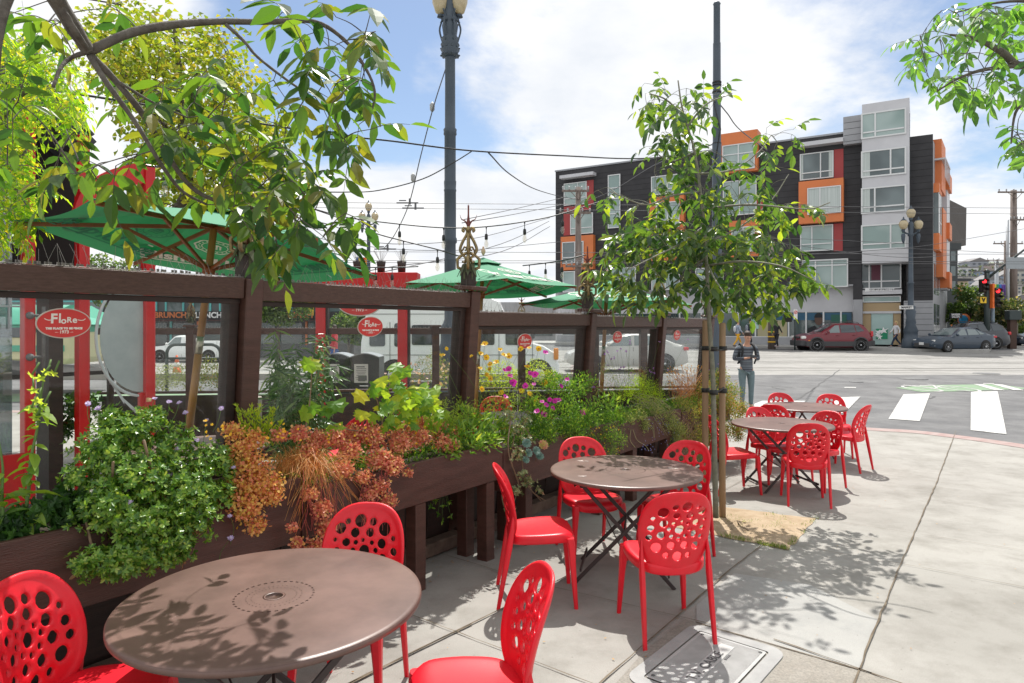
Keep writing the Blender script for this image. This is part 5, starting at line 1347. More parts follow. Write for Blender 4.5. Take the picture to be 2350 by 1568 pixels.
# red SUV: front at left
SY=41.0;p=P(1840,745,SY);rzz=rz(SY)
L_=(2013-1841)*SY/F;ks=L_/4.33
suv=car('parked_suv','dark red SUV with grey lower cladding parked in front of the bank','suv',(p.x,SY+.9,rzz),0.0,4.33,1.82,
    [(0,.62),(.04,.80),(.25,.93),(.6,1.01),(1.10,1.08),(1.25,1.14),(1.95,1.56),(2.15,1.64),(2.8,1.69),(3.5,1.66),(3.75,1.60),(4.1,1.15),(4.28,1.0),(4.33,.62)],lambda x:1.02+.03*x/4.3 if x>1.0 else 2.0,
    (.86,3.49),.345,paint('maroon_paint',(.17,.012,.022)),[([(1.45,1.08),(2.26,1.09),(2.26,1.54),(2.02,1.52)],m_cglass2),([(2.33,1.09),(3.22,1.11),(3.15,1.55),(2.33,1.55)],m_cglass),([(3.27,1.12),(3.74,1.20),(3.45,1.52),(3.20,1.55)],m_cglass)],(),m_clad,roof_rails=True,mirror=(1.50,1.12),doors=(1.32,2.30,3.25),handles=((2.10,.93),(3.08,.95)),
    lights=[('headlight',(.16,.72,.80),(.34,.22,.18),m_head),('tail_light',(4.20,.80,1.02),(.14,.14,.34),m_tail),('indicator',(.42,.88,.62),(.14,.06,.06),m_amb),('number_plate',(-.02,0,.55),(.02,.32,.14),m_plate),('grille',(.02,0,.80),(.06,.8,.12),m_clad)],
    windsc=[('windscreen',(1.22,1.13,1.98,1.57),m_cglass),('rear_window',(3.80,1.56,4.10,1.16),m_cglass)])
ks=1.02;p=P(2008,745,SY);suv.location=(p.x-4.33*ks,SY+.91*ks,rzz);suv.scale=(ks,ks,ks)
# blue-grey saloon
SY=39.2;p=P(2104,745,SY);ang=R(-3);ks=(2297-2104)*SY/F/4.63
sal=car('saloon_car','blue grey saloon car driving left past the corner lamp post','car',(p.x,SY+.9,rz(SY)),ang,4.63,1.78,
    [(0,.50),(.05,.68),(.35,.80),(.8,.90),(1.25,.97),(1.35,1.00),(2.05,1.38),(2.35,1.45),(2.9,1.46),(3.3,1.40),(4.0,1.10),(4.15,1.06),(4.5,1.02),(4.6,.90),(4.63,.60)],lambda x:.90+.09*(x/4.4)if 1.1<x<4.2 else 2.0,
    (.98,3.68),.325,paint('slate_blue_paint',(.035,.055,.082)),[([(1.52,.98),(2.40,1.0),(2.36,1.36),(2.10,1.34)],m_cglass2),([(2.48,1.0),(3.28,1.03),(3.10,1.34),(2.50,1.37)],m_cglass2),([(3.34,1.03),(3.68,1.07),(3.18,1.32)],m_cglass2)],(),None,mirror=(1.55,1.02),doors=(1.40,2.44,3.40),handles=((2.22,.86),(3.15,.88)),
    lights=[('headlight',(.34,.68,.68),(.46,.20,.11),m_head),('tail_light',(4.46,.74,.90),(.26,.20,.12),m_tail),('fog_lamp',(.20,.74,.40),(.10,.08,.08),m_head),('number_plate',(-.02,0,.50),(.02,.34,.16),m_plate),('grille',(.02,0,.42),(.08,1.1,.22),m_clad)],
    windsc=[('windscreen',(1.30,1.0,2.08,1.40),m_cglass2),('rear_window',(3.35,1.40,4.02,1.12),m_cglass)])
ks=1.0;ang=R(13);p=P(2292,745,SY+.9);sal.rotation_euler=(0,0,ang);sal.location=(p.x-math.cos(ang)*4.63-math.sin(ang)*.89,SY+.9-math.sin(ang)*4.63+math.cos(ang)*.89,rz(SY));sal.scale=(ks,)*3
p=P(2150,745,43.5)
sv2=car('grey_suv','dark grey SUV partly behind the blue grey saloon','suv',(p.x,44.3,rz(43)),0,4.8,1.9,
    [(0,.62),(.05,.85),(.5,1.0),(1.2,1.10),(1.35,1.15),(2.1,1.62),(2.4,1.70),(3.2,1.74),(4.0,1.70),(4.25,1.60),(4.6,1.15),(4.76,1.0),(4.8,.6)],lambda x:1.08 if x>1.1 else 2.0,(.95,3.75),.37,paint('graphite_paint',(.045,.05,.06)),
    [([(1.6,1.14),(2.6,1.15),(2.6,1.56),(2.2,1.55)],m_cglass),([(2.68,1.15),(3.5,1.16),(3.45,1.60),(2.68,1.60)],m_cglass),([(3.58,1.17),(4.3,1.22),(4.05,1.55),(3.55,1.60)],m_cglass)],(),None,mirror=(1.6,1.2),doors=(1.45,2.64,3.54),handles=((2.4,1.0),),roof_rails=True,
    lights=[('headlight',(.2,.75,.85),(.4,.2,.16),m_head),('tail_light',(4.68,.82,1.02),(.18,.16,.2),m_tail)],windsc=[('windscreen',(1.32,1.15,2.1,1.62),m_cglass)])
p=P(2334,745,46)
cr3=car('dark_car','dark car cut by the right edge of the picture beyond the post','car',(p.x,46.5,rz(43)),0,4.5,1.8,
    [(0,.50),(.05,.68),(.35,.80),(.8,.90),(1.25,.97),(1.35,1.00),(2.05,1.38),(2.35,1.45),(2.9,1.46),(3.3,1.40),(4.0,1.10),(4.4,1.0),(4.5,.60)],lambda x:.95 if 1.1<x<4.2 else 2.0,(.95,3.6),.32,paint('navy_paint',(.02,.03,.05)),
    [([(1.52,.98),(2.40,1.0),(2.36,1.36),(2.10,1.34)],m_cglass)],(),lights=[('headlight',(.3,.68,.66),(.4,.2,.11),m_head)],windsc=[('windscreen',(1.30,1.0,2.08,1.40),m_cglass)])
# white van behind the terrace (nose to the right)
VY=19.5;x0=(826-CXP)*VY/F;x1=(1284-CXP)*VY/F;VL=x1-x0;m_vw=paint('white_van_paint',(.86,.87,.87))
van=thing('passenger_van','long white passenger van with raised roof parked behind the terrace','van',(x0,VY,rz(VY)),0,world=False)
zt=H-(672-HY)*VY/F-rz(VY)
b=MB();prof=[(0,.5),(.02,1.3),(.15,2.1),(.35,zt-.2),(.7,zt),(VL*.60,zt),(VL*.70,zt-.25),(VL*.735,2.05),(VL*.80,1.55),(VL*.84,1.32),(VL*.93,1.18),(VL*.98,1.0),(VL,.62),(VL-.02,.42),(0,.42)]
hwv=1.0;side=[(x,z)for x,z in prof];n_=len(side)
vs=[(x,y,z)for y in(0,.06,2*hwv-.06,2*hwv)for x,z in side]
ins=lambda x,z,k:(x+(VL/2-x)*k,z+(1.2-z)*k)
vs=[(*((ins(x,z,.02))if y in(0,2*hwv)else(x,z)),y)for y in(0,.08,2*hwv-.08,2*hwv)for x,z in side];vs=[(x,y,z)for x,z,y in vs]
b.add(vs,[(j*n_+i,j*n_+(i+1)%n_,(j+1)*n_+(i+1)%n_,(j+1)*n_+i)for j in range(3)for i in range(n_)]+[tuple(range(n_))[::-1],tuple(range(3*n_,4*n_))],smooth=True)
vb=b.build('body',m_vw,van,autosmooth=30)
def vpx(px):return(px-CXP)*VY/F-x0
def vpz(py):return H-(py-HY)*VY/F-rz(VY)
for xa,xb_,ya,yb_ in((848,884,755,795),(905,942,742,796),(945,1005,746,792),(1012,1072,748,792),(1080,1135,748,792),(1160,1212,748,792)):
    b=MB();X0_,X1_,Z0_,Z1_=vpx(xa),vpx(xb_),vpz(yb_),vpz(ya);r_=.06
    pts=[]
    for cx_,cz_,a0_ in((X1_-r_,Z1_-r_,0),(X0_+r_,Z1_-r_,90),(X0_+r_,Z0_+r_,180),(X1_-r_,Z0_+r_,270)):
        for q in range(4):a=R(a0_+30*q);pts.append((cx_+math.cos(a)*r_,-.012,cz_+math.sin(a)*r_))
    b.add(pts,[tuple(range(16))]);b.build('side_window',m_cglass,van,solid=.01)
b=MB()
for px in(1145,1222,895):b.box((vpx(px),-.006,1.15),(.012,.012,1.5))
b.box((VL*.45,-.006,.95),(VL*.85,.012,.014));b.box((VL*.3,-.006,zt-.62),(VL*.55,.012,.014));b.build('door_seams',m_clad,van)
for xw in(vpx(905),vpx(1235)):
    b=MB();b.lathe([(.001,0),(.43,0),(.43,.012),(.001,.012)],(xw,.01,.40),24,axis=Vector((0,-1,0)));b.build('wheel_arch',m_black,van)
    b=MB();b.lathe([(.001,.04),(.2,.05),(.22,.03),(.34,.03),(.36,0),(.36,-.2)],(xw,.0,.36),24,axis=Vector((0,-1,0)));wv_=b.build('wheel',m_tyre,van)
    b=MB();b.lathe([(.001,.06),(.10,.075),(.19,.055),(.20,.03)],(xw,.0,.36),20,axis=Vector((0,-1,0)));b.build('rim',m_rim,wv_)
b=MB();b.bbox((VL-.10,-.0,.98),(.14,.10,.34),None,.03);b.build('indicator',m_amb,van)
b=MB();b.bbox((vpx(1222),-.12,1.55),(.12,.14,.24),None,.03);b.build('mirror',m_clad,van)
b=MB();b.add([(VL*.738,.12,2.0),(VL*.738,1.88,2.0),(VL*.80,1.88,1.57),(VL*.80,.12,1.57)],[(0,1,2,3)]);b.build('windscreen',m_cglass,van,solid=.02)
# white service pickup beyond
TY=31.0;x0=(352-CXP)*TY/F;sc_=(534-352)*TY/F/5.4
pk_=car('service_pickup','white service pickup with utility body behind the bike rack','pickup',(x0,TY,rz(TY)),0,5.4,1.95,
    [(0,.6),(.04,.95),(.3,1.05),(1.15,1.12),(1.25,1.16),(1.75,1.72),(2.0,1.80),(2.55,1.80),(2.62,1.30),(2.70,1.42),(5.36,1.42),(5.40,.6)],lambda x:1.14 if x<2.6 else 2.0,(.95,4.2),.40,m_vw,
    [([(1.45,1.18),(2.30,1.19),(2.28,1.68),(1.85,1.66)],m_cglass2)],(),None,mirror=(1.45,1.25),doors=(1.3,2.4,2.95,3.5,4.75),handles=((2.2,1.0),),
    lights=[('headlight',(.10,.80,.85),(.16,.2,.16),m_head),('tail_light',(5.38,.85,1.0),(.05,.12,.3),m_tail)],windsc=[('windscreen',(1.28,1.18,1.76,1.70),m_cglass2)])
pk_.scale=(sc_,)*3
# silver car and blue hatch seen through the last panes
p=P(1300,745,25);cs=car('silver_car','silver car seen through the fence glass under the purple flowers','car',(p.x,25.6,rz(25)),0,4.5,1.8,
    [(0,.50),(.05,.68),(.35,.80),(.8,.90),(1.25,.97),(1.35,1.00),(2.05,1.38),(2.35,1.45),(2.9,1.46),(3.3,1.40),(4.0,1.10),(4.4,1.0),(4.5,.60)],lambda x:.95 if 1.1<x<4.2 else 2.0,(.95,3.6),.33,paint('silver_paint',(.50,.49,.46)),
    [([(1.52,.98),(2.40,1.0),(2.36,1.36),(2.10,1.34)],m_cglass2),([(2.48,1.0),(3.28,1.03),(3.10,1.34),(2.50,1.37)],m_cglass2)],(),doors=(1.4,2.44),mirror=(1.5,1.05),lights=[('headlight',(.3,.68,.66),(.4,.2,.11),m_head),('tail_light',(4.4,.74,.88),(.2,.20,.12),m_tail)],windsc=[('windscreen',(1.30,1.0,2.08,1.40),m_cglass2)])
# streetcar: green roof, cream body, at the left behind the café
CY=17.0;x0=(-120-CXP)*CY/F;x1=(150-CXP)*CY/F
tram=thing('streetcar','green and cream vintage streetcar seen through the café glass','streetcar',((x0+x1)/2,CY+1.2,rz(CY)))
zz1=lambda py:H-(py-HY)*CY/F
b=MB();b.bbox(((x0+x1)/2,CY+1.25,(zz1(830)+zz1(760))/2),(x1-x0,2.5,zz1(760)-zz1(845)),None,.15);b.build('body',mat('cream_tram_paint',(.62,.58,.36),.4),tram)
b=MB();vs=[]
for y,zq in((0,0),(.3,.35),(.8,.52),(1.7,.52),(2.2,.35),(2.5,0)):vs+=[(x0-.05,CY+y,zz1(745)+zq),(x1-.5*(zq>.3)+.1,CY+y,zz1(745)+zq)]
b.add(vs,[(2*i,2*i+1,2*i+3,2*i+2)for i in range(5)],smooth=True);b.add([vs[2*i+1]for i in range(6)],[tuple(range(6))]);b.bbox(((x0+x1)/2,CY+1.25,(zz1(745)+zz1(765))/2),(x1-x0-.06,2.44,zz1(745)-zz1(765)),None,.03)
b.build('roof',mat('green_tram_paint',(.08,.38,.26),.35),tram)
b=MB();b.bbox(((x0+x1)/2-.3,CY-.005,(zz1(752)+zz1(775))/2),(x1-x0-.9,.05,zz1(752)-zz1(775)),None,.01);b.build('windows',m_cglass,tram)
b=MB();b.bbox(((x0+x1)/2,CY-.01,zz1(800)),(x1-x0-.05,.06,.16),None,.01);b.build('green_stripe',MATS['green_tram_paint'],tram)
b=MB();b.bbox((x1-.5,CY-.02,zz1(790)),(.22,.08,.10),None,.02);b.build('marker_lamp',m_amb,tram)
# dark building with turquoise trim and shop signs across the street at left
BY=34.0;lf=thing('brunch_building','dark two-storey shopfront with turquoise window trim and BRUNCH sign across the street','building',(P(450,745,BY).x,BY,0))
bx0,bx1=P(0,0,BY).x-3,P(812,0,BY).x;zb1=lambda py:H-(py-HY)*BY/F
b=MB();b.box(((bx0+bx1)/2,BY+3,(zb1(650)+0)/2),(bx1-bx0,6,zb1(650)));b.build('wall',mat('dark_plaster',(.06,.065,.07),.7,(.09,.095,.10),1),lf)
b=MB();b.box(((bx0+bx1)/2,BY-.06,zb1(724)),(bx1-bx0,.1,.42));sb_=b.build('sign_band',mat('sign_black',(.015,.015,.017),.5),lf)
for t_,px,m_ in(('BRUNCH',394,m_bor),('LUNCH FOOD',510,mat('white_letters',(.8,.8,.8))),('GROCERY',240,MATS['white_letters']),('BRUNCH',683,m_bor)):
    b=MB();vs,fs=text_geo(t_,.40,.014);q=P(px,724,BY);b.add(vs,fs,M=frame((q.x,BY-.13,q.z),(1,0,0),(0,0,1)));b.build('lettering',m_,sb_)
m_teal=mat('turquoise_trim',(.10,.42,.42),.5)
for px in range(30,800,62):
    q=P(px,700,BY);b=MB();b.box((q.x,BY-.05,zb1(692)),(.95,.06,.08));b.box((q.x,BY-.05,zb1(716)),(.95,.06,.08))
    for dx in(-.44,.44):b.box((q.x+dx,BY-.05,zb1(704)),(.08,.06,zb1(692)-zb1(716)-.08))
    w_=b.build('window',m_teal,lf);b=MB();b.box((q.x,BY-.02,zb1(704)),(.8,.03,zb1(692)-zb1(716)-.08));b.build('pane',m_p2,w_)
    q=P(px+20,700,BY);b=MB();b.box((q.x,BY-.02,zb1(765)),(1.05,.04,zb1(742)-zb1(790)));b.build('shop_window',m_p3,lf)
    b=MB();b.box((q.x-.62,BY-.05,zb1(765)),(.10,.08,zb1(738)-zb1(792)));b.build('pilaster',m_teal if px%4 else m_bor,lf)
b=MB();b.box(((bx0+bx1)/2,BY-.4,zb1(736)),(bx1-bx0,.8,.06));b.build('awning',mat('dark_awning',(.05,.02,.02),.7),lf)
b=MB();q=P(712,704,BY);b.box((q.x,BY-.1,q.z),(.42,.05,.9));b.build('yellow_banner',mat('yellow_banner',(.62,.42,.04),.7),lf)
# grey low building behind the van and the terrace's right end
gb_=thing('grey_shopfront','long pale grey shopfront far behind the terrace, left of the charcoal block','building',(P(1100,745,62).x,62,0))
b=MB();q0,q1=P(900,745,62),P(1285,745,62);b.box(((q0.x+q1.x)/2,65,1.9),(q1.x-q0.x,6,3.8));b.build('wall',mat('pale_grey_wall',(.34,.34,.35),.7,(.40,.40,.41),1),gb_)
b=MB()
for k in range(6):b.box((q0.x+1.4+k*2.5,61.98,1.6),(1.8,.1,1.8))
b.build('shop_windows',m_p3,gb_)
# far left kerb island, green lane and kerb seen below the pickup
b=MB();b.box((-12,22.2,rz(22)+.05),(30,.5,.3));struct(b.build('far_kerb',mat('kerb_stone',(.33,.31,.28),.8)))
b=MB();b.add([(-20,16.2,rz(16)+.008),(2.5,16.2,rz(16)+.008),(2.5,17.9,rz(17.9)+.008),(-20,17.9,rz(17.9)+.008)],[(0,1,2,3)]);struct(b.build('bike_lane',m_green))
# ================================================================== VEGETATION
def inpoly(x,y,poly):
    c=False;j=len(poly)-1
    for i in range(len(poly)):
        if(poly[i][1]>y)!=(poly[j][1]>y)and x<(poly[j][0]-poly[i][0])*(y-poly[i][1])/(poly[j][1]-poly[i][1])+poly[i][0]:c=not c
        j=i
    return c
def samp(poly,n):
    xs=[p[0]for p in poly];ys_=[p[1]for p in poly];out=[]
    while len(out)<n:
        x,y=rnd(min(xs),max(xs)),rnd(min(ys_),max(ys_))
        if inpoly(x,y,poly):out.append((x,y))
    return out
class Leaves:
    def __init__(s):s.P=[];s.D=[];s.N=[];s.L=[]
    def add(s,p,d,n,l):s.P.append(tuple(p));s.D.append(tuple(d));s.N.append(tuple(n));s.L.append(l)
    def build(s,name,m,parent,wr=.4,tmpl='leaf',fold=.18,droop=.15):
        b=MB();b.leaves(s.P,s.D,s.N,s.L,wr,tmpl,0,fold,droop);return b.build(name,m,parent)
def compound(lv,tw,base,d,L,pairs,ll,droop=.5):
    """pinnate leaf: rachis with paired leaflets and a terminal one"""
    d=d.normalized();pts=[];p=base.copy();dd=d.copy();seg=L/(pairs+1)
    up=Z
    for i in range(pairs+2):
        pts.append(p.copy());dd=(dd-Z*droop*.22).normalized();p=p+dd*seg
    tw.tube(pts,[.0022*(ll/.12),.0008],4,cap=False)
    for i in range(1,pairs+2):
        q=pts[i];t_=(pts[i]-pts[i-1]).normalized();s_=t_.cross(Z)
        s_=s_.normalized()if s_.length>.05 else Vector((1,0,0));nrm=s_.cross(t_).normalized()
        if i==pairs+1:lv.add(q,t_-Z*.2+rv()*.2,nrm+rv()*.3,ll*rnd(.9,1.15))
        else:
            for sg in(-1,1):
                if random.random()<.06:continue
                lv.add(q,t_*rnd(.2,.6)+s_*sg-Z*rnd(.15,.9)+rv()*.25,nrm+rv()*.45,ll*rnd(.7,1.1))
def grow(lv,tw,limbs,polys,Yr,ll,pairs,Lr,droop,maxd=9):
    """clusters sampled in space, each joined by a twig to the nearest limb point"""
    limbs=list(limbs);todo=[]
    for poly,n in polys:todo+=[P(px,py,rnd(*Yr))for px,py in samp(poly,n)]
    todo.sort(key=lambda q:min((a-q).length for a in limbs))
    for q in todo:
        best=min(limbs,key=lambda a:(a-q).length);d=q-best
        mid=best.lerp(q,.5)+Z*d.length*.08+rv()*d.length*.06
        if d.length>.02:tw.tube(catmull([best,mid,q],3),[.0022+.005*min(d.length,.8)*(ll/.12),.0015],4,cap=False)
        limbs+=[mid,q];o=d.normalized()+rv()*.75-Z*.25
        compound(lv,tw,q,o,rnd(*Lr),random.choice(pairs),ll*rnd(.75,1.2),droop)
m_bark=mat('grey_bark',(.065,.053,.042),.8,(.13,.115,.095),18,.6,60);m_barkg=mat('green_bark',(.14,.145,.10),.7,(.22,.21,.16),22,.4,80)
TC=(4.5,4.2,1.3)
m_lf1=leafmat('ash_leaf',(.018,.055,.018),(.065,.12,.02),(.12,.12,.02),.42,.40,.42,TC)
m_lf2=leafmat('young_ash_leaf',(.016,.045,.02),(.06,.11,.03),(.17,.22,.03),.40,.30,.6,TC)
m_lf3=leafmat('hanging_leaf',(.03,.09,.03),(.08,.17,.04),None,.42,.35,.6,TC)
m_lf4=leafmat('plane_leaf',(.13,.19,.025),(.30,.32,.04),(.36,.28,.04),.42,.5,.4,(2.0,2.1,.8))
m_lf5=leafmat('wisteria_leaf',(.10,.24,.02),(.26,.40,.03),(.45,.42,.05),.5,.45,.4,(3.0,2.6,.8))
# ---- tree overhanging from the left
tr=thing('ash_tree','near tree whose bending branches hang over the nearest table from upper left','tree',(-3.1,1.3,0))
def pl(pts):return catmull([P(x,y,Y)for x,y,Y in pts],5)
LB=[[(-700,-500,1.5),(-150,-320,1.8),(60,-120,2.1),(130,0,2.25),(195,105,2.4),(205,122,2.42)],
      [(205,118,2.42),(300,76,2.5),(400,57,2.6),(500,50,2.7),(600,51,2.75),(720,50,2.8),(790,92,2.85),(835,150,2.9),(860,210,2.9),(850,270,2.9)],
      [(205,125,2.42),(260,180,2.5),(330,265,2.6),(390,365,2.75),(440,430,2.85),(500,462,2.9),(580,478,3.0),(650,475,3.05),(690,462,3.1)],
      [(205,128,2.42),(245,190,2.4),(310,280,2.45),(375,385,2.5),(420,440,2.6),(475,470,2.7)],
      [(518,56,2.7),(560,95,2.72),(592,132,2.75),(660,185,2.8),(705,215,2.8)],[(205,118,2.42),(165,132,2.4),(140,155,2.35),(122,200,2.3)],[(130,0,2.25),(170,70,2.3),(205,120,2.42)],
      [(620,476,3.0),(632,540,2.95),(640,600,2.95)],[(275,190,2.5),(350,235,2.6),(430,270,2.7)],[(60,-120,2.1),(0,60,2.0),(-20,300,2.0)]]
LR_=[[.06,.045,.03,.024,.018],[.019,.010,.004],[.014,.009,.004],[.011,.008,.004],[.007,.004],[.009,.005],[.014,.011],[.005,.003],[.006,.003],[.02,.008]]
b=MB();limbs=[]
for pts,rr in zip(LB,LR_):
    q=pl(pts);rs=[rr[min(int(i/len(q)*(len(rr)-1)),len(rr)-2)]*(1-(i/len(q)*(len(rr)-1))%1)+rr[min(int(i/len(q)*(len(rr)-1))+1,len(rr)-1)]*((i/len(q)*(len(rr)-1))%1)for i in range(len(q))]
    b.tube(q,[x*rnd(.92,1.1)for x in rs],8);limbs+=q
q0=pl(LB[0])[0];b.tube(catmull([(-3.1,1.3,0),(-3.05,1.3,1.0),(-2.95,1.35,2.0),tuple(q0)],6),[.11,.06],12);b.build('trunk',m_bark,tr)
limbs=[l for l in limbs if l.z<3.4]
lv,tw=Leaves(),MB()
random.seed(21)
grow(lv,tw,limbs,[([(600,20),(760,15),(880,35),(900,110),(850,190),(865,290),(790,370),(700,330),(610,270),(590,180),(680,130),(760,130),(700,60)],40),
    ([(0,320),(120,300),(200,330),(330,330),(350,460),(250,480),(160,440),(60,460),(0,400)],13),([(0,170),(120,210),(200,330),(100,360),(0,330)],8),
    ([(330,150),(470,130),(560,210),(640,330),(730,380),(770,430),(740,490),(680,520),(600,510),(520,480),(430,450),(420,380),(340,300),(280,200)],72),([(520,470),(800,470),(780,560),(700,590),(540,560)],10),([(40,0),(300,0),(320,60),(200,80),(60,60)],9),
    ([(590,560),(650,560),(650,610),(610,620)],3),([(770,500),(810,500),(800,540),(770,545)],2),([(0,0),(60,0),(60,60),(0,80)],3)],
     (2.4,3.35),.110,(2,2,3),(.09,.17),.9)
for px,py,n_ in((310,430,4),(200,410,3),(130,400,3),(605,560,5),(630,590,5),(800,530,3),(510,440,4),(350,420,3),(640,460,5),(700,470,4)): # leaves hanging straight down
    for k in range(n_):
        Y=rnd(2.45,2.8);p=P(px+rnd(-14,14),py+rnd(-18,8),Y);lv.add(p,(rnd(-.35,.35),rnd(-.3,.3),-1),(rnd(-.6,.6),-1,.2),rnd(.085,.13))
lv.build('foliage',m_lf1,tr,.40,'leaf',.14,.12);tw.build('twigs',m_bark,tr)
# ---- young staked tree
yt=thing('young_tree','young leafy street tree tied to two wooden stakes in the sandy square','tree',(1.84,6.08,gz(6.08)))
TY_=6.08
LB=[[(1643,1188,6.05),(1639,1000,6.05),(1636,860,6.05),(1628,740,6.05),(1622,620,6.08),(1616,520,6.1),(1605,420,6.1),(1592,340,6.1),(1566,250,6.1),(1556,185,6.1)],
      [(1616,520,6.1),(1560,560,5.8),(1500,590,5.6),(1440,620,5.5)],[(1618,560,6.1),(1700,520,6.3),(1770,460,6.5),(1810,400,6.6)],[(1605,440,6.1),(1540,450,5.9),(1480,470,5.7),(1400,440,5.5)],
      [(1622,610,6.1),(1700,600,5.7),(1790,610,5.3),(1860,640,5.1)],[(1596,350,6.1),(1540,370,6.3),(1490,340,6.5)],[(1600,400,6.1),(1680,390,6.3),(1740,350,6.5),(1770,310,6.6)],
      [(1620,590,6.08),(1560,640,6.5),(1500,680,6.9)],[(1620,600,6.08),(1640,640,5.5),(1660,670,5.1)],[(1612,480,6.1),(1720,470,5.9),(1850,480,5.7),(1905,465,5.6)],[(1570,270,6.1),(1530,230,6.0),(1490,215,5.9)],[(1578,290,6.1),(1620,240,6.2),(1680,215,6.3)]]
b=MB();limbs=[]
for i,pts in enumerate(LB):
    q=pl(pts);rs=[.026,.006]if i==0 else[.011,.004];b.tube(q,rs,9 if i==0 else 6);limbs+=q if i else[a for a in q if a.z>2.0]
b.build('trunk',m_barkg,yt);lv,tw=Leaves(),MB();random.seed(5)
grow(lv,tw,limbs,[([(1380,590),(1430,530),(1540,520),(1640,520),(1760,530),(1860,580),(1885,640),(1830,690),(1760,710),(1680,690),(1600,680),(1500,700),(1430,690),(1390,650)],265),
    ([(1470,470),(1560,440),(1700,440),(1800,470),(1820,540),(1640,560),(1480,560),(1400,540)],95),([(1470,210),(1540,180),(1590,230),(1600,330),(1690,360),(1760,330),(1800,400),(1760,460),(1560,470),(1480,440),(1500,360),(1480,290)],80),([(1470,180),(1600,175),(1690,205),(1640,260),(1500,250)],14),
    ([(1360,430),(1440,420),(1470,470),(1400,490)],9),([(1620,210),(1690,200),(1690,240),(1630,250)],5),([(1740,290),(1830,280),(1820,330),(1760,340)],6),([(1820,470),(1910,460),(1900,500),(1830,510)],6)],
     (5.75,7.0),.118,(2,3,3),(.12,.22),.9)
lv.build('foliage',m_lf2,yt,.42,'leaf',.14,.14);tw.build('twigs',m_barkg,yt)
# stakes and ties
m_stake=mat('stake_wood',(.24,.15,.08),.75,(.33,.22,.13),14,.4,50,stretch=(1,1,.12));m_rub=mat('black_rubber',(.015,.015,.015),.5)
for px,py,top,Yk,lab in((1619,1188,735,6.25,'weathered wooden stake left of the young tree trunk'),(1658,1183,741,6.2,'weathered wooden stake right of the young tree trunk')):
    p=P(px,745,Yk);b=MB();n_=10;b.tube([(p.x,Yk,-.1),(p.x-.004,Yk,.8),(p.x-.0,Yk,H-(top-HY)*Yk/F-.015),(p.x,Yk,H-(top-HY)*Yk/F)],[.031,.030,.029,.024],14)
    tag(b.build('tree_stake',m_stake),lab,'stake','wooden tree stakes')
pa,pt_,pb_=P(1619,745,6.25),P(1638,745,6.05),P(1659,745,6.2)
for z0,z1 in((1.13,1.15),(1.52,1.50)):
    b=MB()
    for c,r_ in((pa,.034),(pt_,.034),(pb_,.034)):b.lathe([(r_,-.02),(r_+.004,-.02),(r_+.004,.02),(r_,.02)],(c.x,c.y,z0),14)
    b.tube([(pa.x,pa.y-.03,z0),(pt_.x,pt_.y-.036,z0-.01),(pb_.x,pb_.y-.03,z1+.01)],.007,6)
    b.build('tie',m_rub,yt)
# ---- leaves reaching in at the upper right
rt=thing('street_tree','leafy branches reaching into the sky from the upper right edge','tree',(4.3,3.6,0))
LB=[[(3010,380,3.6),(2850,220,3.6),(2640,110,3.7),(2470,70,3.8),(2350,150,3.9),(2300,120,3.9),(2240,90,3.95),(2180,80,4.0)],[(2440,60,3.8),(2360,220,3.9),(2330,260,3.9),(2320,330,3.9)],[(2350,150,3.9),(2260,160,3.9),(2200,180,3.9),(2150,210,4.0)],[(2600,60,3.7),(2400,10,3.8),(2300,5,3.9),(2190,30,4.0)]]
b=MB();limbs=[]
for i,pts in enumerate(LB):q=pl(pts);b.tube(q,[.05,.006]if i==0 else[.014,.004],8);limbs+=q
q0=P(3010,380,3.6);q_=catmull([(4.45,3.6,0),(4.40,3.62,1.2),tuple(q0),(4.35,3.7,3.4),(4.5,3.8,4.4),(4.45,3.9,5.2)],5);b.tube(q_,[.11,.02],10);limbs+=q_[14:]
for dx,dy,dz in((.9,.3,.5),(-.6,.8,.6),(.4,-.8,.5),(.7,.9,.3),(-.5,-.3,.9)):q_=catmull([(4.38,3.7,3.2),(4.38+dx*.5,3.7+dy*.5,3.5+dz*.6),(4.4+dx,3.7+dy,3.6+dz*1.3)],4);b.tube(q_,[.04,.008],6);limbs+=q_
b.build('trunk',m_bark,rt);lv,tw=Leaves(),MB();random.seed(9)
grow(lv,tw,limbs,[([(2110,20),(2350,0),(2360,170),(2290,210),(2220,220),(2140,200),(2100,120)],70),([(2310,200),(2380,160),(2380,340),(2330,340)],14),([(2300,320),(2370,320),(2360,350),(2310,345)],4),([(2480,-100),(2700,-700),(3300,-800),(3600,-300),(3400,150),(2900,260),(2600,150)],130)],(3.3,4.5),.088,(2,3),(.08,.15),.9)
lv.build('foliage',m_lf3,rt,.40,'leaf',.14,.12);tw.build('twigs',m_bark,rt)
# ---- yellow-green plane tree behind the café
pt2=thing('plane_tree','yellow-green plane tree standing tall behind the café front','tree',(P(440,745,11.5).x,11.5,0))
b=MB();TYY=11.5
LB=[[(290,900,TYY),(300,720,TYY),(370,540,TYY),(430,440,TYY),(420,330,TYY),(410,150,TYY),(400,60,TYY)],[(425,480,TYY),(520,380,TYY),(600,330,TYY+.5)],[(425,480,TYY),(560,440,TYY),(680,430,TYY)],[(420,330,TYY),(500,220,TYY),(530,150,TYY)],[(420,330,TYY),(320,220,TYY-.5),(260,130,TYY)],[(370,540,TYY),(330,420,TYY),(290,380,TYY)]]
limbs=[]
for i,pts in enumerate(LB):q=pl(pts);b.tube(q,[.16,.03]if i==0 else[.06,.012],8);limbs+=q
random.seed(3);lv=Leaves();cl=[]
polys=[([(200,60),(340,20),(430,20),(500,70),(560,150),(600,250),(660,330),(720,420),(700,480),(600,500),(480,500),(360,480),(300,420),(340,330),(270,240),(180,160)],175)]
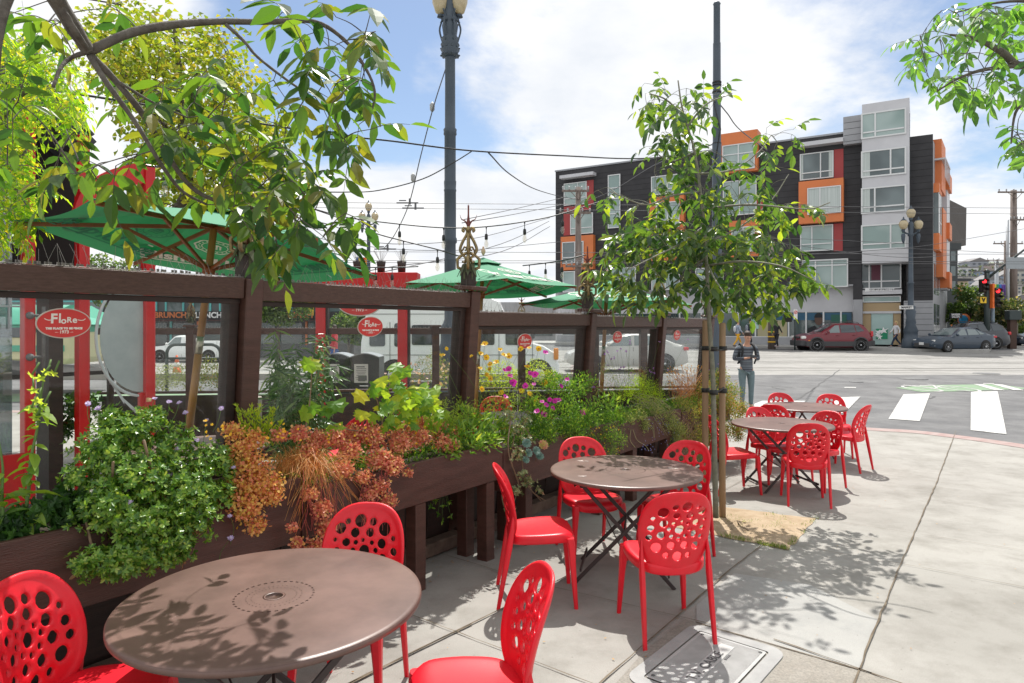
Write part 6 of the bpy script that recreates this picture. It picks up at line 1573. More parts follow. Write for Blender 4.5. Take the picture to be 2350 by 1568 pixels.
for poly,n_ in polys:
    for px,py in samp(poly,n_):
        Yk=TYY+rnd(-1.5,1.5);c=P(px,py,Yk);best=min(limbs,key=lambda a:(a-c).length);b.tube([best,best.lerp(c,.5)+rv()*.1,c],[.014,.004],4,cap=False)
        r_=rnd(.22,.5)
        for k in range(int(50*r_/.35)):d=rv();p=c+d*r_*random.random()**.4;lv.add(p,d+rv()*.8-Z*.4,d+Z*.6+rv()*.5,rnd(.07,.12))
b.build('trunk',m_bark,pt2);lv.build('foliage',m_lf4,pt2,.9,'small',.2,.2)
# ---- wisteria at the far left
ws=thing('wisteria_vine','bright yellow-green climbing vine tumbling down at the far left','vine',(-3.3,4.25,0))
b=MB();LB=[[(-160,1000,4.2),(-120,600,4.2),(-60,400,4.2),(20,250,4.2),(100,180,4.3)],[(-60,400,4.2),(30,430,4.1),(60,470,4.0)],[(-20,300,4.2),(40,360,4.2),(70,330,4.3)],[(20,250,4.2),(80,130,4.3),(60,90,4.4)]];limbs=[]
for i,pts in enumerate(LB):q=pl(pts);b.tube(q,[.035,.01]if i==0 else[.014,.004],7);limbs+=q
b.build('stems',m_bark,ws);lv,tw=Leaves(),MB();random.seed(4)
grow(lv,tw,limbs,[([(-60,60),(80,70),(150,110),(180,190),(170,260),(100,250),(40,300),(-60,300)],300),([(-60,300),(50,300),(80,380),(70,470),(30,520),(-60,540)],190)],(3.9,4.6),.062,(4,5,6),(.16,.26),1.1)
lv.build('foliage',m_lf5,ws,.34,'small',.12,.1);tw.build('tendrils',m_barkg,ws)
# ---- distant street trees
def far_tree(name,label,px,py,Yk,rx,ry,m_,n,ls,trunk_px=None,fl=None,group=None):
    c=P(px,py,Yk);base=P(trunk_px or px,745,Yk);zb_=rz(Yk);k=Yk/F;t_=thing(name,label,'tree',(base.x,Yk,zb_),group=group)
    b=MB();b.tube(catmull([(base.x,Yk,zb_),(base.x,Yk,zb_+(c.z-zb_)*.5),(c.x,Yk,c.z)],4),[.14*k*30,.05*k*30],8)
    for q in range(6):d=rv();d.z=abs(d.z);b.tube([(c.x,Yk,c.z-ry*k*.4),Vector((c.x,Yk,c.z))+Vector((d.x*rx*k,d.y*rx*k,d.z*ry*k))*.7],[.05*k*30,.01],5)
    b.build('trunk',m_bark,t_);lv=Leaves()
    cl=[(rnd(-1,1),rnd(-1,1),rnd(-1,1))for _ in range(46)];cl=[v for v in cl if v[0]**2+v[1]**2+v[2]**2<1.05]
    for v in cl:
        cc_=c+Vector((v[0]*rx*k*.85,v[1]*rx*k*.85,v[2]*ry*k*.85));r_=rnd(.18,.34)*rx*k
        for _ in range(int(n/len(cl))):d=rv();lv.add(cc_+d*r_*random.random()**.4,d+rv()*.7,d+Z*.8,ls*rnd(.7,1.3))
    lv.build('crown',m_,t_,.7,'small',.2,.2)
m_ft1=leafmat('far_leaf_green',(.035,.075,.022),(.09,.15,.04),(.16,.20,.06),.3,.5,.4,(3,3,1.4));m_ft2=leafmat('far_leaf_magnolia',(.03,.06,.02),(.10,.12,.04),(.40,.32,.16),.25,.4,.5,(3,3,1.4))
random.seed(11)
far_tree('street_tree','broad green street tree behind the traffic signal post',2228,706,50,52,58,m_ft1,4200,.22)
far_tree('street_tree','round flowering tree with reddish leaves under the rainbow banners',2297,712,47,50,40,m_ft2,4200,.20,2290)
far_tree('street_tree','green tree at the right edge beyond the dark car',2352,745,55,40,50,m_ft1,2500,.22)
far_tree('street_tree','street tree before the turquoise windows, seen through the first pane',250,640,30,110,50,m_ft1,3500,.16)
far_tree('street_tree','street tree before the dark shopfront, right of the folded parasol',640,700,31,70,45,m_ft1,2500,.16)
far_tree('street_tree','dark bushy tree behind the running pedestrian in red',800,745,29,50,50,m_ft1,2500,.14)
lv=Leaves()
for k in range(60):
    px=rnd(2185,2360);py=rnd(615,742);fr_=.95-(py-610)/180*.6;Yk=150+260*fr_;c=P(px,py,Yk);r_=rnd(2,5.5)*Yk/300
    for _ in range(70):d=rv();lv.add(c+Vector((d.x*1.3,d.y,d.z*.8))*r_*random.random()**.35,d+rv(),d+Z,rnd(.8,1.7)*Yk/300)
o=lv.build('hill_trees',leafmat('hill_leaf',(.05,.085,.045),(.13,.16,.09),(.22,.20,.13),.2,.7,.3,(2,2,1.4)),None,.9,'small');tag(o,'dark green trees scattered between the houses on the distant hill','trees',kind='stuff')

# ================================================================== PLANTER PLANTS
def PL(px,py,off=.12):
    A=PP0-W*off;k=(px-CXP)/F;t=(A.x-k*A.y)/(k*U.y-U.x);q=A+U*t;return Vector((q.x,q.y,H-(py-HY)*q.y/F))
def plant(name,label,px,py,off=.15,cat='plant'):p=PL(px,py,off);return thing(name,label,cat,tuple(p))
def blobs_leaves(lv,blobs,n,ls,off=None,up=.35,rosette=0,squash=.8,jit=.7):
    tot=sum(b_[2]**2 for b_ in blobs)
    for bl in blobs:
        x,y,r_=bl[:3];o_=bl[3]if len(bl)>3 else(off if off is not None else .12)
        c=PL(x,y,o_);rm=r_*c.y/F
        for _ in range(max(3,int(n*r_*r_/tot))):
            d=rv();
            if d.dot(W)<-.3 and random.random()<.6:d=-d
            p=c+Vector((d.x,d.y,d.z*squash))*rm*(random.random()**.33)*rnd(.7,1.35)
            if rosette:
                ax=(d+Z*.5+rv()*.4).normalized();e1_=ax.orthogonal().normalized();e2_=ax.cross(e1_)
                for k in range(rosette):a=6.28*k/rosette+rnd(-.3,.3);lv.add(p,e1_*math.cos(a)+e2_*math.sin(a)+ax*rnd(.1,.8),ax-(e1_*math.cos(a)+e2_*math.sin(a))*.5,ls*rnd(.6,1.15))
            else:lv.add(p,d*.7+rv()*jit+Z*up,d+Z*.5+rv()*.4,ls*rnd(.6,1.3))
class Fl:
    """flowers: petals + centres"""
    def __init__(s):s.p=Leaves();s.c=MB();s.st=MB()
    def add(s,p,r_,n=6,face=None,cen=.25,droop=0):
        f_=(face or(Vector((.1,-.75,.6))+rv()*.45)).normalized();e1_=f_.orthogonal().normalized();e2_=f_.cross(e1_)
        for k in range(n):a=6.28*k/n+rnd(-.15,.15);d=e1_*math.cos(a)+e2_*math.sin(a);s.p.add(p,d+f_*rnd(.05,.35),f_,r_*rnd(.85,1.1))
        s.c.sphere(p+f_*r_*.1,r_*cen,6,4)
    def stem(s,a,b_,r_=.0012,bend=.1):m=a.lerp(b_,.5)+rv()*(b_-a).length*bend;s.st.tube(catmull([a,m,b_],3),r_,4,cap=False)
    def build(s,parent,mp,mc,ms,wr=.6,tmpl='round',nm='petals'):
        f_=s.p.build(nm,mp,parent,wr,tmpl);s.c.build('flower_centres',mc,f_)
        if s.st.v:s.st.build('stems',ms,parent)
m_stem=mat('green_stem',(.10,.18,.04),.6);m_stemb=mat('brown_stem',(.22,.15,.09),.8);m_stemr=mat('red_stem',(.40,.08,.07),.6)
def lm(n,a,b_,c=None,tr_=.35,tc=(2.4,2.2,.8),ro=.45):return leafmat(n,a,b_,c,tr_,ro,.5,tc)
random.seed(33)
# big green shrub
t_=plant('pericallis_shrub' if False else 'green_shrub','big glossy green shrub spilling over the nearest planter box, pale lilac blooms on top',330,1150);lv=Leaves()
bl=[(300,985,62,.12),(235,1030,62,.10),(380,1030,68,.10),(455,1060,58,.08),(300,1095,82,.02),(405,1120,74,.0),(240,1160,66,-.02),(490,1130,48,.0),(330,1200,76,-.07),(430,1190,66,-.06),(200,1290,42,-.10),(262,1290,48,-.10),(325,1270,55,-.09),(395,1255,46,-.08),(250,960,34,.15),(505,1055,40,.1),(350,955,30,.15),(175,1090,34,.05)]
blobs_leaves(lv,bl,3000,.026,rosette=7);lv.build('foliage',lm('shrub_leaf',(.05,.14,.02),(.18,.33,.04),(.30,.40,.08),.3,(2.6,2.2,.9),.3),t_,.40,'round')
lv=Leaves();blobs_leaves(lv,[(b_[0]+10,b_[1]+10,b_[2]*.8,b_[3]+.04)for b_ in bl[:14]],60,.035,rosette=5);lv.build('dry_leaves',lm('dry_leaf',(.25,.12,.05),(.42,.24,.12)),t_,.45,'round')
b=MB()
for x,y,x2,y2 in((210,1250,200,1190),(235,1180,228,1270),(330,1010,350,1200),(400,1090,380,1240),(260,1060,240,1250),(195,1330,215,1200)):a,c=PL(x,y,-.05),PL(x2,y2,.02);b.tube(catmull([a,a.lerp(c,.5)+rv()*.04,c],4),.006,5)
b.build('stems',m_stemb,t_)
fl=Fl();c2=crop(0,950,2.184)
for x,y in((470,80),(903,68),(957,70),(990,128),(1101,168),(1052,272),(948,320),(905,460),(1037,532),(688,607),(1055,663),(1227,678),(1229,798),(827,50),(1180,105),(1245,420),(520,105)):
    X_,Y_=c2(x,y);p=PL(X_,Y_,.05 if y<200 else(-.02 if y<500 else-.12));r_=rnd(.010,.016)
    for k in range(3):fl.add(p+rv()*.003,r_,9,Vector((.1,-.5,.9))+rv()*.3,.3)
    fl.stem(p,PL(X_+rnd(-30,10),Y_+rnd(40,90),.08 if y<200 else .0),.0014)
fl.build(t_,lm('lilac_petal',(.52,.40,.68),(.66,.54,.78),None,.3,(1.2,1.1,1.2)),mat('pale_centre',(.55,.48,.55),.7),m_stem,.42)
# flowering tobacco
t_=plant('flowering_tobacco','tall lime flowering tobacco plant by the left edge, yellow-green star flowers',60,1120);b=MB();lv=Leaves();fs_=Leaves()
for pts in([(115,760),(150,560),(165,380),(205,180),(215,60),(235,-60)],[(20,760),(10,560),(15,420),(-10,250)]):
    q=catmull([PL(*c2(x,y),.12)for x,y in pts],5);b.tube(q,[.008,.003],6)
    for i in range(2,len(q)-6):
        for _ in range(2):d=Vector((rnd(-1,1),rnd(-1,.6),rnd(-.3,.5)));lv.add(q[i],d,Z+rv()*.5,rnd(.05,.11)*(1.2-i/len(q)*.6))
for x,y in((200,60),(235,80),(165,110),(190,150),(250,-90),(170,-75),(290,-85),(215,-60),(180,5)):
    p=PL(*c2(x,y),.10);f_=Vector((rnd(-.5,.5),-.6,-.5));b.tube([p,p+Vector((rnd(-.03,.03),.02,.05))],.004,5);e1_=f_.orthogonal().normalized();e2_=f_.normalized().cross(e1_)
    for k in range(5):a=6.28*k/5;fs_.add(p,e1_*math.cos(a)+e2_*math.sin(a)+f_*.3,f_,.024)
b.build('stems',m_stem,t_);lv.build('foliage',lm('tobacco_leaf',(.12,.24,.03),(.28,.40,.05),None,.45),t_,.42,'leaf',.15,.35);fs_.build('flowers',lm('lime_petal',(.34,.46,.08),(.44,.54,.12),None,.45),t_,.5,'leaf')
# dark low cover
t_=plant('geranium_cover','low dark green lobed leaves filling the planter left of the big shrub',100,1190);lv=Leaves();blobs_leaves(lv,[(60,1200,40),(120,1180,45),(160,1160,40),(20,1215,35),(150,1210,30),(-40,1230,40),(175,1120,25)],420,.045,.12,.6);lv.build('foliage',lm('dark_lobed_leaf',(.02,.06,.015),(.06,.15,.03)),t_,.5,'lobed')
# orange sedum, grass, red sedum
t_=plant('orange_sedum','yellow to orange stonecrop between the green shrub and the golden grass',560,1100);lv=Leaves();blobs_leaves(lv,[(545,1040,34,.10),(575,1075,44,.05),(600,1115,42,-.02),(575,1010,30,.15),(560,1165,34,-.06),(585,1205,24,-.08),(530,990,24,.16),(620,1140,26,-.04),(545,1120,30,.0)],4200,.017,jit=1.0);lv.build('foliage',lm('orange_sedum_leaf',(.66,.20,.11),(.74,.46,.12),(.70,.50,.10),.3,(1.3,1.2,.8)),t_,.75,'round')
fl=Fl()
for _ in range(46):x,y=random.choice([(500,985),(560,1000),(590,1080),(610,1100),(570,1190),(690,1000),(640,985)]);fl.add(PL(x+rnd(-32,32),y+rnd(-22,22),.0),.009,5)
fl.build(t_,lm('yellow_star_petal',(.75,.45,.02),(.80,.55,.04)),mat('yellow_centre',(.7,.4,.03),.6),m_stem)
t_=plant('golden_grass','tuft of thin golden orange grass arching over the planter edge',690,1090);lv=Leaves();c=PL(690,1085,.14)
for _ in range(1000):a=rnd(0,6.28);s_=rnd(.2,1.7);d=Vector((math.cos(a)*s_,math.sin(a)*s_,rnd(.3,1.1)));d+=W*.25;lv.add(c+Vector((rnd(-.11,.11),rnd(-.09,.09),rnd(-.02,.03))),d,Z+d*-.2,rnd(.09,.22))
lv.build('blades',lm('golden_blade',(.62,.22,.05),(.74,.40,.12),(.60,.42,.16),.3,(1.4,1.2,.8)),t_,.012,'blade',0,.75)
b=MB()
for _ in range(110):
    a=c+Vector((rnd(-.1,.12),rnd(-.06,.08),.03));e=PL(rnd(650,860),rnd(1040,1250),rnd(-.12,-.02));b.tube(catmull([a,a.lerp(e,.5)+Z*rnd(.03,.09)+W*.05,e+W*.01],4),.0009,3,cap=False)
b.build('trailing_blades',lm('golden_blade',(.5,.2,.04),(.66,.36,.09)),t_)
t_=plant('red_sedum','pink and brick red stonecrop tumbling down the planter front in ropes',800,1080);lv=Leaves();c3=crop(700,950,2.184)
bl=[(250,270,55,.10),(450,250,70,.12),(590,290,75,.08),(480,370,70,.02),(560,410,60,-.02),(700,260,60,.10),(820,285,50,.08),(490,520,52,-.05),(530,600,48,-.06),(180,640,55,-.07),(200,740,50,-.08),(50,820,34,-.08),(440,560,40,-.05),(330,330,60,.06),(290,430,60,.0),(640,450,26,-.04),(120,560,40,-.06),(30,740,24,-.08),(150,830,46,-.08),(870,300,40,.06),(60,240,50,.14),(-40,250,40,.16),(410,470,44,-.03)]
bl=[(*c3(x,y),r_/2.32,o_)for x,y,r_,o_ in bl+[(700,200,60,.2),(800,220,60,.22),(600,220,60,.22),(350,240,60,.2),(900,240,50,.2),(150,270,60,.18),(120,330,50,.12)]];blobs_leaves(lv,bl,12500,.0155,jit=1.0)
lv.build('foliage',lm('red_sedum_leaf',(.58,.14,.10),(.74,.36,.20),(.76,.56,.16),.3,(1.3,1.0,.9)),t_,.8,'round')
b=MB()
for _ in range(110):x=random.choice([rnd(80,300),rnd(400,560)]);y=rnd(400,700);a=PL(*c3(x,y),-.05);e=PL(*c3(x+rnd(-40,40),y+rnd(60,240)),-.07);b.tube(catmull([a,a.lerp(e,.5)+rv()*.015,e],3),.0016,4,cap=False)
b.build('stems',m_stemr,t_)
fl=Fl()
for _ in range(40):x,y=rnd(200,900),rnd(180,330);fl.add(PL(*c3(x,y),.06),.009,5)
fl.build(t_,MATS['yellow_star_petal'],MATS['yellow_centre'],m_stem)
# lime shoots
t_=plant('lime_shoots','upright lime yellow shoots rising beside the wide brown post',590,1000);lv=Leaves();b=MB()
for k in range(16):
    a=PL(rnd(560,640),rnd(1000,1030),.2);e=PL(rnd(545,650),rnd(930,985),.2);q=catmull([a,a.lerp(e,.5)+rv()*.01,e],5);b.tube(q,.002,4)
    for p in q:
        for _ in range(5):lv.add(p,rv()*.6+Z*.8,rv(),rnd(.02,.035))
b.build('stems',m_stem,t_);lv.build('foliage',lm('lime_leaf',(.22,.34,.03),(.42,.50,.05),None,.45),t_,.25,'small')
# abutilon with big leaves
t_=plant('maple_leaved_shrub','lime green shrub with big lobed leaves in front of the newspaper racks',860,1000);lv=Leaves();b=MB();c22=crop(600,400,2.24)
L1=[(380,1090),(345,1075),(660,1240),(700,1230),(840,1110),(865,1130),(800,1090),(930,1230),(780,1290),(870,1300),(640,1360),(465,1430),(680,1510),(980,1260),(900,1390),(740,1180),(1000,1330),(380,1320),(450,1330),(490,1300),(820,1150),(830,1210),(900,1240),(950,1290),(330,1340)]
for x,y in L1:
    for _ in range(2):p=PL(*c22(x+rnd(-14,14),y+rnd(-14,14)),rnd(.06,.2));lv.add(p,Vector((rnd(-.7,.7),rnd(-.5,.2),-1+rnd(0,.8))),Vector((rnd(-.3,.3),-.8,.8))+rv()*.4,rnd(.055,.09))
for _ in range(95):x,y=rnd(700,1080),rnd(1200,1440);p=PL(*c22(x,y),rnd(.03,.25));lv.add(p,Vector((rnd(-.7,.7),rnd(-.5,.2),rnd(-1,.4))),Vector((rnd(-.3,.3),-.7,.8))+rv()*.4,rnd(.035,.075))
for pts in([(800,1560),(740,1450),(690,1400),(640,1360)],[(780,1560),(800,1400),(830,1250),(840,1110)],[(800,1540),(900,1400),(930,1250)],[(320,1480),(350,1300),(365,1050)],[(740,1450),(600,1460),(480,1430)],[(760,1480),(720,1300),(680,1230)],[(810,1300),(850,1180),(860,1120)]):
    b.tube(catmull([PL(*c22(x,y),.14)for x,y in pts],5),[.006,.0025],6)
b.build('stems',m_stemb,t_);lv.build('foliage',lm('abutilon_leaf',(.10,.25,.03),(.26,.42,.045),(.50,.52,.04),.5,(2.4,2.0,.8)),t_,.75,'lobed')
# feathery yellow-green next to post
t_=plant('feathery_plant','feathery yellow-green sprays growing against the leaning post',1020,960);lv=Leaves()
for _ in range(90):
    a=PL(rnd(980,1060),rnd(985,1010),.2);e=a+Vector((rnd(-.09,.11),rnd(-.06,.06),rnd(.06,.26)))
    for k in range(9):p=a.lerp(e,k/8);[lv.add(p,rv()*.7+Z*.7,rv(),rnd(.012,.03))for _ in range(3)]
lv.build('foliage',lm('feather_leaf',(.18,.30,.04),(.36,.46,.08),None,.4),t_,.16,'small')
# bamboo behind the glass
t_=thing('bamboo_clump','clump of dark narrow bamboo leaves pressed behind the second glass pane','bamboo',(P(690,745,5.0).x,5.0,0));lv=Leaves();b=MB();random.seed(8)
for k in range(26):
    a=Vector((P(rnd(620,760),745,4.9).x,rnd(4.75,5.3),.2));e=P(rnd(615,770),rnd(755,960),rnd(4.6,5.3));q=catmull([a,a.lerp(e,.6)+rv()*.04,e],6);b.tube(q,[.005,.002],5)
    for p in q[4:]:
        for _ in range(7):lv.add(p+rv()*.03,Vector((rnd(-1,1),rnd(-1,.6),rnd(-.9,.25))),Vector((rnd(-.4,.4),-.6,.8)),rnd(.08,.15))
b.build('stems',m_stem,t_);lv.build('foliage',lm('bamboo_leaf',(.03,.09,.02),(.10,.20,.06),(.22,.32,.12),.3,(2.4,2.2,.9),.3),t_,.15,'leaf',.1,.2)
# leafy green clumps along planters
t_=plant('broadleaf_clump','clump of long bright green leaves right of the leaning post base',1080,1010);lv=Leaves();blobs_leaves(lv,[(1045,1000,32),(1085,985,32),(1080,1025,30,.05),(1115,1010,28,.05),(1030,1035,24,.05),(1105,970,24),(1010,1010,24),(1130,985,30,.2),(1070,960,30,.25),(1150,1000,26,.15),(1000,985,26,.25)],1000,.062,.14,.35);lv.build('foliage',lm('strap_leaf',(.08,.19,.03),(.22,.36,.06),(.38,.46,.07),.4),t_,.26,'leaf')
t_=plant('trailing_succulent','grey-green rosette succulent with woody stems hanging down at the planter joint',1185,1050);lv=Leaves();b=MB()
blobs_leaves(lv,[(1168,950,20,.1),(1180,985,24,.08),(1198,1010,22,.04),(1185,1040,22,-.02),(1200,1090,18,-.04),(1185,1125,16,-.05),(1215,1105,14,-.05),(1165,1165,14,-.05),(1235,1125,12,-.05),(1205,960,18,.1)],210,.026,rosette=7)
lv.build('foliage',lm('succulent_leaf',(.14,.20,.08),(.30,.34,.14),(.46,.28,.16),.15,(1.5,1.4,.8),.4),t_,.42,'round')
for pts in([(1180,1000),(1175,1060),(1190,1110),(1175,1160)],[(1195,1000),(1200,1060),(1210,1110),(1240,1150)],[(1170,960),(1165,1030),(1180,1090),(1195,1130)],[(1200,1010),(1225,1000),(1240,1030),(1230,1060)],[(1205,1105),(1225,1130),(1250,1150)],[(1185,980),(1210,985),(1225,1020)],[(1160,1100),(1150,1140),(1158,1175)]):
    b.tube(catmull([PL(x+rnd(-3,3),y,-.02 if y>1000 else .06)for x,y in pts],5),[.006,.003],6)
b.build('stems',m_stemb,t_)
t_=plant('echeveria_cluster','blue-green echeveria rosettes with one yellow and red head on the planter rim',1220,1035);
for i,(x,y,r_)in enumerate(((1208,1018,12),(1212,1040,11),(1230,1035,11),(1206,1056,10),(1246,1022,13),(1238,1048,11))):
    p=PL(x,y,-.05);lv=Leaves();f_=(Vector((.35,-.8,.5))+rv()*.2).normalized();e1_=f_.orthogonal().normalized();e2_=f_.cross(e1_);rm=r_*p.y/F
    for ring,nn_ in((1.0,10),(.75,8),(.5,6),(.25,4)):
        for k in range(nn_):a=6.28*k/nn_+ring*2;d=e1_*math.cos(a)+e2_*math.sin(a);lv.add(p,d+f_*(1.3-ring),f_-d*.4,rm*(ring*.85+.2))
    lv.build('rosette',lm('echeveria_leaf',(.10,.20,.16),(.18,.30,.24),None,.1,(1,1,1))if i!=4 else lm('echeveria_tips',(.45,.42,.10),(.50,.20,.12),None,.1,(1,1,1)),t_,.6,'round')
# cosmos
t_=plant('yellow_cosmos','tall airy yellow cosmos flowers in front of the third glass pane',1160,930);fl=Fl();c9=crop(950,600,3.484);random.seed(12)
for x,y in((812,838),(945,885),(980,930),(1018,942),(1120,878),(1190,870),(1272,878),(858,1010),(858,1130),(788,1220),(1175,1030),(1195,1258),(950,1250),(1252,1325),(1125,1235),(828,952),(780,920),(912,990),(440,932),(488,878),(775,1045),(855,1050),(700,940),(1330,1165),(1320,1170),(460,930),(830,1100)):
    X_,Y_=c9(x,y);o_=rnd(.08,.26);p=PL(X_,Y_,o_);r_=.030 if x>750 else .018;fl.add(p,r_*rnd(.7,1.15),8);fl.stem(p,PL(1140+rnd(-50,60)+(X_-1140)*.3,rnd(960,1000),.18),.0013,.06)
fl.build(t_,lm('cosmos_petal',(.80,.50,.01),(.85,.60,.03),None,.4,(1.1,1.1,.8)),mat('orange_centre',(.55,.22,.02),.7),m_stem,.75)
lv=Leaves();blobs_leaves(lv,[(1110,940,30),(1150,920,40),(1200,900,34),(1150,960,38),(1100,970,25)],900,.035,.18,.7,jit=1.2);lv.build('foliage',lm('feather_leaf',(.2,.3,.05),(.36,.46,.08)),t_,.09,'small')
# magenta petunias in green
t_=plant('magenta_petunia','magenta petunias blooming in the middle planter',1290,930);fl=Fl()
for x,y in((1515,1140),(1462,1195),(1365,1312),(1335,1355),(1410,1320),(1440,1315),(1390,1380),(1255,1410),(1320,1435),(1055,1165),(1160,1195),(990,1285),(1200,1085),(1030,1110),(1330,910),(1240,1095),(1015,1050),(980,1060),(1230,1180),(1300,1330)):
    X_,Y_=c9(x,y);p=PL(X_,Y_,.02);fl.add(p,.030*rnd(.7,1.1),5,cen=.18);fl.stem(p,PL(X_+rnd(-10,10),Y_+rnd(20,40),.1),.0012)
for X_,Y_ in((1337,945),(1338,950)):fl.add(PL(X_,Y_,-.02),.024,5,cen=.15)
fl.build(t_,lm('magenta_petal',(.50,.01,.28),(.62,.02,.42),(.30,.005,.22),.35,(1.5,1,1.3)),mat('dark_centre',(.15,.01,.08),.7),m_stem,1.0)
lv=Leaves();blobs_leaves(lv,[(1262,880,30),(1300,895,38),(1335,880,30),(1290,950,44,.06),(1335,955,40,.04),(1240,960,32,.08),(1300,990,34,.02),(1250,1000,28,.02),(1215,930,24),(1215,975,30,.15),(1240,940,34,.2),(1320,1000,26,.02)],6200,.028,.14,.55,jit=.8);lv.build('foliage',lm('petunia_leaf',(.05,.14,.02),(.15,.30,.04),(.30,.42,.06),.35),t_,.38,'small')
t_=plant('yellow_bidens','low green plant dotted with tiny yellow flowers near the planter seam',1390,1000);lv=Leaves();blobs_leaves(lv,[(1380,950,34,.08),(1385,995,34,.0),(1410,1010,28,-.04),(1350,1010,26,.0),(1405,965,28,.06),(1395,1040,20,-.06)],3200,.022,.1,.5,jit=1);lv.build('foliage',lm('petunia_leaf',(.05,.14,.02),(.15,.30,.04)),t_,.25,'small');fl=Fl()
for _ in range(34):fl.add(PL(rnd(1355,1422),rnd(975,1060),-.03),.009,5)
fl.build(t_,MATS['yellow_star_petal'],MATS['yellow_centre'],m_stem)
t_=plant('broad_leaf_plant','lime broad-leaved plant standing above the yellow-dotted one',1400,930);lv=Leaves();blobs_leaves(lv,[(1395,925,30),(1425,945,24),(1370,920,22),(1440,960,18)],190,.055,.12,.6);lv.build('foliage',lm('strap_leaf',(.1,.2,.03),(.2,.36,.06)),t_,.34,'leaf')
t_=plant('lime_bush','round fine-leaved bright lime bush between the last two posts',1460,895);lv=Leaves();blobs_leaves(lv,[(1455,880,30),(1482,895,32),(1430,900,24),(1505,915,24),(1460,910,30),(1412,915,18)],4200,.013,.15,.7,jit=.8);lv.build('foliage',lm('lime_fine_leaf',(.20,.36,.02),(.36,.50,.03),None,.45),t_,.45,'small')
t_=plant('blue_trailing_plant','grey-green trailing plant with tiny blue flowers flowing over the fourth planter',1500,965);lv=Leaves();blobs_leaves(lv,[(1490,945,30,.1),(1520,965,32,.06),(1455,955,26,.08),(1545,985,28,.02),(1550,1015,18,-.03),(1435,965,20,.06),(1470,975,22,.04)],6000,.024,jit=1.1);lv.build('foliage',lm('grey_green_leaf',(.16,.24,.08),(.34,.40,.16),(.46,.44,.2),.3),t_,.32,'small');fl=Fl()
for _ in range(60):fl.add(PL(rnd(1480,1565),rnd(960,1035),rnd(-.08,-.02)),.006,5)
b=MB()
for _ in range(40):a=PL(rnd(1440,1500),rnd(900,940),.1);e=PL(rnd(1500,1565),rnd(940,1010),-.03);b.tube(catmull([a,a.lerp(e,.5)+Z*.06,e],4),.0016,4,cap=False)
for pts in([(1452,985),(1462,1010),(1480,1022),(1490,1035)],[(1448,985),(1446,1010),(1458,1028)]):b.tube(catmull([PL(x,y,-.02)for x,y in pts],4),.003,5)
for _ in range(9):fl.add(PL(rnd(1472,1500),rnd(1018,1040),-.04),.008,5)
fl.build(t_,lm('blue_petal',(.14,.17,.62),(.24,.28,.75)),mat('pale_centre',(.5,.5,.5)),m_stem);b.build('runners',mat('straw_stem',(.34,.32,.16),.8),t_)
t_=plant('purple_verbena','tall thin-stemmed purple verbena seen against the fourth pane',1455,850);fl=Fl();c8=crop(1380,740,6.184)
for x,y in((625,720),(600,770),(650,760),(970,570),(980,620),(830,685),(915,730),(700,850),(740,830),(840,980),(880,960),(820,1000),(1000,1040),(650,945),(1325,985),(1270,1020),(1300,1045),(1350,1055),(1850,555),(1545,1010),(785,720),(1560,1200),(410,1270),(445,1275),(345,1160),(1420,590)):
    X_,Y_=c8(x,y);p=PL(X_,Y_,.2)
    for k in range(3):fl.add(p+rv()*.008,.0095,5,cen=.3)
    fl.stem(p,PL(1455+(X_-1455)*.55+rnd(-10,10),900,.2),.0012,.04)
fl.build(t_,lm('purple_petal',(.28,.10,.42),(.50,.26,.62),(.62,.42,.72),.35,(1.2,1,1.2)),mat('dark_centre',(.15,.01,.08)),m_stem,.7)
lv=Leaves();blobs_leaves(lv,[(1400,880,26),(1385,850,18),(1470,860,22),(1440,850,14),(1530,890,20)],700,.022,.22,.8,jit=1);lv.build('foliage',lm('grey_green_leaf',(.2,.3,.1),(.3,.4,.2)),t_,.2,'small')
t_=plant('orange_twiggy_plant','wiry orange-stemmed plant with tiny orange flowers left of the tree stakes',1570,900);fl=Fl()
for _ in range(120):
    a=PL(rnd(1540,1610),rnd(915,935),.18);X_,Y_=rnd(1530,1625),rnd(838,900);p=PL(X_,Y_,rnd(.1,.25));fl.stem(a,p,.0017,.08);fl.add(p,.009,5)
fl.build(t_,lm('orange_petal',(.72,.32,.02),(.80,.45,.03)),MATS['orange_centre'],mat('orange_stem',(.55,.24,.08),.7))
t_=plant('dry_root_tangle','tangle of dry brown hanging stems behind the left tree stake',1580,1010);b=MB();random.seed(14)
for _ in range(90):
    x=rnd(1560,1615);q=[PL(x+rnd(-14,14),960+k*22+rnd(-8,8),.02-.02*k+rnd(-.02,.02))for k in range(5)];b.tube(catmull(q,4),.0028,4,cap=False)
b.build('stems',mat('dry_stem',(.30,.20,.12),.85,(.42,.30,.2),20),t_)
lv=Leaves();blobs_leaves(lv,[(1575,950,30),(1600,970,26),(1560,930,26),(1590,1050,24,-.05),(1565,1060,14,-.06),(1590,1000,34,-.0),(1560,1000,24,.0)],3000,.024,.05,.4);lv.build('foliage',lm('mixed_dry_leaf',(.14,.20,.05),(.34,.36,.10),(.50,.34,.12),.3),t_,.35,'small')
t_=plant('end_bush','dense round bush ending the planter row, green above and dry brown below',1660,930);lv=Leaves();bl=[(1640,870,30,.1),(1665,900,32,.05),(1688,940,28,.0),(1650,930,38,.0),(1610,900,30,.1),(1680,980,26,-.05),(1640,985,34,-.05),(1600,940,28,.05),(1690,1000,16,-.08),(1615,1000,24,-.04)]
blobs_leaves(lv,bl,9500,.027,jit=.9);lv.build('foliage',lm('end_bush_leaf',(.08,.16,.03),(.26,.30,.05),(.34,.18,.10),.35),t_,.42,'small')
lv=Leaves();blobs_leaves(lv,bl[2:],3200,.024,jit=1);lv.build('dry_leaves',lm('dry_leaf',(.25,.12,.05),(.42,.24,.12)),t_,.4,'small')
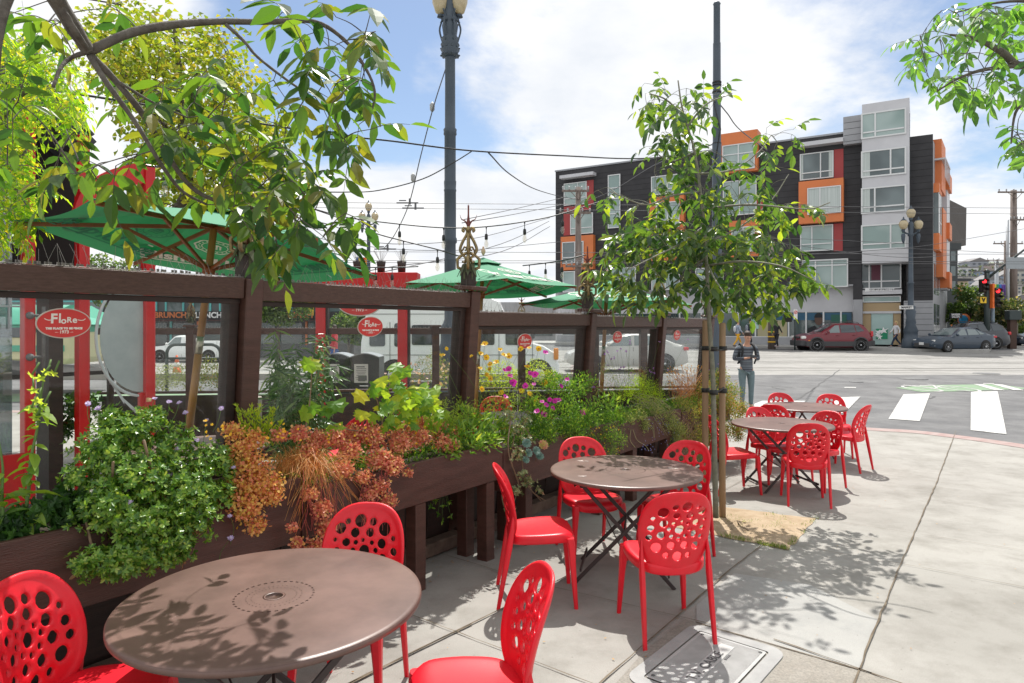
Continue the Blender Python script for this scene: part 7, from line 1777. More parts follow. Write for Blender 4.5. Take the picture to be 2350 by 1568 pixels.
fl=Fl()
for _ in range(10):p=PL(rnd(1610,1700),rnd(835,875),.1);fl.add(p,.010,5);fl.stem(p,PL(rnd(1620,1680),900,.1))
fl.build(t_,MATS['purple_petal'],MATS['dark_centre'],m_stem)
t_=plant('weed_sprig','small green sprig growing out beneath the planter beside its front leg',1010,1170,.12);lv=Leaves();b=MB()
for x,y in((990,1165),(1005,1180),(1020,1160),(1030,1150),(1035,1185),(1000,1150),(1015,1195)):
    p=PL(x,y,.1);b.tube([PL(1015,1110,.14),p],.0015,4);[lv.add(p,rv()+Vector((0,-.3,.1)),rv()+Z,rnd(.02,.036))for _ in range(9)]
b.build('stems',m_stem,t_);lv.build('foliage',lm('petunia_leaf',(.05,.14,.02),(.15,.30,.04)),t_,.4,'leaf')
for x0,x1,lab in((640,1150,'low mixed green leaves filling the second planter behind the red stonecrop'),(1160,1420,'low mixed green leaves filling the planter behind the scuffed table'),(1420,1600,'low mixed green leaves filling the planter beside the tree stakes')):
    lv=Leaves()
    for _ in range(2400):
        A=PP0-W*rnd(.0,.32);k=(rnd(x0,x1)-CXP)/F;t=(A.x-k*A.y)/(k*U.y-U.x);q=A+U*t;zt_=.86 if t<.91 else(.80 if t<2.84 else .76)
        lv.add((q.x,q.y,zt_-.03+rnd(-.02,.10)),rv()*.8+Z*.7,rv()+Z,rnd(.018,.042))
    tag(lv.build('ground_cover',lm('petunia_leaf',(.05,.14,.02),(.15,.30,.04)),None,.36,'small'),lab,'ground cover',kind='stuff')
# plants behind the far fence (street side bushes) seen through the glass
def fbush(name,label,px,py,Yk,blobs,n,ls,m_,tmpl='small',wr=.3,jit=1.0):
    t2=thing(name,label,'plant',(P(px,745,Yk).x,Yk,0));lv=Leaves()
    tot=sum(q[2]**2 for q in blobs)
    for x,y,r_ in blobs:
        c=P(x,y,Yk);rm=r_*Yk/F
        for _ in range(int(n*r_*r_/tot)):d=rv();lv.add(c+d*rm*random.random()**.35,d*.6+rv()*jit+Z*.4,d+Z,ls*rnd(.6,1.3))
    lv.build('foliage',m_,t2,wr,tmpl);return t2
fbush('silver_bush','pale silvery bush outside the far fence under the pickup',380,870,9.6,[(370,870,34),(400,860,28),(430,865,30),(350,880,26)],1500,.04,lm('silver_leaf',(.22,.28,.14),(.40,.46,.26)))
fbush('green_bush','yellow-green bush outside the far fence behind the parasol pole',470,860,9.6,[(470,850,34),(495,865,28),(515,875,22),(450,875,26)],1500,.04,lm('end_bush_leaf',(.1,.2,.03),(.3,.3,.05)))
t_=fbush('mixed_flower_bed','bushy bed of small pink and white flowers beyond the second pane',960,860,9.7,[(900,880,26),(940,870,30),(980,850,34),(1020,860,34),(1000,820,20),(930,840,14),(1060,870,30)],2600,.035,lm('end_bush_leaf',(.1,.2,.03),(.3,.3,.05)));fl=Fl()
for _ in range(60):fl.add(P(rnd(880,1070),rnd(835,890),9.4),.022,6)
fl.build(t_,lm('blush_petal',(.60,.32,.36),(.78,.68,.62)),MATS['pale_centre'],m_stem)
t_=fbush('meadow_bed','loose meadow flowers outside the far fence beyond the yellow cosmos',1130,860,9.8,[(1110,870,30),(1150,860,36),(1185,870,30),(1230,850,28),(1260,870,26)],2400,.035,lm('lime_leaf',(.2,.3,.05),(.3,.4,.05)))
fbush('dark_fig','dark leafy shrub against the dark café wall at the lower left',170,960,6.6,[(150,950,40),(190,930,36),(130,990,30)],700,.07,lm('dark_lobed_leaf',(.02,.06,.015),(.06,.15,.03)),'small',.5)
# ================================================================== POLES, LAMPS, SIGNALS
m_pole=mat('blue_grey_paint',(.042,.060,.080),.5,(.06,.08,.105),2,.1,40,spec=.5);m_poled=mat('dark_green_paint',(.03,.045,.045),.5)
m_globe=mat('amber_globe',(.42,.34,.20),.25,(.50,.42,.27),8,spec=.6);m_ins=mat('insulator',(.35,.36,.36),.4)
m_uwood=mat('utility_pole_wood',(.13,.10,.085),.85,(.22,.18,.16),10,.4,30,stretch=(1,1,.1));m_galv=mat('galvanised_steel',(.38,.40,.42),.45,metal=.4)
m_wire=mat('black_cable',(.015,.015,.016),.5);m_wireg=mat('grey_wire',(.10,.10,.105),.5)
# tall dark pole behind the terrace
Yp=14.0;X0_=(1033-CXP)*Yp/F
zp=lambda y,Y=Yp:H-(y-HY)*Y/F
tp=thing('lamp_column','tall blue-grey column with ornate lamp head rising behind the spiked post','lamp post',(X0_,Yp,gz(Yp)))
b=MB();b.lathe([(.30,-.13),(.30,.4),(.24,.45),(.22,1.1),(.26,1.2),(.20,1.35),(.17,1.62),(.20,1.66),(.20,1.70),(.15,1.76),(.120,1.85),(.120,zp(600)),(.126,zp(598)),(.126,zp(595)),(.118,zp(593)),(.118,zp(560)),(.142,zp(557)),(.142,zp(548)),(.125,zp(545)),(.122,zp(440)),(.130,zp(439)),(.130,zp(436)),(.121,zp(434)),(.128,zp(420)),(.128,zp(417)),(.118,zp(414)),(.118,zp(312)),(.138,zp(309)),(.132,zp(303)),(.140,zp(298)),(.110,zp(294)),(.105,zp(135)),(.12,zp(132))],(X0_,Yp,0),24);b.build('shaft',m_pole,tp)
b=MB();prof=[(.12,132),(.19,129),(.16,122),(.20,116),(.17,108),(.20,104),(.16,96),(.19,90),(.14,84),(.17,60),(.15,52),(.18,46),(.15,40),(.12,20),(.14,10),(.11,-10),(.10,-60)];b.lathe([(r_,zp(y))for r_,y in prof],(X0_,Yp,0),20)
for k in range(6):
    a=6.28*k/6;d=Vector((math.cos(a),math.sin(a),0));b.tube(catmull([Vector((X0_,Yp,zp(100)))+d*.15,Vector((X0_,Yp,zp(70)))+d*.22,Vector((X0_,Yp,zp(45)))+d*.17,Vector((X0_,Yp,zp(30)))+d*.24],4),.02,6)
for y in(128,112,52):
    for k in range(10):a=6.28*k/10;b.sphere((X0_+math.cos(a)*.19,Yp+math.sin(a)*.19,zp(y)),.022,6,4)
b.build('ornate_head',m_pole,tp)
for s_ in(-1,1):
    b=MB();b.lathe([(.04,-.26),(.10,-.21),(.165,-.02),(.175,.15),(.14,.35),(.05,.46)],(X0_+s_*.20,Yp-.04,zp(8)),16);g_=b.build('globe',m_globe,tp);b=MB();b.tube([(X0_,Yp,zp(60)),(X0_+s_*.20,Yp-.04,zp(40))],.035,8);b.lathe([(.07,0),(.05,.06),(.06,.10)],(X0_+s_*.2,Yp-.04,zp(42)),12);b.build('lamp_arm',m_pole,tp)
# plain trolley pole behind young tree
Yq=14.2;X0_=(1645-CXP)*Yq/F;zq=lambda y:H-(y-HY)*Yq/F
tp=thing('trolley_pole','plain grey-green round pole rising behind the young tree','pole',(X0_,Yq,rz(Yq)))
b=MB();b.lathe([(.14,rz(Yq)),(.14,.9),(.10,.95),(.095,zq(330)),(.085,zq(328)),(.078,zq(100)),(.070,zq(98)),(.068,zq(12)),(.08,zq(10)),(.06,zq(6)),(.001,zq(3))],(X0_,Yq,0),18);b.build('shaft',m_pole,tp)
b=MB()
for y in(190,196,212,330):b.lathe([(.088,-.015),(.096,-.015),(.096,.015),(.088,.015)],(X0_,Yq,zq(y)),14)
b.tube([(X0_,Yq,zq(230)),(X0_-.10,Yq-.1,zq(240)),(X0_+.05,Yq-.1,zq(300)),(X0_-.08,Yq-.1,zq(380))],.012,5);b.build('clamps',m_wire,tp)
# triple-globe lamps
def globe_lamp(px,Yk,ytop,ybase,label,sc=1.0,sign=None):
    x0=(px-CXP)*Yk/F;zt=H-(ytop-HY)*Yk/F;zb_=ybase;t_=thing('street_lamp',label,'street lamp',(x0,Yk,zb_),group=None)
    s_=sc;b=MB();b.lathe([(.52*s_,zb_),(.52*s_,zb_+.25),(.46*s_,zb_+.62*s_),(.40*s_,zb_+.66*s_),(.38*s_,zb_+1.0*s_),(.42*s_,zb_+1.1*s_),(.26*s_,zb_+1.5*s_),(.30*s_,zb_+1.6*s_),(.24*s_,zb_+1.9*s_),(.30*s_,zb_+2.3*s_),(.24*s_,zb_+2.4*s_),(.28*s_,zb_+2.6*s_),(.16*s_,zb_+2.7*s_),(.16*s_,zb_+4.0*s_),(.18*s_,zb_+4.02*s_),(.18*s_,zb_+4.1*s_),(.14*s_,zb_+4.12*s_),(.12*s_,zt-1.9*s_),(.18*s_,zt-1.86*s_),(.13*s_,zt-1.7*s_),(.17*s_,zt-1.2*s_),(.10*s_,zt-1.0*s_)],(x0,Yk,0),18);b.build('column',m_pole,t_)
    for dx,dz in((0,-.48),(-.46,-1.18),(.46,-1.18)):
        b=MB();b.lathe([(.08*s_,-.30*s_),(.19*s_,-.22*s_),(.26*s_,0),(.25*s_,.12*s_),(.17*s_,.24*s_)],(x0+dx*s_,Yk-.02,zt+dz*s_),14);g_=b.build('globe',m_globe,t_)
        b=MB();b.lathe([(.18*s_,.22*s_),(.12*s_,.31*s_),(.04*s_,.36*s_),(.05*s_,.42*s_),(.001,.50*s_)],(x0+dx*s_,Yk-.02,zt+dz*s_),12);b.build('cap',m_pole,g_)
        b=MB();b.tube(catmull([(x0,Yk,zt-1.75*s_),(x0+dx*.6*s_,Yk,zt-1.72*s_),(x0+dx*s_,Yk,zt+(dz-.36)*s_)],4),.05*s_,6);b.lathe([(.12*s_,-.3*s_),(.10*s_,-.38*s_),(.05*s_,-.5*s_)],(x0+dx*s_,Yk,zt+dz*s_),10)
        if dx:b.lathe([(.10*s_,-.55*s_),(.13*s_,-.7*s_),(.09*s_,-1.0*s_),(.03,-1.15*s_)],(x0+dx*s_,Yk,zt+dz*s_),8)
        b.build('bracket',m_pole,t_)
    return t_,x0
t_,lx=globe_lamp(2090,41.4,472,far_z()-.05,'ornate lamp post with three amber globes and MARKET sign, in front of the charcoal block',1.0)
b=MB();zM=H-(706-HY)*41.4/F;b.bbox((lx-.42,41.15,zM),(.86,.04,.22),None,.005);sg_=b.build('street_sign',mat('sign_white',(.72,.72,.70),.5),t_)
b=MB();vs,fs=text_geo('MARKET',.17,.006);b.add(vs,fs,M=frame((lx-.42,41.12,zM),(1,0,0),(0,0,1)));b.build('lettering',mat('dark_letters',(.03,.03,.04)),sg_)
t_,_=globe_lamp(846,30,460,rz(30),'small distant lamp post with amber globes above the red lintel',.62)
# utility poles
def upole(name,px,Yk,ytop,r_,arms,label,m_=m_uwood,lean=0):
    x0=(px-CXP)*Yk/F;zt=H-(ytop-HY)*Yk/F;t_=thing(name,label,'utility pole',(x0,Yk,rz(Yk)));b=MB();b.tube([(x0,Yk,rz(Yk)),(x0+lean,Yk,zt)],[r_,r_*.72],12);b.build('shaft',m_,t_)
    for yy_,w0,w1 in arms:
        z_=H-(yy_-HY)*Yk/F;a=(w0*Yk/F);c_=(w1*Yk/F);b=MB();b.bbox((x0+(a+c_)/2,Yk-r_,z_),(c_-a,.10,.11),None,.01)
        n_=4
        b.tube([(x0+a*.5,Yk-r_,z_),(x0,Yk-r_,z_-.5)],.02,5);b.tube([(x0+c_*.5,Yk-r_,z_),(x0,Yk-r_,z_-.5)],.02,5);ar_=b.build('crossarm',m_uwood,t_)
        for k in range(n_+1):
            x_=x0+a+(c_-a)*(k+.15)/(n_+.3);b=MB();b.lathe([(.02,0),(.05,.06),(.03,.10),(.055,.15),(.02,.2)],(x_,Yk-r_,z_+.05),8);b.build('insulator',m_ins,ar_)
    return t_
upole('utility_pole',1327,36,430,.20,[(440,-38,24),(490,-44,28),(612,-30,24)],'wooden utility pole crowded with insulators in front of the building left end')
upole('utility_pole',2326,49,437,.27,[(443,-42,30),(506,-14,18)],'tallest wooden utility pole at the right edge, over the traffic signals')
upole('utility_pole',2308,62,553,.20,[(560,-32,36)],'thinner utility pole just left of the tallest one, in front of the hill')
upole('utility_pole',2287,75,595,.24,[(598,-26,30),(606,-20,22)],'distant pale utility pole between the rainbow banners and the houses',m_galv)
t_=upole('utility_pole',1771,43.2,560,.24,[],'dark wooden pole with yellow bands on the pavement by the shop windows')
b=MB();
for y in(762,773,785):
    zz_=H-(y-HY)*43.2/F;b.lathe([(.245,-.04),(.25,-.04),(.25,.04),(.245,.04)],((1771-CXP)*43.2/F,43.2,zz_),14)
b.build('yellow_bands',mat('yellow_band',(.70,.42,.02),.6),t_)
upole('steel_post',2312,48,505,.13,[],'slim galvanised post behind the tallest utility pole',m_galv)
# green box post at the right
x0=P(2322,745,44).x;t_=thing('control_post','dark post carrying a green control box right of the signals','post',(x0,44,rz(44)))
b=MB();b.box((x0,44,1.35),(.42,.3,2.7));b.build('post',mat('rusty_brown',(.07,.04,.03),.8),t_);b=MB();b.bbox((x0,43.9,2.35),(.8,.5,.62),None,.03);b.build('box',m_poled,t_)
# no-turn sign on a post
x0=P(1824,745,42).x;t_=thing('no_turn_sign','small white no-turn sign on a green post before the shop windows','sign',(x0,42,far_z()))
b=MB();b.tube([(x0,42,0),(x0,42,H-(713-HY)*42/F)],.05,8);b.build('post',m_poled,t_);zz_=H-(722-HY)*42/F;b=MB();b.bbox((x0,41.9,zz_),(.24,.03,.62),None,.01);pl__=b.build('plate',MATS['sign_white'],t_)
b=MB();vs=[];n_=20
for i in range(n_):
    a=6.2832*i/n_
    for rr in(.075,.105):vs.append((x0+math.cos(a)*rr,41.87,zz_+.14+math.sin(a)*rr))
b.add(vs,[(2*i,2*i+1,(2*i+3)%(2*n_),(2*i+2)%(2*n_))for i in range(n_)]);b.box((x0,41.865,zz_+.14),(.20,.01,.03),(Vector((.7,0,.7)),Vector((0,1,0)),Vector((-.7,0,.7))));b.build('red_ring',mat('sign_red',(.6,.03,.03)),pl__)
b=MB();b.bbox((x0-.45,42,H-(730-HY)*42/F),(.42,.3,.5),None,.02);b.build('dark_box',m_black,t_)
# traffic signals with mast arm, V sign
YS=43.6;sx0=P(2265,745,YS).x;zs=lambda y:H-(y-HY)*YS/F
ts=thing('traffic_signal','dark signal mast with red lights, yellow V sign and an arm rising right','traffic signal',(sx0,YS,rz(YS)))
b=MB();b.tube([(sx0,YS,rz(YS)),(sx0,YS,zs(622))],[.19,.15],12);b.lathe([(.17,0),(.2,.05),(.05,.2)],(sx0,YS,zs(625)),12);b.build('mast',m_poled,ts)
b=MB();b.tube([(sx0,YS,zs(640)),P(2300,612,YS-.3),P(2352,572,YS-.8),P(2400,540,YS-1)],[.09,.06],8);q=P(2335,604,YS-.6);b.bbox(q,(1.5,.05,.75),None,.02,mi=1);b.build('mast_arm',[m_poled,mat('sign_back_grey',(.30,.33,.35),.5)],ts)
def head(cx,yt,yb,back=None,lit=0):
    z1,z0=zs(yt),zs(yb);h_=(z1-z0);b=MB();b.bbox((cx,YS-.3,(z0+z1)/2),(.42,.26,h_),None,.04);hd=b.build('signal_head',m_black,ts)
    for k in range(3):
        zc_=z1-h_*(k+.5)/3;b=MB();b.lathe([(.001,.04),(.08,.035),(.145,.0)],(cx,YS-.44,zc_),16,axis=Vector((0,-1,0)));b.build('lens',emat('lit_red_lens',(1.0,.03,.04),1.6)if k==0 else mat('dark_lens',(.03,.02,.015),.3),hd)
        b=MB();vs=[]
        for i in range(11):a=math.pi*i/10;vs+=[(cx+math.cos(a)*.17,YS-.43,zc_+math.sin(a)*.17),(cx+math.cos(a)*.17,YS-.66,zc_+math.sin(a)*.16)]
        b.add(vs,[(2*i,2*i+1,2*i+3,2*i+2)for i in range(10)]);b.build('visor',m_black,hd,solid=.012)
head(sx0-.48,642,672);head(P(2279,745,YS).x,661,706)
b=MB();b.bbox((P(2270.5,745,YS).x,YS-.25,(zs(652)+zs(708))/2),(.14,.3,zs(652)-zs(708)),None,.01);b.build('orange_backplate',emat('orange_plate',(.75,.13,.02),.25)if False else mat('orange_plate',(.80,.16,.03),.5),ts)
q=P(2256.5,689,YS-.3);b=MB();b.bbox(q,(.40,.03,.40),None,.01);vpl=b.build('yellow_plate',mat('yellow_plate',(.75,.48,.02),.5),ts);b=MB();vs,fs=text_geo('V',.36,.02);b.add(vs,fs,M=frame(q-Vector((0,.03,0)),(1,0,0),(0,0,1)));b.build('lettering',m_black,vpl)
# lower signal pole, blue-grey
x0=P(2278,745,43.9).x;b=MB();b.tube([(x0,43.9,rz(44)),(x0,43.9,zs(650))],.11,10);tag(b.build('signal_post',mat('pale_blue_post',(.22,.28,.33),.5)),'pale blue signal post directly beside the dark signal mast','post')
# rainbow banners
for i,(px,y0_,y1_,Yk,w_,n_,lab)in enumerate(((2286,653,699,52,34,6,'rainbow banner behind the red signal light'),(2319,653,699,52,30,6,'rainbow banner hanging between the two rightmost poles'),(830,592,618,34,26,5,'small rainbow flag above the red lintel beside the thin lamp post'))):
    t_=thing('rainbow_banner',lab,'banner',(P(px,745,Yk).x,Yk,0),group='rainbow banners');cols=[(.62,.04,.03),(.75,.28,.02),(.75,.58,.03),(.02,.30,.12),(.02,.14,.45),(.10,.04,.25)]
    ws_=w_*Yk/F;xx=P(px,745,Yk).x-ws_/2;z1,z0=H-(y0_-HY)*Yk/F,H-(y1_-HY)*Yk/F
    order=range(6)if i==0 else([5,4,3,2]if i==1 else[4,2,3,0,1]);order=list(order)
    for k,ci in enumerate(order):
        b=MB();n2=6;vs=[]
        for j in range(n2+1):z_=z0+(z1-z0)*j/n2;y_=Yk+.04*math.sin(j*1.3+k*.8);vs+=[(xx+ws_*k/len(order),y_,z_),(xx+ws_*(k+1)/len(order),Yk+.04*math.sin(j*1.3+(k+1)*.8),z_)]
        b.add(vs,[(2*j,2*j+1,2*j+3,2*j+2)for j in range(n2)],smooth=True);b.build('stripe',mat('stripe_%s'%['red','orange','yellow','green','blue','violet'][ci],cols[ci],.7),t_,solid=.01)
    b=MB();b.tube([(xx-.05,Yk,z1+.02),(xx+ws_+.05,Yk,z1+.02)],.02,6);b.build('rod',m_galv,t_)
# newspaper racks
Yn=12.9;t_=thing('newspaper_rack','black double newspaper rack with front pages in its windows','newspaper rack',(P(808,745,Yn).x,Yn,gz(Yn)))
xn=lambda px:(px-CXP)*Yn/F;zn=lambda y:H-(y-HY)*Yn/F
for k,(xa,xb_)in enumerate(((748,810),(811,876))):
    b=MB();n_=10;X0_,X1_=xn(xa),xn(xb_);front=[(X0_,Yn-.25,zn(926)),(X1_,Yn-.25,zn(926))]+[(X1_+(X0_-X1_)*i/n_,Yn-.25,zn(820)+.07*math.sin(math.pi*i/n_))for i in range(n_+1)]
    b.prism(front,(0,.5,0));bx=b.build('cabinet',mat('rack_black',(.022,.024,.026),.3),t_)
    b=MB();pts=[(p[0],Yn-.26,p[2]+.012)for p in front[2:]]
    for a,c in zip(pts[:-1],pts[1:]):b.add([a,c,(c[0],Yn+.26,c[2]),(a[0],Yn+.26,a[2])],[(0,1,2,3)])
    b.build('lid',mat('rack_lid',(.30,.31,.32),.3),bx,solid=.015)
    b=MB();w_=(X1_-X0_);cx_=(X0_+X1_)/2-w_*.12;b.box((cx_,Yn-.256,zn(855)),(w_*.48,.006,zn(834)-zn(876)));pg=b.build('front_page',mat('newsprint',(.52,.50,.46),.8),bx)
    b=MB()
    for j in range(9):b.box((cx_+rnd(-.01,.01),Yn-.261,zn(840+j*4)),(w_*rnd(.25,.42),.003,.010 if j else .022))
    b.box((cx_+w_*.05,Yn-.262,zn(866)),(w_*.3,.003,.09));b.build('newsprint_lines',mat('ink_grey',(.12,.12,.12),.8),pg)
b=MB();b.box((xn(811),Yn,.08),(.12,.12,.42));b.box((xn(811),Yn,gz(Yn)+.02),(.55,.4,.05));b.build('pedestal',MATS['rack_black'],t_)
b=MB();vs,fs=text_geo('The Daily News',.05,.001);b.add(vs,fs,M=frame((xn(842),Yn-.258,zn(883)),(1,0,0),(0,0,1)))if False else b.box((xn(842),Yn-.256,zn(883)),(.16,.004,.02));b.build('name_strip',MATS['sign_white'],t_)
# bike rack, cone
Yb=18.6;b=MB();a=P(383,745,Yb).x;c=P(506,745,Yb).x;zb_=rz(Yb);zt=H-(791-HY)*Yb/F
b.tube([(a,Yb,zb_),(a,Yb,zt-.25)]+[(a+.25-.25*math.cos(R(15*i)),Yb,zt-.25+.25*math.sin(R(15*i)))for i in range(1,7)]+[(c-.25+.25*math.sin(R(15*i)),Yb,zt-.25+.25*math.cos(R(15*i)))for i in range(0,7)]+[(c,Yb,zb_)],.045,10);b.tube([(a,Yb,zt-.38),(c,Yb,zt-.38)],.03,8)
tag(b.build('bike_rack',m_poled),'dark green tubular bike rack in front of the white service pickup','bike rack')
Yc=23.0;x0=P(406,745,Yc).x;t_=thing('traffic_cone','orange traffic cone with a white band beside the white pickup','traffic cone',(x0,Yc,rz(Yc)))
b=MB();b.box((x0,Yc,rz(Yc)+.03),(.42,.42,.05));b.lathe([(.16,.05),(.10,.35)],(x0,Yc,rz(Yc)),16);b.lathe([(.075,.5),(.03,.75)],(x0,Yc,rz(Yc)),16);b.build('cone',mat('cone_orange',(.80,.16,.04),.5),t_);b=MB();b.lathe([(.10,.35),(.075,.5)],(x0,Yc,rz(Yc)),16);b.build('white_band',MATS['sign_white'],t_)
# terrace furniture inside the fence
for x,y,a,lab in((-.52,7.0,R(25),'red chair inside the terrace, its rim showing behind the broadleaf clump'),(.55,7.25,R(-60),'red chair inside the terrace behind the yellow cosmos'),(-.2,8.1,R(180),'red chair inside the terrace under the pale parasol'),(-1.7,6.8,R(60),'red chair inside the terrace behind the lime shrub')):
    copy_thing(ch0,(x,y,.0),a,lab)
copy_thing(TA,(0.0,7.3,0),0,'round metal table inside the terrace, glinting between the flowers');copy_thing(TA,(-2.6,5.6,0),0,'round metal table inside the terrace behind the first pane')
b=MB();q=P(556,950,5.2);b.bbox(q,(.24,.2,.26),None,.01);tag(b.build('beige_box',mat('beige_plastic',(.42,.38,.32),.5)),'small beige box beside the dark inner jamb behind the first pane','box')
# ================================================================== WIRES AND STRING LIGHTS
def wire(pts,r_,m_,label,group='overhead wires',n=6,name='overhead_wire'):
    b=MB();b.tube(catmull([P(x,y,Y)for x,y,Y in pts],n),r_,5);return tag(b.build(name,m_),label,'cable',group)
wire([(-60,180,6),(300,235,7),(560,278,8),(780,311,9),(900,324,9.5),(1080,346,10.5),(1300,358,12),(1470,364,13.5),(1640,350,14.2)],.013,m_wire,'thickest black cable crossing the sky from the left branches to the plain pole')
wire([(600,440,10),(740,441,10),(800,441,10),(870,437,10.2),(970,411,10.4),(1040,374,10.4),(1082,348,10.5)],.009,m_wire,'drooping black cable looped up to the thick one left of the tall column')
wire([(1120,350,10.7),(1170,400,14),(1230,435,20),(1290,452,28),(1327,458,36)],.013,m_wire,'black cable sagging right from the thick one to the crowded wooden pole')
wire([(1026,148,14),(995,245,14),(965,360,15),(938,470,16),(905,540,17.5),(880,572,18)],.012,m_wireg,'thin guy wire slanting down left from the tall column')
b=MB()
for x,y,Y in((992,246,14.1),(948,408,15.6)):c=P(x,y,Y);b.lathe([(.02,-.10),(.05,-.06),(.055,.05),(.02,.10)],c,10)
tag(b.build('wire_insulators',m_ins),'small dark insulators strung on the slanting guy wire','insulator')
tram_lab='one of the thin tram wires running level across the whole view'
for y0,sl in((466,.008),(478,.009),(578,.004),(598,.002),(603,.002)):
    wire([(560,y0-sl*300,28),(1000,y0+sl*140,30),(1500,y0+sl*640,33),(2000,y0+sl*1140,36),(2420,y0+sl*1560,38)],.012,m_wireg,tram_lab,'level tram wires',4)
for pts,lab in(([(1700,590,36),(1900,582,37),(2040,572,38),(2150,560,40),(2380,520,46)],'pale wire rising right past the lamp globes'),([(2060,570,38),(2120,572,39),(2380,584,42)],'wire running level right from the lamp post bracket'),([(1260,508,34),(1150,560,26),(900,620,18),(700,650,14)],'faint wire fanning down left from the crowded pole, uppermost'),([(1262,520,34),(1150,578,26),(900,612,18),(780,640,14)],'faint wire fanning down left from the crowded pole, lower'),([(1300,480,36),(1400,440,30),(1500,380,24),(1640,330,14.2)],'wire climbing right from the crowded pole to the plain pole'),([(700,520,20),(900,560,24),(1100,545,30),(1262,500,36)],'long faint wire sagging behind the bulbs to the crowded pole'),([(1060,505,20),(1180,480,28),(1300,452,36)],'uppermost thin wire rising from the tall column to the crowded pole'),([(1060,512,20),(1180,492,28),(1300,468,36)],'second thin wire rising from the tall column to the crowded pole'),([(560,500,24),(800,560,28),(1040,575,30),(1290,555,36)],'low faint wire crossing behind the pale parasol peak'),([(1340,600,36),(1500,560,36),(1800,548,40),(2090,560,41)],'faint wire crossing the charcoal block toward the ornate lamp post'),([(1760,555,36),(2050,590,36),(2200,585,38)],'second tram feed wire crossing the tower windows'),
                 ([(1645,232,14.2),(1670,262,15),(1700,300,17),(1760,345,24)],'short stay wire slanting right from the plain pole with a round insulator')):
    wire(pts,.014,m_wireg,lab)
b=MB();
for x,y in((935,466),(948,478),(884,572)):c=P(x,y,28);b.box(c,(.9,.06,.05));b.box(c+Vector((.1,0,.06)),(.08,.05,.25));b.box(c+Vector((-.2,0,.1)),(.3,.04,.04))
tag(b.build('wire_hangers',m_wireg),'dark hangers clipping the level tram wires left of the tall column','wire hanger')
m_bulb=glassmat('bulb_glass',(.95,.93,.88),.12,.02,.02)
m_fil=mat('filament',(.6,.35,.1),.4)
def string(pts,bulbs,label,n=6,s=1.0):
    t_=thing('string_light',label,'string lights',tuple(P(*pts[0])),group='strings of clear bulbs over the terrace');b=MB();q=catmull([P(*p)for p in pts],n);b.tube(q,.0065*s,6);b.build('cable',m_wire,t_)
    for x in bulbs:
        best=min(q,key=lambda a:abs(a.x/a.y*F+CXP-x));c=best.copy()
        for a,c_ in zip(q[:-1],q[1:]):
            xa,xc=a.x/a.y*F+CXP,c_.x/c_.y*F+CXP
            if xa<=x<=xc:c=a.lerp(c_,(x-xa)/max(xc-xa,1e-6))
        b=MB();b.lathe([(.004,.005),(.010,0),(.006,-.02),(.004,-.03),(.004,-.075),(.014,-.08),(.017,-.10),(.017,-.135),(.013,-.14)],c,10);so_=b.build('socket',m_wire,t_)
        b=MB();b.lathe([(.012,-.138),(.018,-.16),(.023,-.185),(.018,-.21),(.008,-.225),(.001,-.228)],c,12);bl_=b.build('bulb',m_bulb,so_);b=MB();b.tube([c+Vector((0,0,-.14)),c+Vector((.004,0,-.17)),c+Vector((-.004,0,-.195))],.0015,4);b.build('filament',m_fil,so_)
Ys=7.2
string([(640,455,7.6),(750,488,7.4),(800,500,Ys),(920,515,Ys),(1020,523,Ys),(1110,521,Ys),(1204,509,Ys),(1293,490,7.4),(1400,455,8)],[800,917,1018,1116,1204,1291],'topmost string of clear bulbs, passing in front of the tall column')
string([(690,470,8),(790,505,7.6),(860,535,7.2),(925,553,7),(1004,573,7),(1060,590,7.2)],[926,1004],'string of bulbs dropping right toward the pale parasol')
string([(1200,610,9),(1260,603,8.5),(1300,596,8),(1345,585,8)],[1215,1252,1290],'short string of bulbs right above the pale parasol edge',s=1.2)
string([(740,600,7.5),(800,612,7.4),(900,614,7.4),(960,612,7.5)],[760,862,900],'string of bulbs level with the red lintel pots')
string([(330,380,5),(372,383,5),(420,372,5)],[378],'single bulb hanging in the branches at the left')
# ================================================================== PEOPLE
m_skin=mat('skin',(.50,.27,.18),.5,(.56,.31,.21),12);m_hair=mat('dark_brown_hair',(.03,.018,.012),.6,(.06,.035,.02),60,.6,120);m_blond=mat('blond_hair',(.50,.36,.16),.6,(.60,.45,.22),40);m_phone=mat('phone_black',(.01,.01,.012),.2)
def skinmesh(name,nodes,edges,m_,parent,sub=2,root=0):
    bm=bmesh.new();ly=bm.verts.layers.skin.verify();vs=[]
    for p,r_ in nodes:
        v=bm.verts.new(p);rr=r_ if isinstance(r_,tuple)else(r_,r_);v[ly].radius=rr;vs.append(v)
    for a,c in edges:bm.edges.new((vs[a],vs[c]))
    vs[root][ly].use_root=True;me=bpy.data.meshes.new(name);bm.to_mesh(me);bm.free();me.materials.append(m_);o=bpy.data.objects.new(name,me);C.objects.link(o);o.parent=parent
    s_=o.modifiers.new('skin','SKIN');s_.use_smooth_shade=True
    if sub:q=o.modifiers.new('sub','SUBSURF');q.levels=sub;q.render_levels=sub
    return o
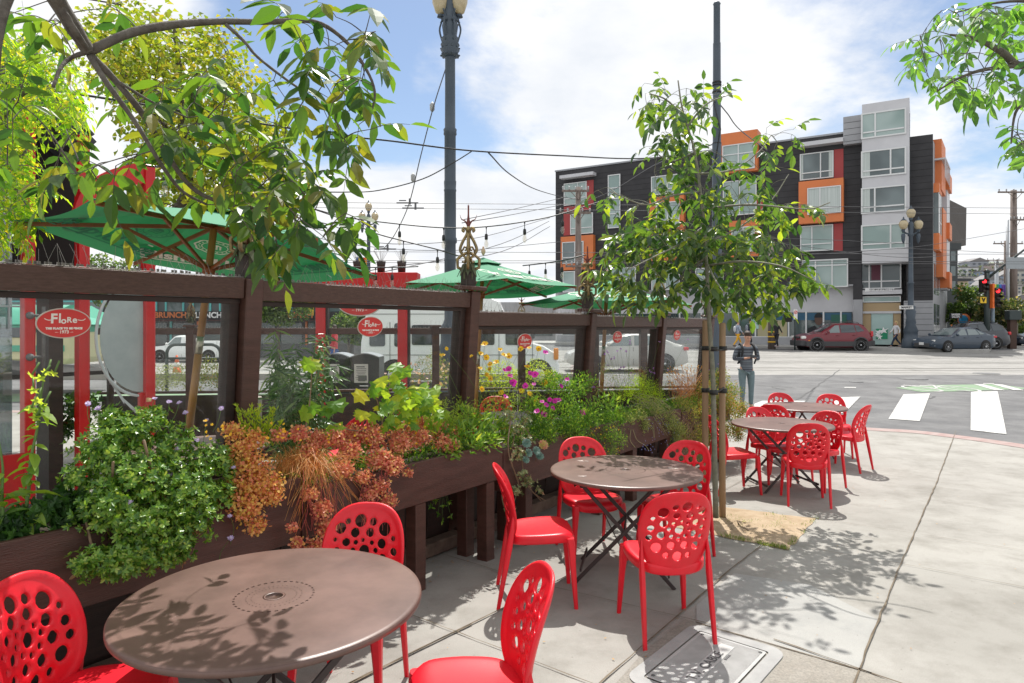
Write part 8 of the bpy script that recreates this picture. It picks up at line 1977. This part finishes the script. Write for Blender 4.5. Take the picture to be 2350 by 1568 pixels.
def person(label,loc,face_deg,height,shirt,trousers,hair,stride=0.0,arms='swing',shoes=None,long_sleeve=True,longhair=False,pack=None,head_tilt=0,detail=False,lean=0.0,stripes=None,slim=1.0):
    """local frame: faces +y"""
    t_=thing('person',label,'person',loc,R(face_deg),world=False);k=height/1.75;V=lambda x,y,z:(x*k*slim,(y+lean*max(z-.95,0))*k,z*k)
    s_=stride;hip=.09
    lk=V(-hip,.5*s_*.5+.02,.50);la=V(-hip,s_*.5,.09+.0);lt=V(-hip-.01,s_*.5+.15,.03)
    rk=V(hip,-.5*s_*.35+.03,.51);ra=V(hip,-s_*.5,.10+(.06 if s_ else 0));rt_=V(hip+.01,-s_*.5+.14,.03)
    if arms=='phone':E=[V(-.25,-.03,1.14),V(.25,-.03,1.14)];Wr=[V(-.07,.25,1.20),V(.075,.25,1.185)]
    elif arms=='up':E=[V(-.25,.0,1.16),V(.24,.05,1.22)];Wr=[V(-.24,.10,.95),V(.08,.16,1.46)]
    else:E=[V(-.25,-.12*(1 if s_ else .2),1.15),V(.25,.10*(1 if s_ else .2),1.15)];Wr=[V(-.26,-.10*(1 if s_ else 0)+.04,.90),V(.25,.26*(1 if s_ else .1),.97)]
    S_=[V(-.185,0,1.42),V(.185,0,1.42)]
    hf=.06+head_tilt*.05
    nodes=[(V(0,0,.95),(.11*k,.08*k)),(V(0,0,1.15),(.11*k,.08*k)),(V(0,0,1.34),(.15*k,.10*k)),(V(0,.0,1.47),(.06*k,.055*k)),(V(0,.02+head_tilt*.03,1.54),.052*k),(V(0,.035+head_tilt*.05,1.61),(.070*k,.085*k)),(V(0,.03+head_tilt*.05,1.69),(.072*k,.088*k)),
             (S_[0],.048*k),(E[0],.037*k),(Wr[0],.025*k),(S_[1],.048*k),(E[1],.037*k),(Wr[1],.025*k),(V(-hip,0,.90),.078*k),(lk,.052*k),(la,.036*k),(lt,.03*k),(V(hip,0,.90),.078*k),(rk,.052*k),(ra,.036*k),(rt_,.03*k)]
    edges=[(0,1),(1,2),(2,3),(3,4),(4,5),(5,6),(2,7),(7,8),(8,9),(2,10),(10,11),(11,12),(0,13),(13,14),(14,15),(15,16),(0,17),(17,18),(18,19),(19,20)]
    # hands: palm + five fingers each
    def hand(wi,dirv,thumb_side):
        w0=Vector(Wr[wi]);d=Vector(dirv).normalized();sd_=d.cross(Z).normalized()if abs(d.z)<.9 else Vector((0,1,0));base=len(nodes);palm=w0+d*.05*k
        nodes.append((tuple(palm),(.030*k,.016*k)));edges.append((9 if wi==0 else 12,base))
        if not detail:nodes.append((tuple(palm+d*.07*k),(.022*k,.012*k)));edges.append((base,base+1));return
        for q in range(4):
            off=(q-1.5)*.019*k;L_=[.062,.072,.068,.052][q]*k;p1=palm+d*.035*k+sd_*off;p2=p1+d*L_*.5-Z*.006;p3=p2+(d*.6-Z*.55+Vector((-thumb_side,0,0))*.3).normalized()*L_*.5;i0=len(nodes)
            nodes.extend([(tuple(p1),.0085*k),(tuple(p2),.008*k),(tuple(p3),.007*k)]);edges.extend([(base,i0),(i0,i0+1),(i0+1,i0+2)])
        i0=len(nodes);tp1=palm+Vector((-thumb_side,0,.3)).normalized()*.03*k;nodes.extend([(tuple(tp1),.010*k),(tuple(tp1+(d+Z*.5).normalized()*.035*k),.008*k)]);edges.extend([(base,i0),(i0,i0+1)])
    if arms=='phone':hand(0,(.45,.5,.15),-1);hand(1,(-.45,.5,.15),1)
    else:
        hand(0,(0,.15,-1),-1);hand(1,(0,.25,-1)if arms!='up' else(-.2,.1,1),1)
    body=skinmesh('body',nodes,edges,m_skin,t_,2 if detail else 1)
    hc=Vector(V(0,.035+head_tilt*.05,1.655));tiltM=Matrix.Rotation(-head_tilt*R(28),4,'X')
    # face features, ears
    def hp(x,y,z):return hc+(tiltM@Vector((x*k,y*k,z*k)))
    if detail:
        b=MB()
        for sx in(-1,1):b.sphere(hp(sx*.031,.083,.005),(.012*k,.006*k,.006*k),8,5)
        b.build('eyes',mat('eye_dark',(.03,.02,.015),.3),t_)
        b=MB()
        for sx in(-1,1):b.tube([hp(sx*.048,.080,.024),hp(sx*.018,.090,.028)],.004*k,5)
        b.build('eyebrows',m_hair,t_)
        b=MB();b.tube([hp(0,.088,.012),hp(0,.100,-.010),hp(0,.108,-.024),hp(0,.092,-.032)],[.006*k,.009*k,.013*k,.009*k],7);
        for sx in(-1,1):b.sphere(hp(sx*.078,.0,-.005),(.010*k,.020*k,.030*k),8,6)
        b.build('nose_and_ears',m_skin,t_);b=MB();b.tube([hp(-.022,.083,-.058),hp(0,.092,-.056),hp(.022,.083,-.058)],.0045*k,6);b.build('mouth',mat('lips',(.38,.13,.10),.5),t_)
    b=MB();b.sphere((0,0,0),(.080*k,.098*k,.074*k),18,12);M=Matrix.Translation(hp(0,-.030,.054))@tiltM;vv=[]
    for v in b.v:
        v=Vector(v);n_=v.normalized();f_=1+.04*math.sin(n_.x*23+n_.y*17)*(1 if n_.z>0 else 0);v=v*f_
        if n_.y>.1 and n_.z<.45:v*=.72
        vv.append(tuple(M@v))
    b.v=vv;b.build('hair',hair,t_)
    if longhair:b=MB();b.tube([hp(0,-.07,.06),hp(0,-.10,-.03),hp(0,-.09,-.14)],[.06*k,.065*k,.045*k],10);b.build('hair',hair,t_)
    # clothes
    e_=.014*k;sl=[(S_[0],.062*k),(E[0],.050*k),(tuple(Vector(E[0]).lerp(Vector(Wr[0]),.85 if long_sleeve else .0)),.036*k),(S_[1],.062*k),(E[1],.050*k),(tuple(Vector(E[1]).lerp(Vector(Wr[1]),.85 if long_sleeve else .0)),.036*k)]
    nd=[(V(0,0,.80),(.168*k,.125*k)),(V(0,0,1.0),(.150*k,.115*k)),(V(0,0,1.18),(.145*k,.108*k)),(V(0,0,1.35),(.170*k,.115*k)),(V(0,0,1.46),(.085*k,.075*k))]
    ed=[(0,1),(1,2),(2,3),(3,4)]
    if long_sleeve:nd+=sl;ed+=[(3,5),(5,6),(6,7),(3,8),(8,9),(9,10)]
    else:nd+=[sl[0],(tuple(Vector(S_[0]).lerp(Vector(E[0]),.7)),.055*k),sl[3],(tuple(Vector(S_[1]).lerp(Vector(E[1]),.7)),.055*k)];ed+=[(3,5),(5,6),(3,7),(7,8)]
    skinmesh('shirt',nd,ed,shirt,t_,2,1)
    nd=[(V(0,0,.98),(.150*k,.110*k)),(V(-hip,0,.82),.098*k),(lk,.066*k),(tuple(Vector(la)+Vector((0,-.005,.01))),.052*k),(V(hip,0,.82),.098*k),(rk,.066*k),(tuple(Vector(ra)+Vector((0,-.005,.01))),.052*k)]
    skinmesh('trousers',nd,[(0,1),(1,2),(2,3),(0,4),(4,5),(5,6)],trousers,t_,2,0)
    for a_,tt in((la,lt),(ra,rt_)):
        b=MB();a_=Vector(a_);tt=Vector(tt);m_=(a_+tt)/2;b.sphere((m_.x,m_.y-.02*k,max(a_.z-.045*k,.045*k)),(.048*k,.135*k,.045*k),10,7);b.build('shoe',shoes or mat('dark_shoe',(.02,.02,.022),.6),t_)
    if pack:
        b=MB();b.sphere(V(0,-.20,1.22),(.15*k,.09*k,.22*k),14,10);pk__=b.build('backpack',pack,t_)
        for sx in(-1,1):b=MB();b.tube(catmull([V(sx*.11,-.12,1.46),V(sx*.12,.0,1.50),V(sx*.125,.135,1.38),V(sx*.15,.12,1.18),V(sx*.17,-.02,1.05)],4),[.026*k,.02*k],6);b.build('strap',pack,pk__)
    return t_
# man with phone: striped jacket
ms=bpy.data.materials.new('striped_jacket');ms.use_nodes=True;t__=ms.node_tree;bs=t__.nodes['Principled BSDF'];bs.inputs['Roughness'].default_value=.85
co=N(t__,'ShaderNodeTexCoord');sp=N(t__,'ShaderNodeSeparateXYZ');t__.links.new(co.outputs['Object'],sp.inputs[0])
nzz=N(t__,'ShaderNodeTexNoise',noise_dimensions='1D');t__.links.new(math_node(t__,'MULTIPLY',sp.outputs[2],9.0),nzz.inputs['W']);nzz.inputs['Scale'].default_value=2.2;nzz.inputs['Detail'].default_value=2
rp_=N(t__,'ShaderNodeValToRGB');t__.links.new(nzz.outputs['Fac'],rp_.inputs[0]);e=rp_.color_ramp.elements;e[0].position=.42;e[0].color=(.05,.055,.07,1);e[1].position=.58;e[1].color=(.17,.20,.23,1);t__.links.new(rp_.outputs[0],bs.inputs['Base Color'])
Ym=14.9;xm=(1713-CXP)*Ym/F;zm_=rz(Ym)+.0
man=person('young man in a striped grey jacket and blue-grey trousers looking down at his phone',(xm,Ym,gz(14)-.02),183,1.71,ms,mat('blue_grey_trousers',(.13,.19,.205),.85,(.17,.235,.25),9),m_hair,arms='phone',pack=mat('black_pack',(.012,.013,.016),.7),head_tilt=1.0,detail=True,slim=1.13)
b=MB();b.bbox((.0,.37,1.20),(.145,.012,.075),(Vector((1,0,0)),Vector((0,.7,.7)),Vector((0,-.7,.7))),.006);ph=b.build('mobile_phone',m_phone,None);ph.matrix_world=man.matrix_basis;ph.matrix_world=Matrix.Translation(man.location)@Matrix.Rotation(man.rotation_euler.z,4,'Z');tag(ph,'black phone held in both hands by the man in the striped jacket','phone')
def at_px(px,Yk,z=None):return((px-CXP)*Yk/F,Yk,far_z()if z is None else z)
person('blonde woman in white top and jeans striding past the bank entrance',at_px(2056,43.0),90,1.66,mat('white_top',(.70,.70,.72),.8),mat('dark_jeans',(.02,.035,.07),.8),m_blond,stride=.75,longhair=True,shoes=mat('pale_shoe',(.3,.28,.3),.6))
person('person in black walking left along the shop windows, seen from behind',at_px(1782,42.0),-60,1.66,mat('black_coat',(.012,.012,.016),.8),MATS['black_coat'],m_hair,stride=.5,shoes=mat('pale_shoe',(.3,.28,.3)))
person('man in navy shirt with grey backpack walking right by the shop windows',at_px(1721,42.5),-90,1.76,mat('navy_shirt',(.02,.03,.07),.8),mat('dark_shorts',(.02,.022,.03),.8),m_hair,stride=.3,arms='up',pack=mat('grey_pack',(.20,.22,.26),.7),long_sleeve=False)
person('woman in pale top and yellow trousers behind the man with the phone',at_px(1693,42.5),-90,1.66,mat('pale_blue_top',(.28,.33,.42),.8),mat('yellow_trousers',(.65,.34,.02),.8),mat('auburn_hair',(.16,.07,.03),.7),stride=.6,pack=mat('pale_pack',(.45,.47,.5),.7))
person('person in red shirt and blue trousers striding left beyond the van tail',((768-CXP)*24/F,24,rz(24)),90,1.75,mat('red_shirt',(.50,.03,.04),.8),mat('bright_blue_trousers',(.02,.09,.32),.8),m_hair,stride=.8)
person('person with dark hair partly hidden behind the blue grey saloon bonnet',at_px(2229,47.0),160,1.62,mat('white_top',(.7,.7,.7)),MATS['dark_jeans'],m_hair)
# fallen leaf, debris
m_deb=leafmat('fallen_leaf',(.30,.14,.04),(.45,.26,.08),None,.1);lv=Leaves();random.seed(77)
for _ in range(170):
    x,y=rnd(-1.2,5),rnd(3.0,8.5);lv.add((x,y,gz(y)+.008),(rnd(-1,1),rnd(-1,1),.05),(0,0,1),rnd(.008,.022))
for _ in range(90):
    t2=rnd(-.5,5);p=PP0+U*t2-W*rnd(.05,.5);lv.add((p.x,p.y,gz(p.y)+.008),(rnd(-1,1),rnd(-1,1),.1),(0,0,1),rnd(.01,.03))
o=lv.build('leaf_litter',m_deb,None,.5,'small',0,0);tag(o,'scattered dry leaf bits lying on the pavement','leaf litter',kind='stuff')
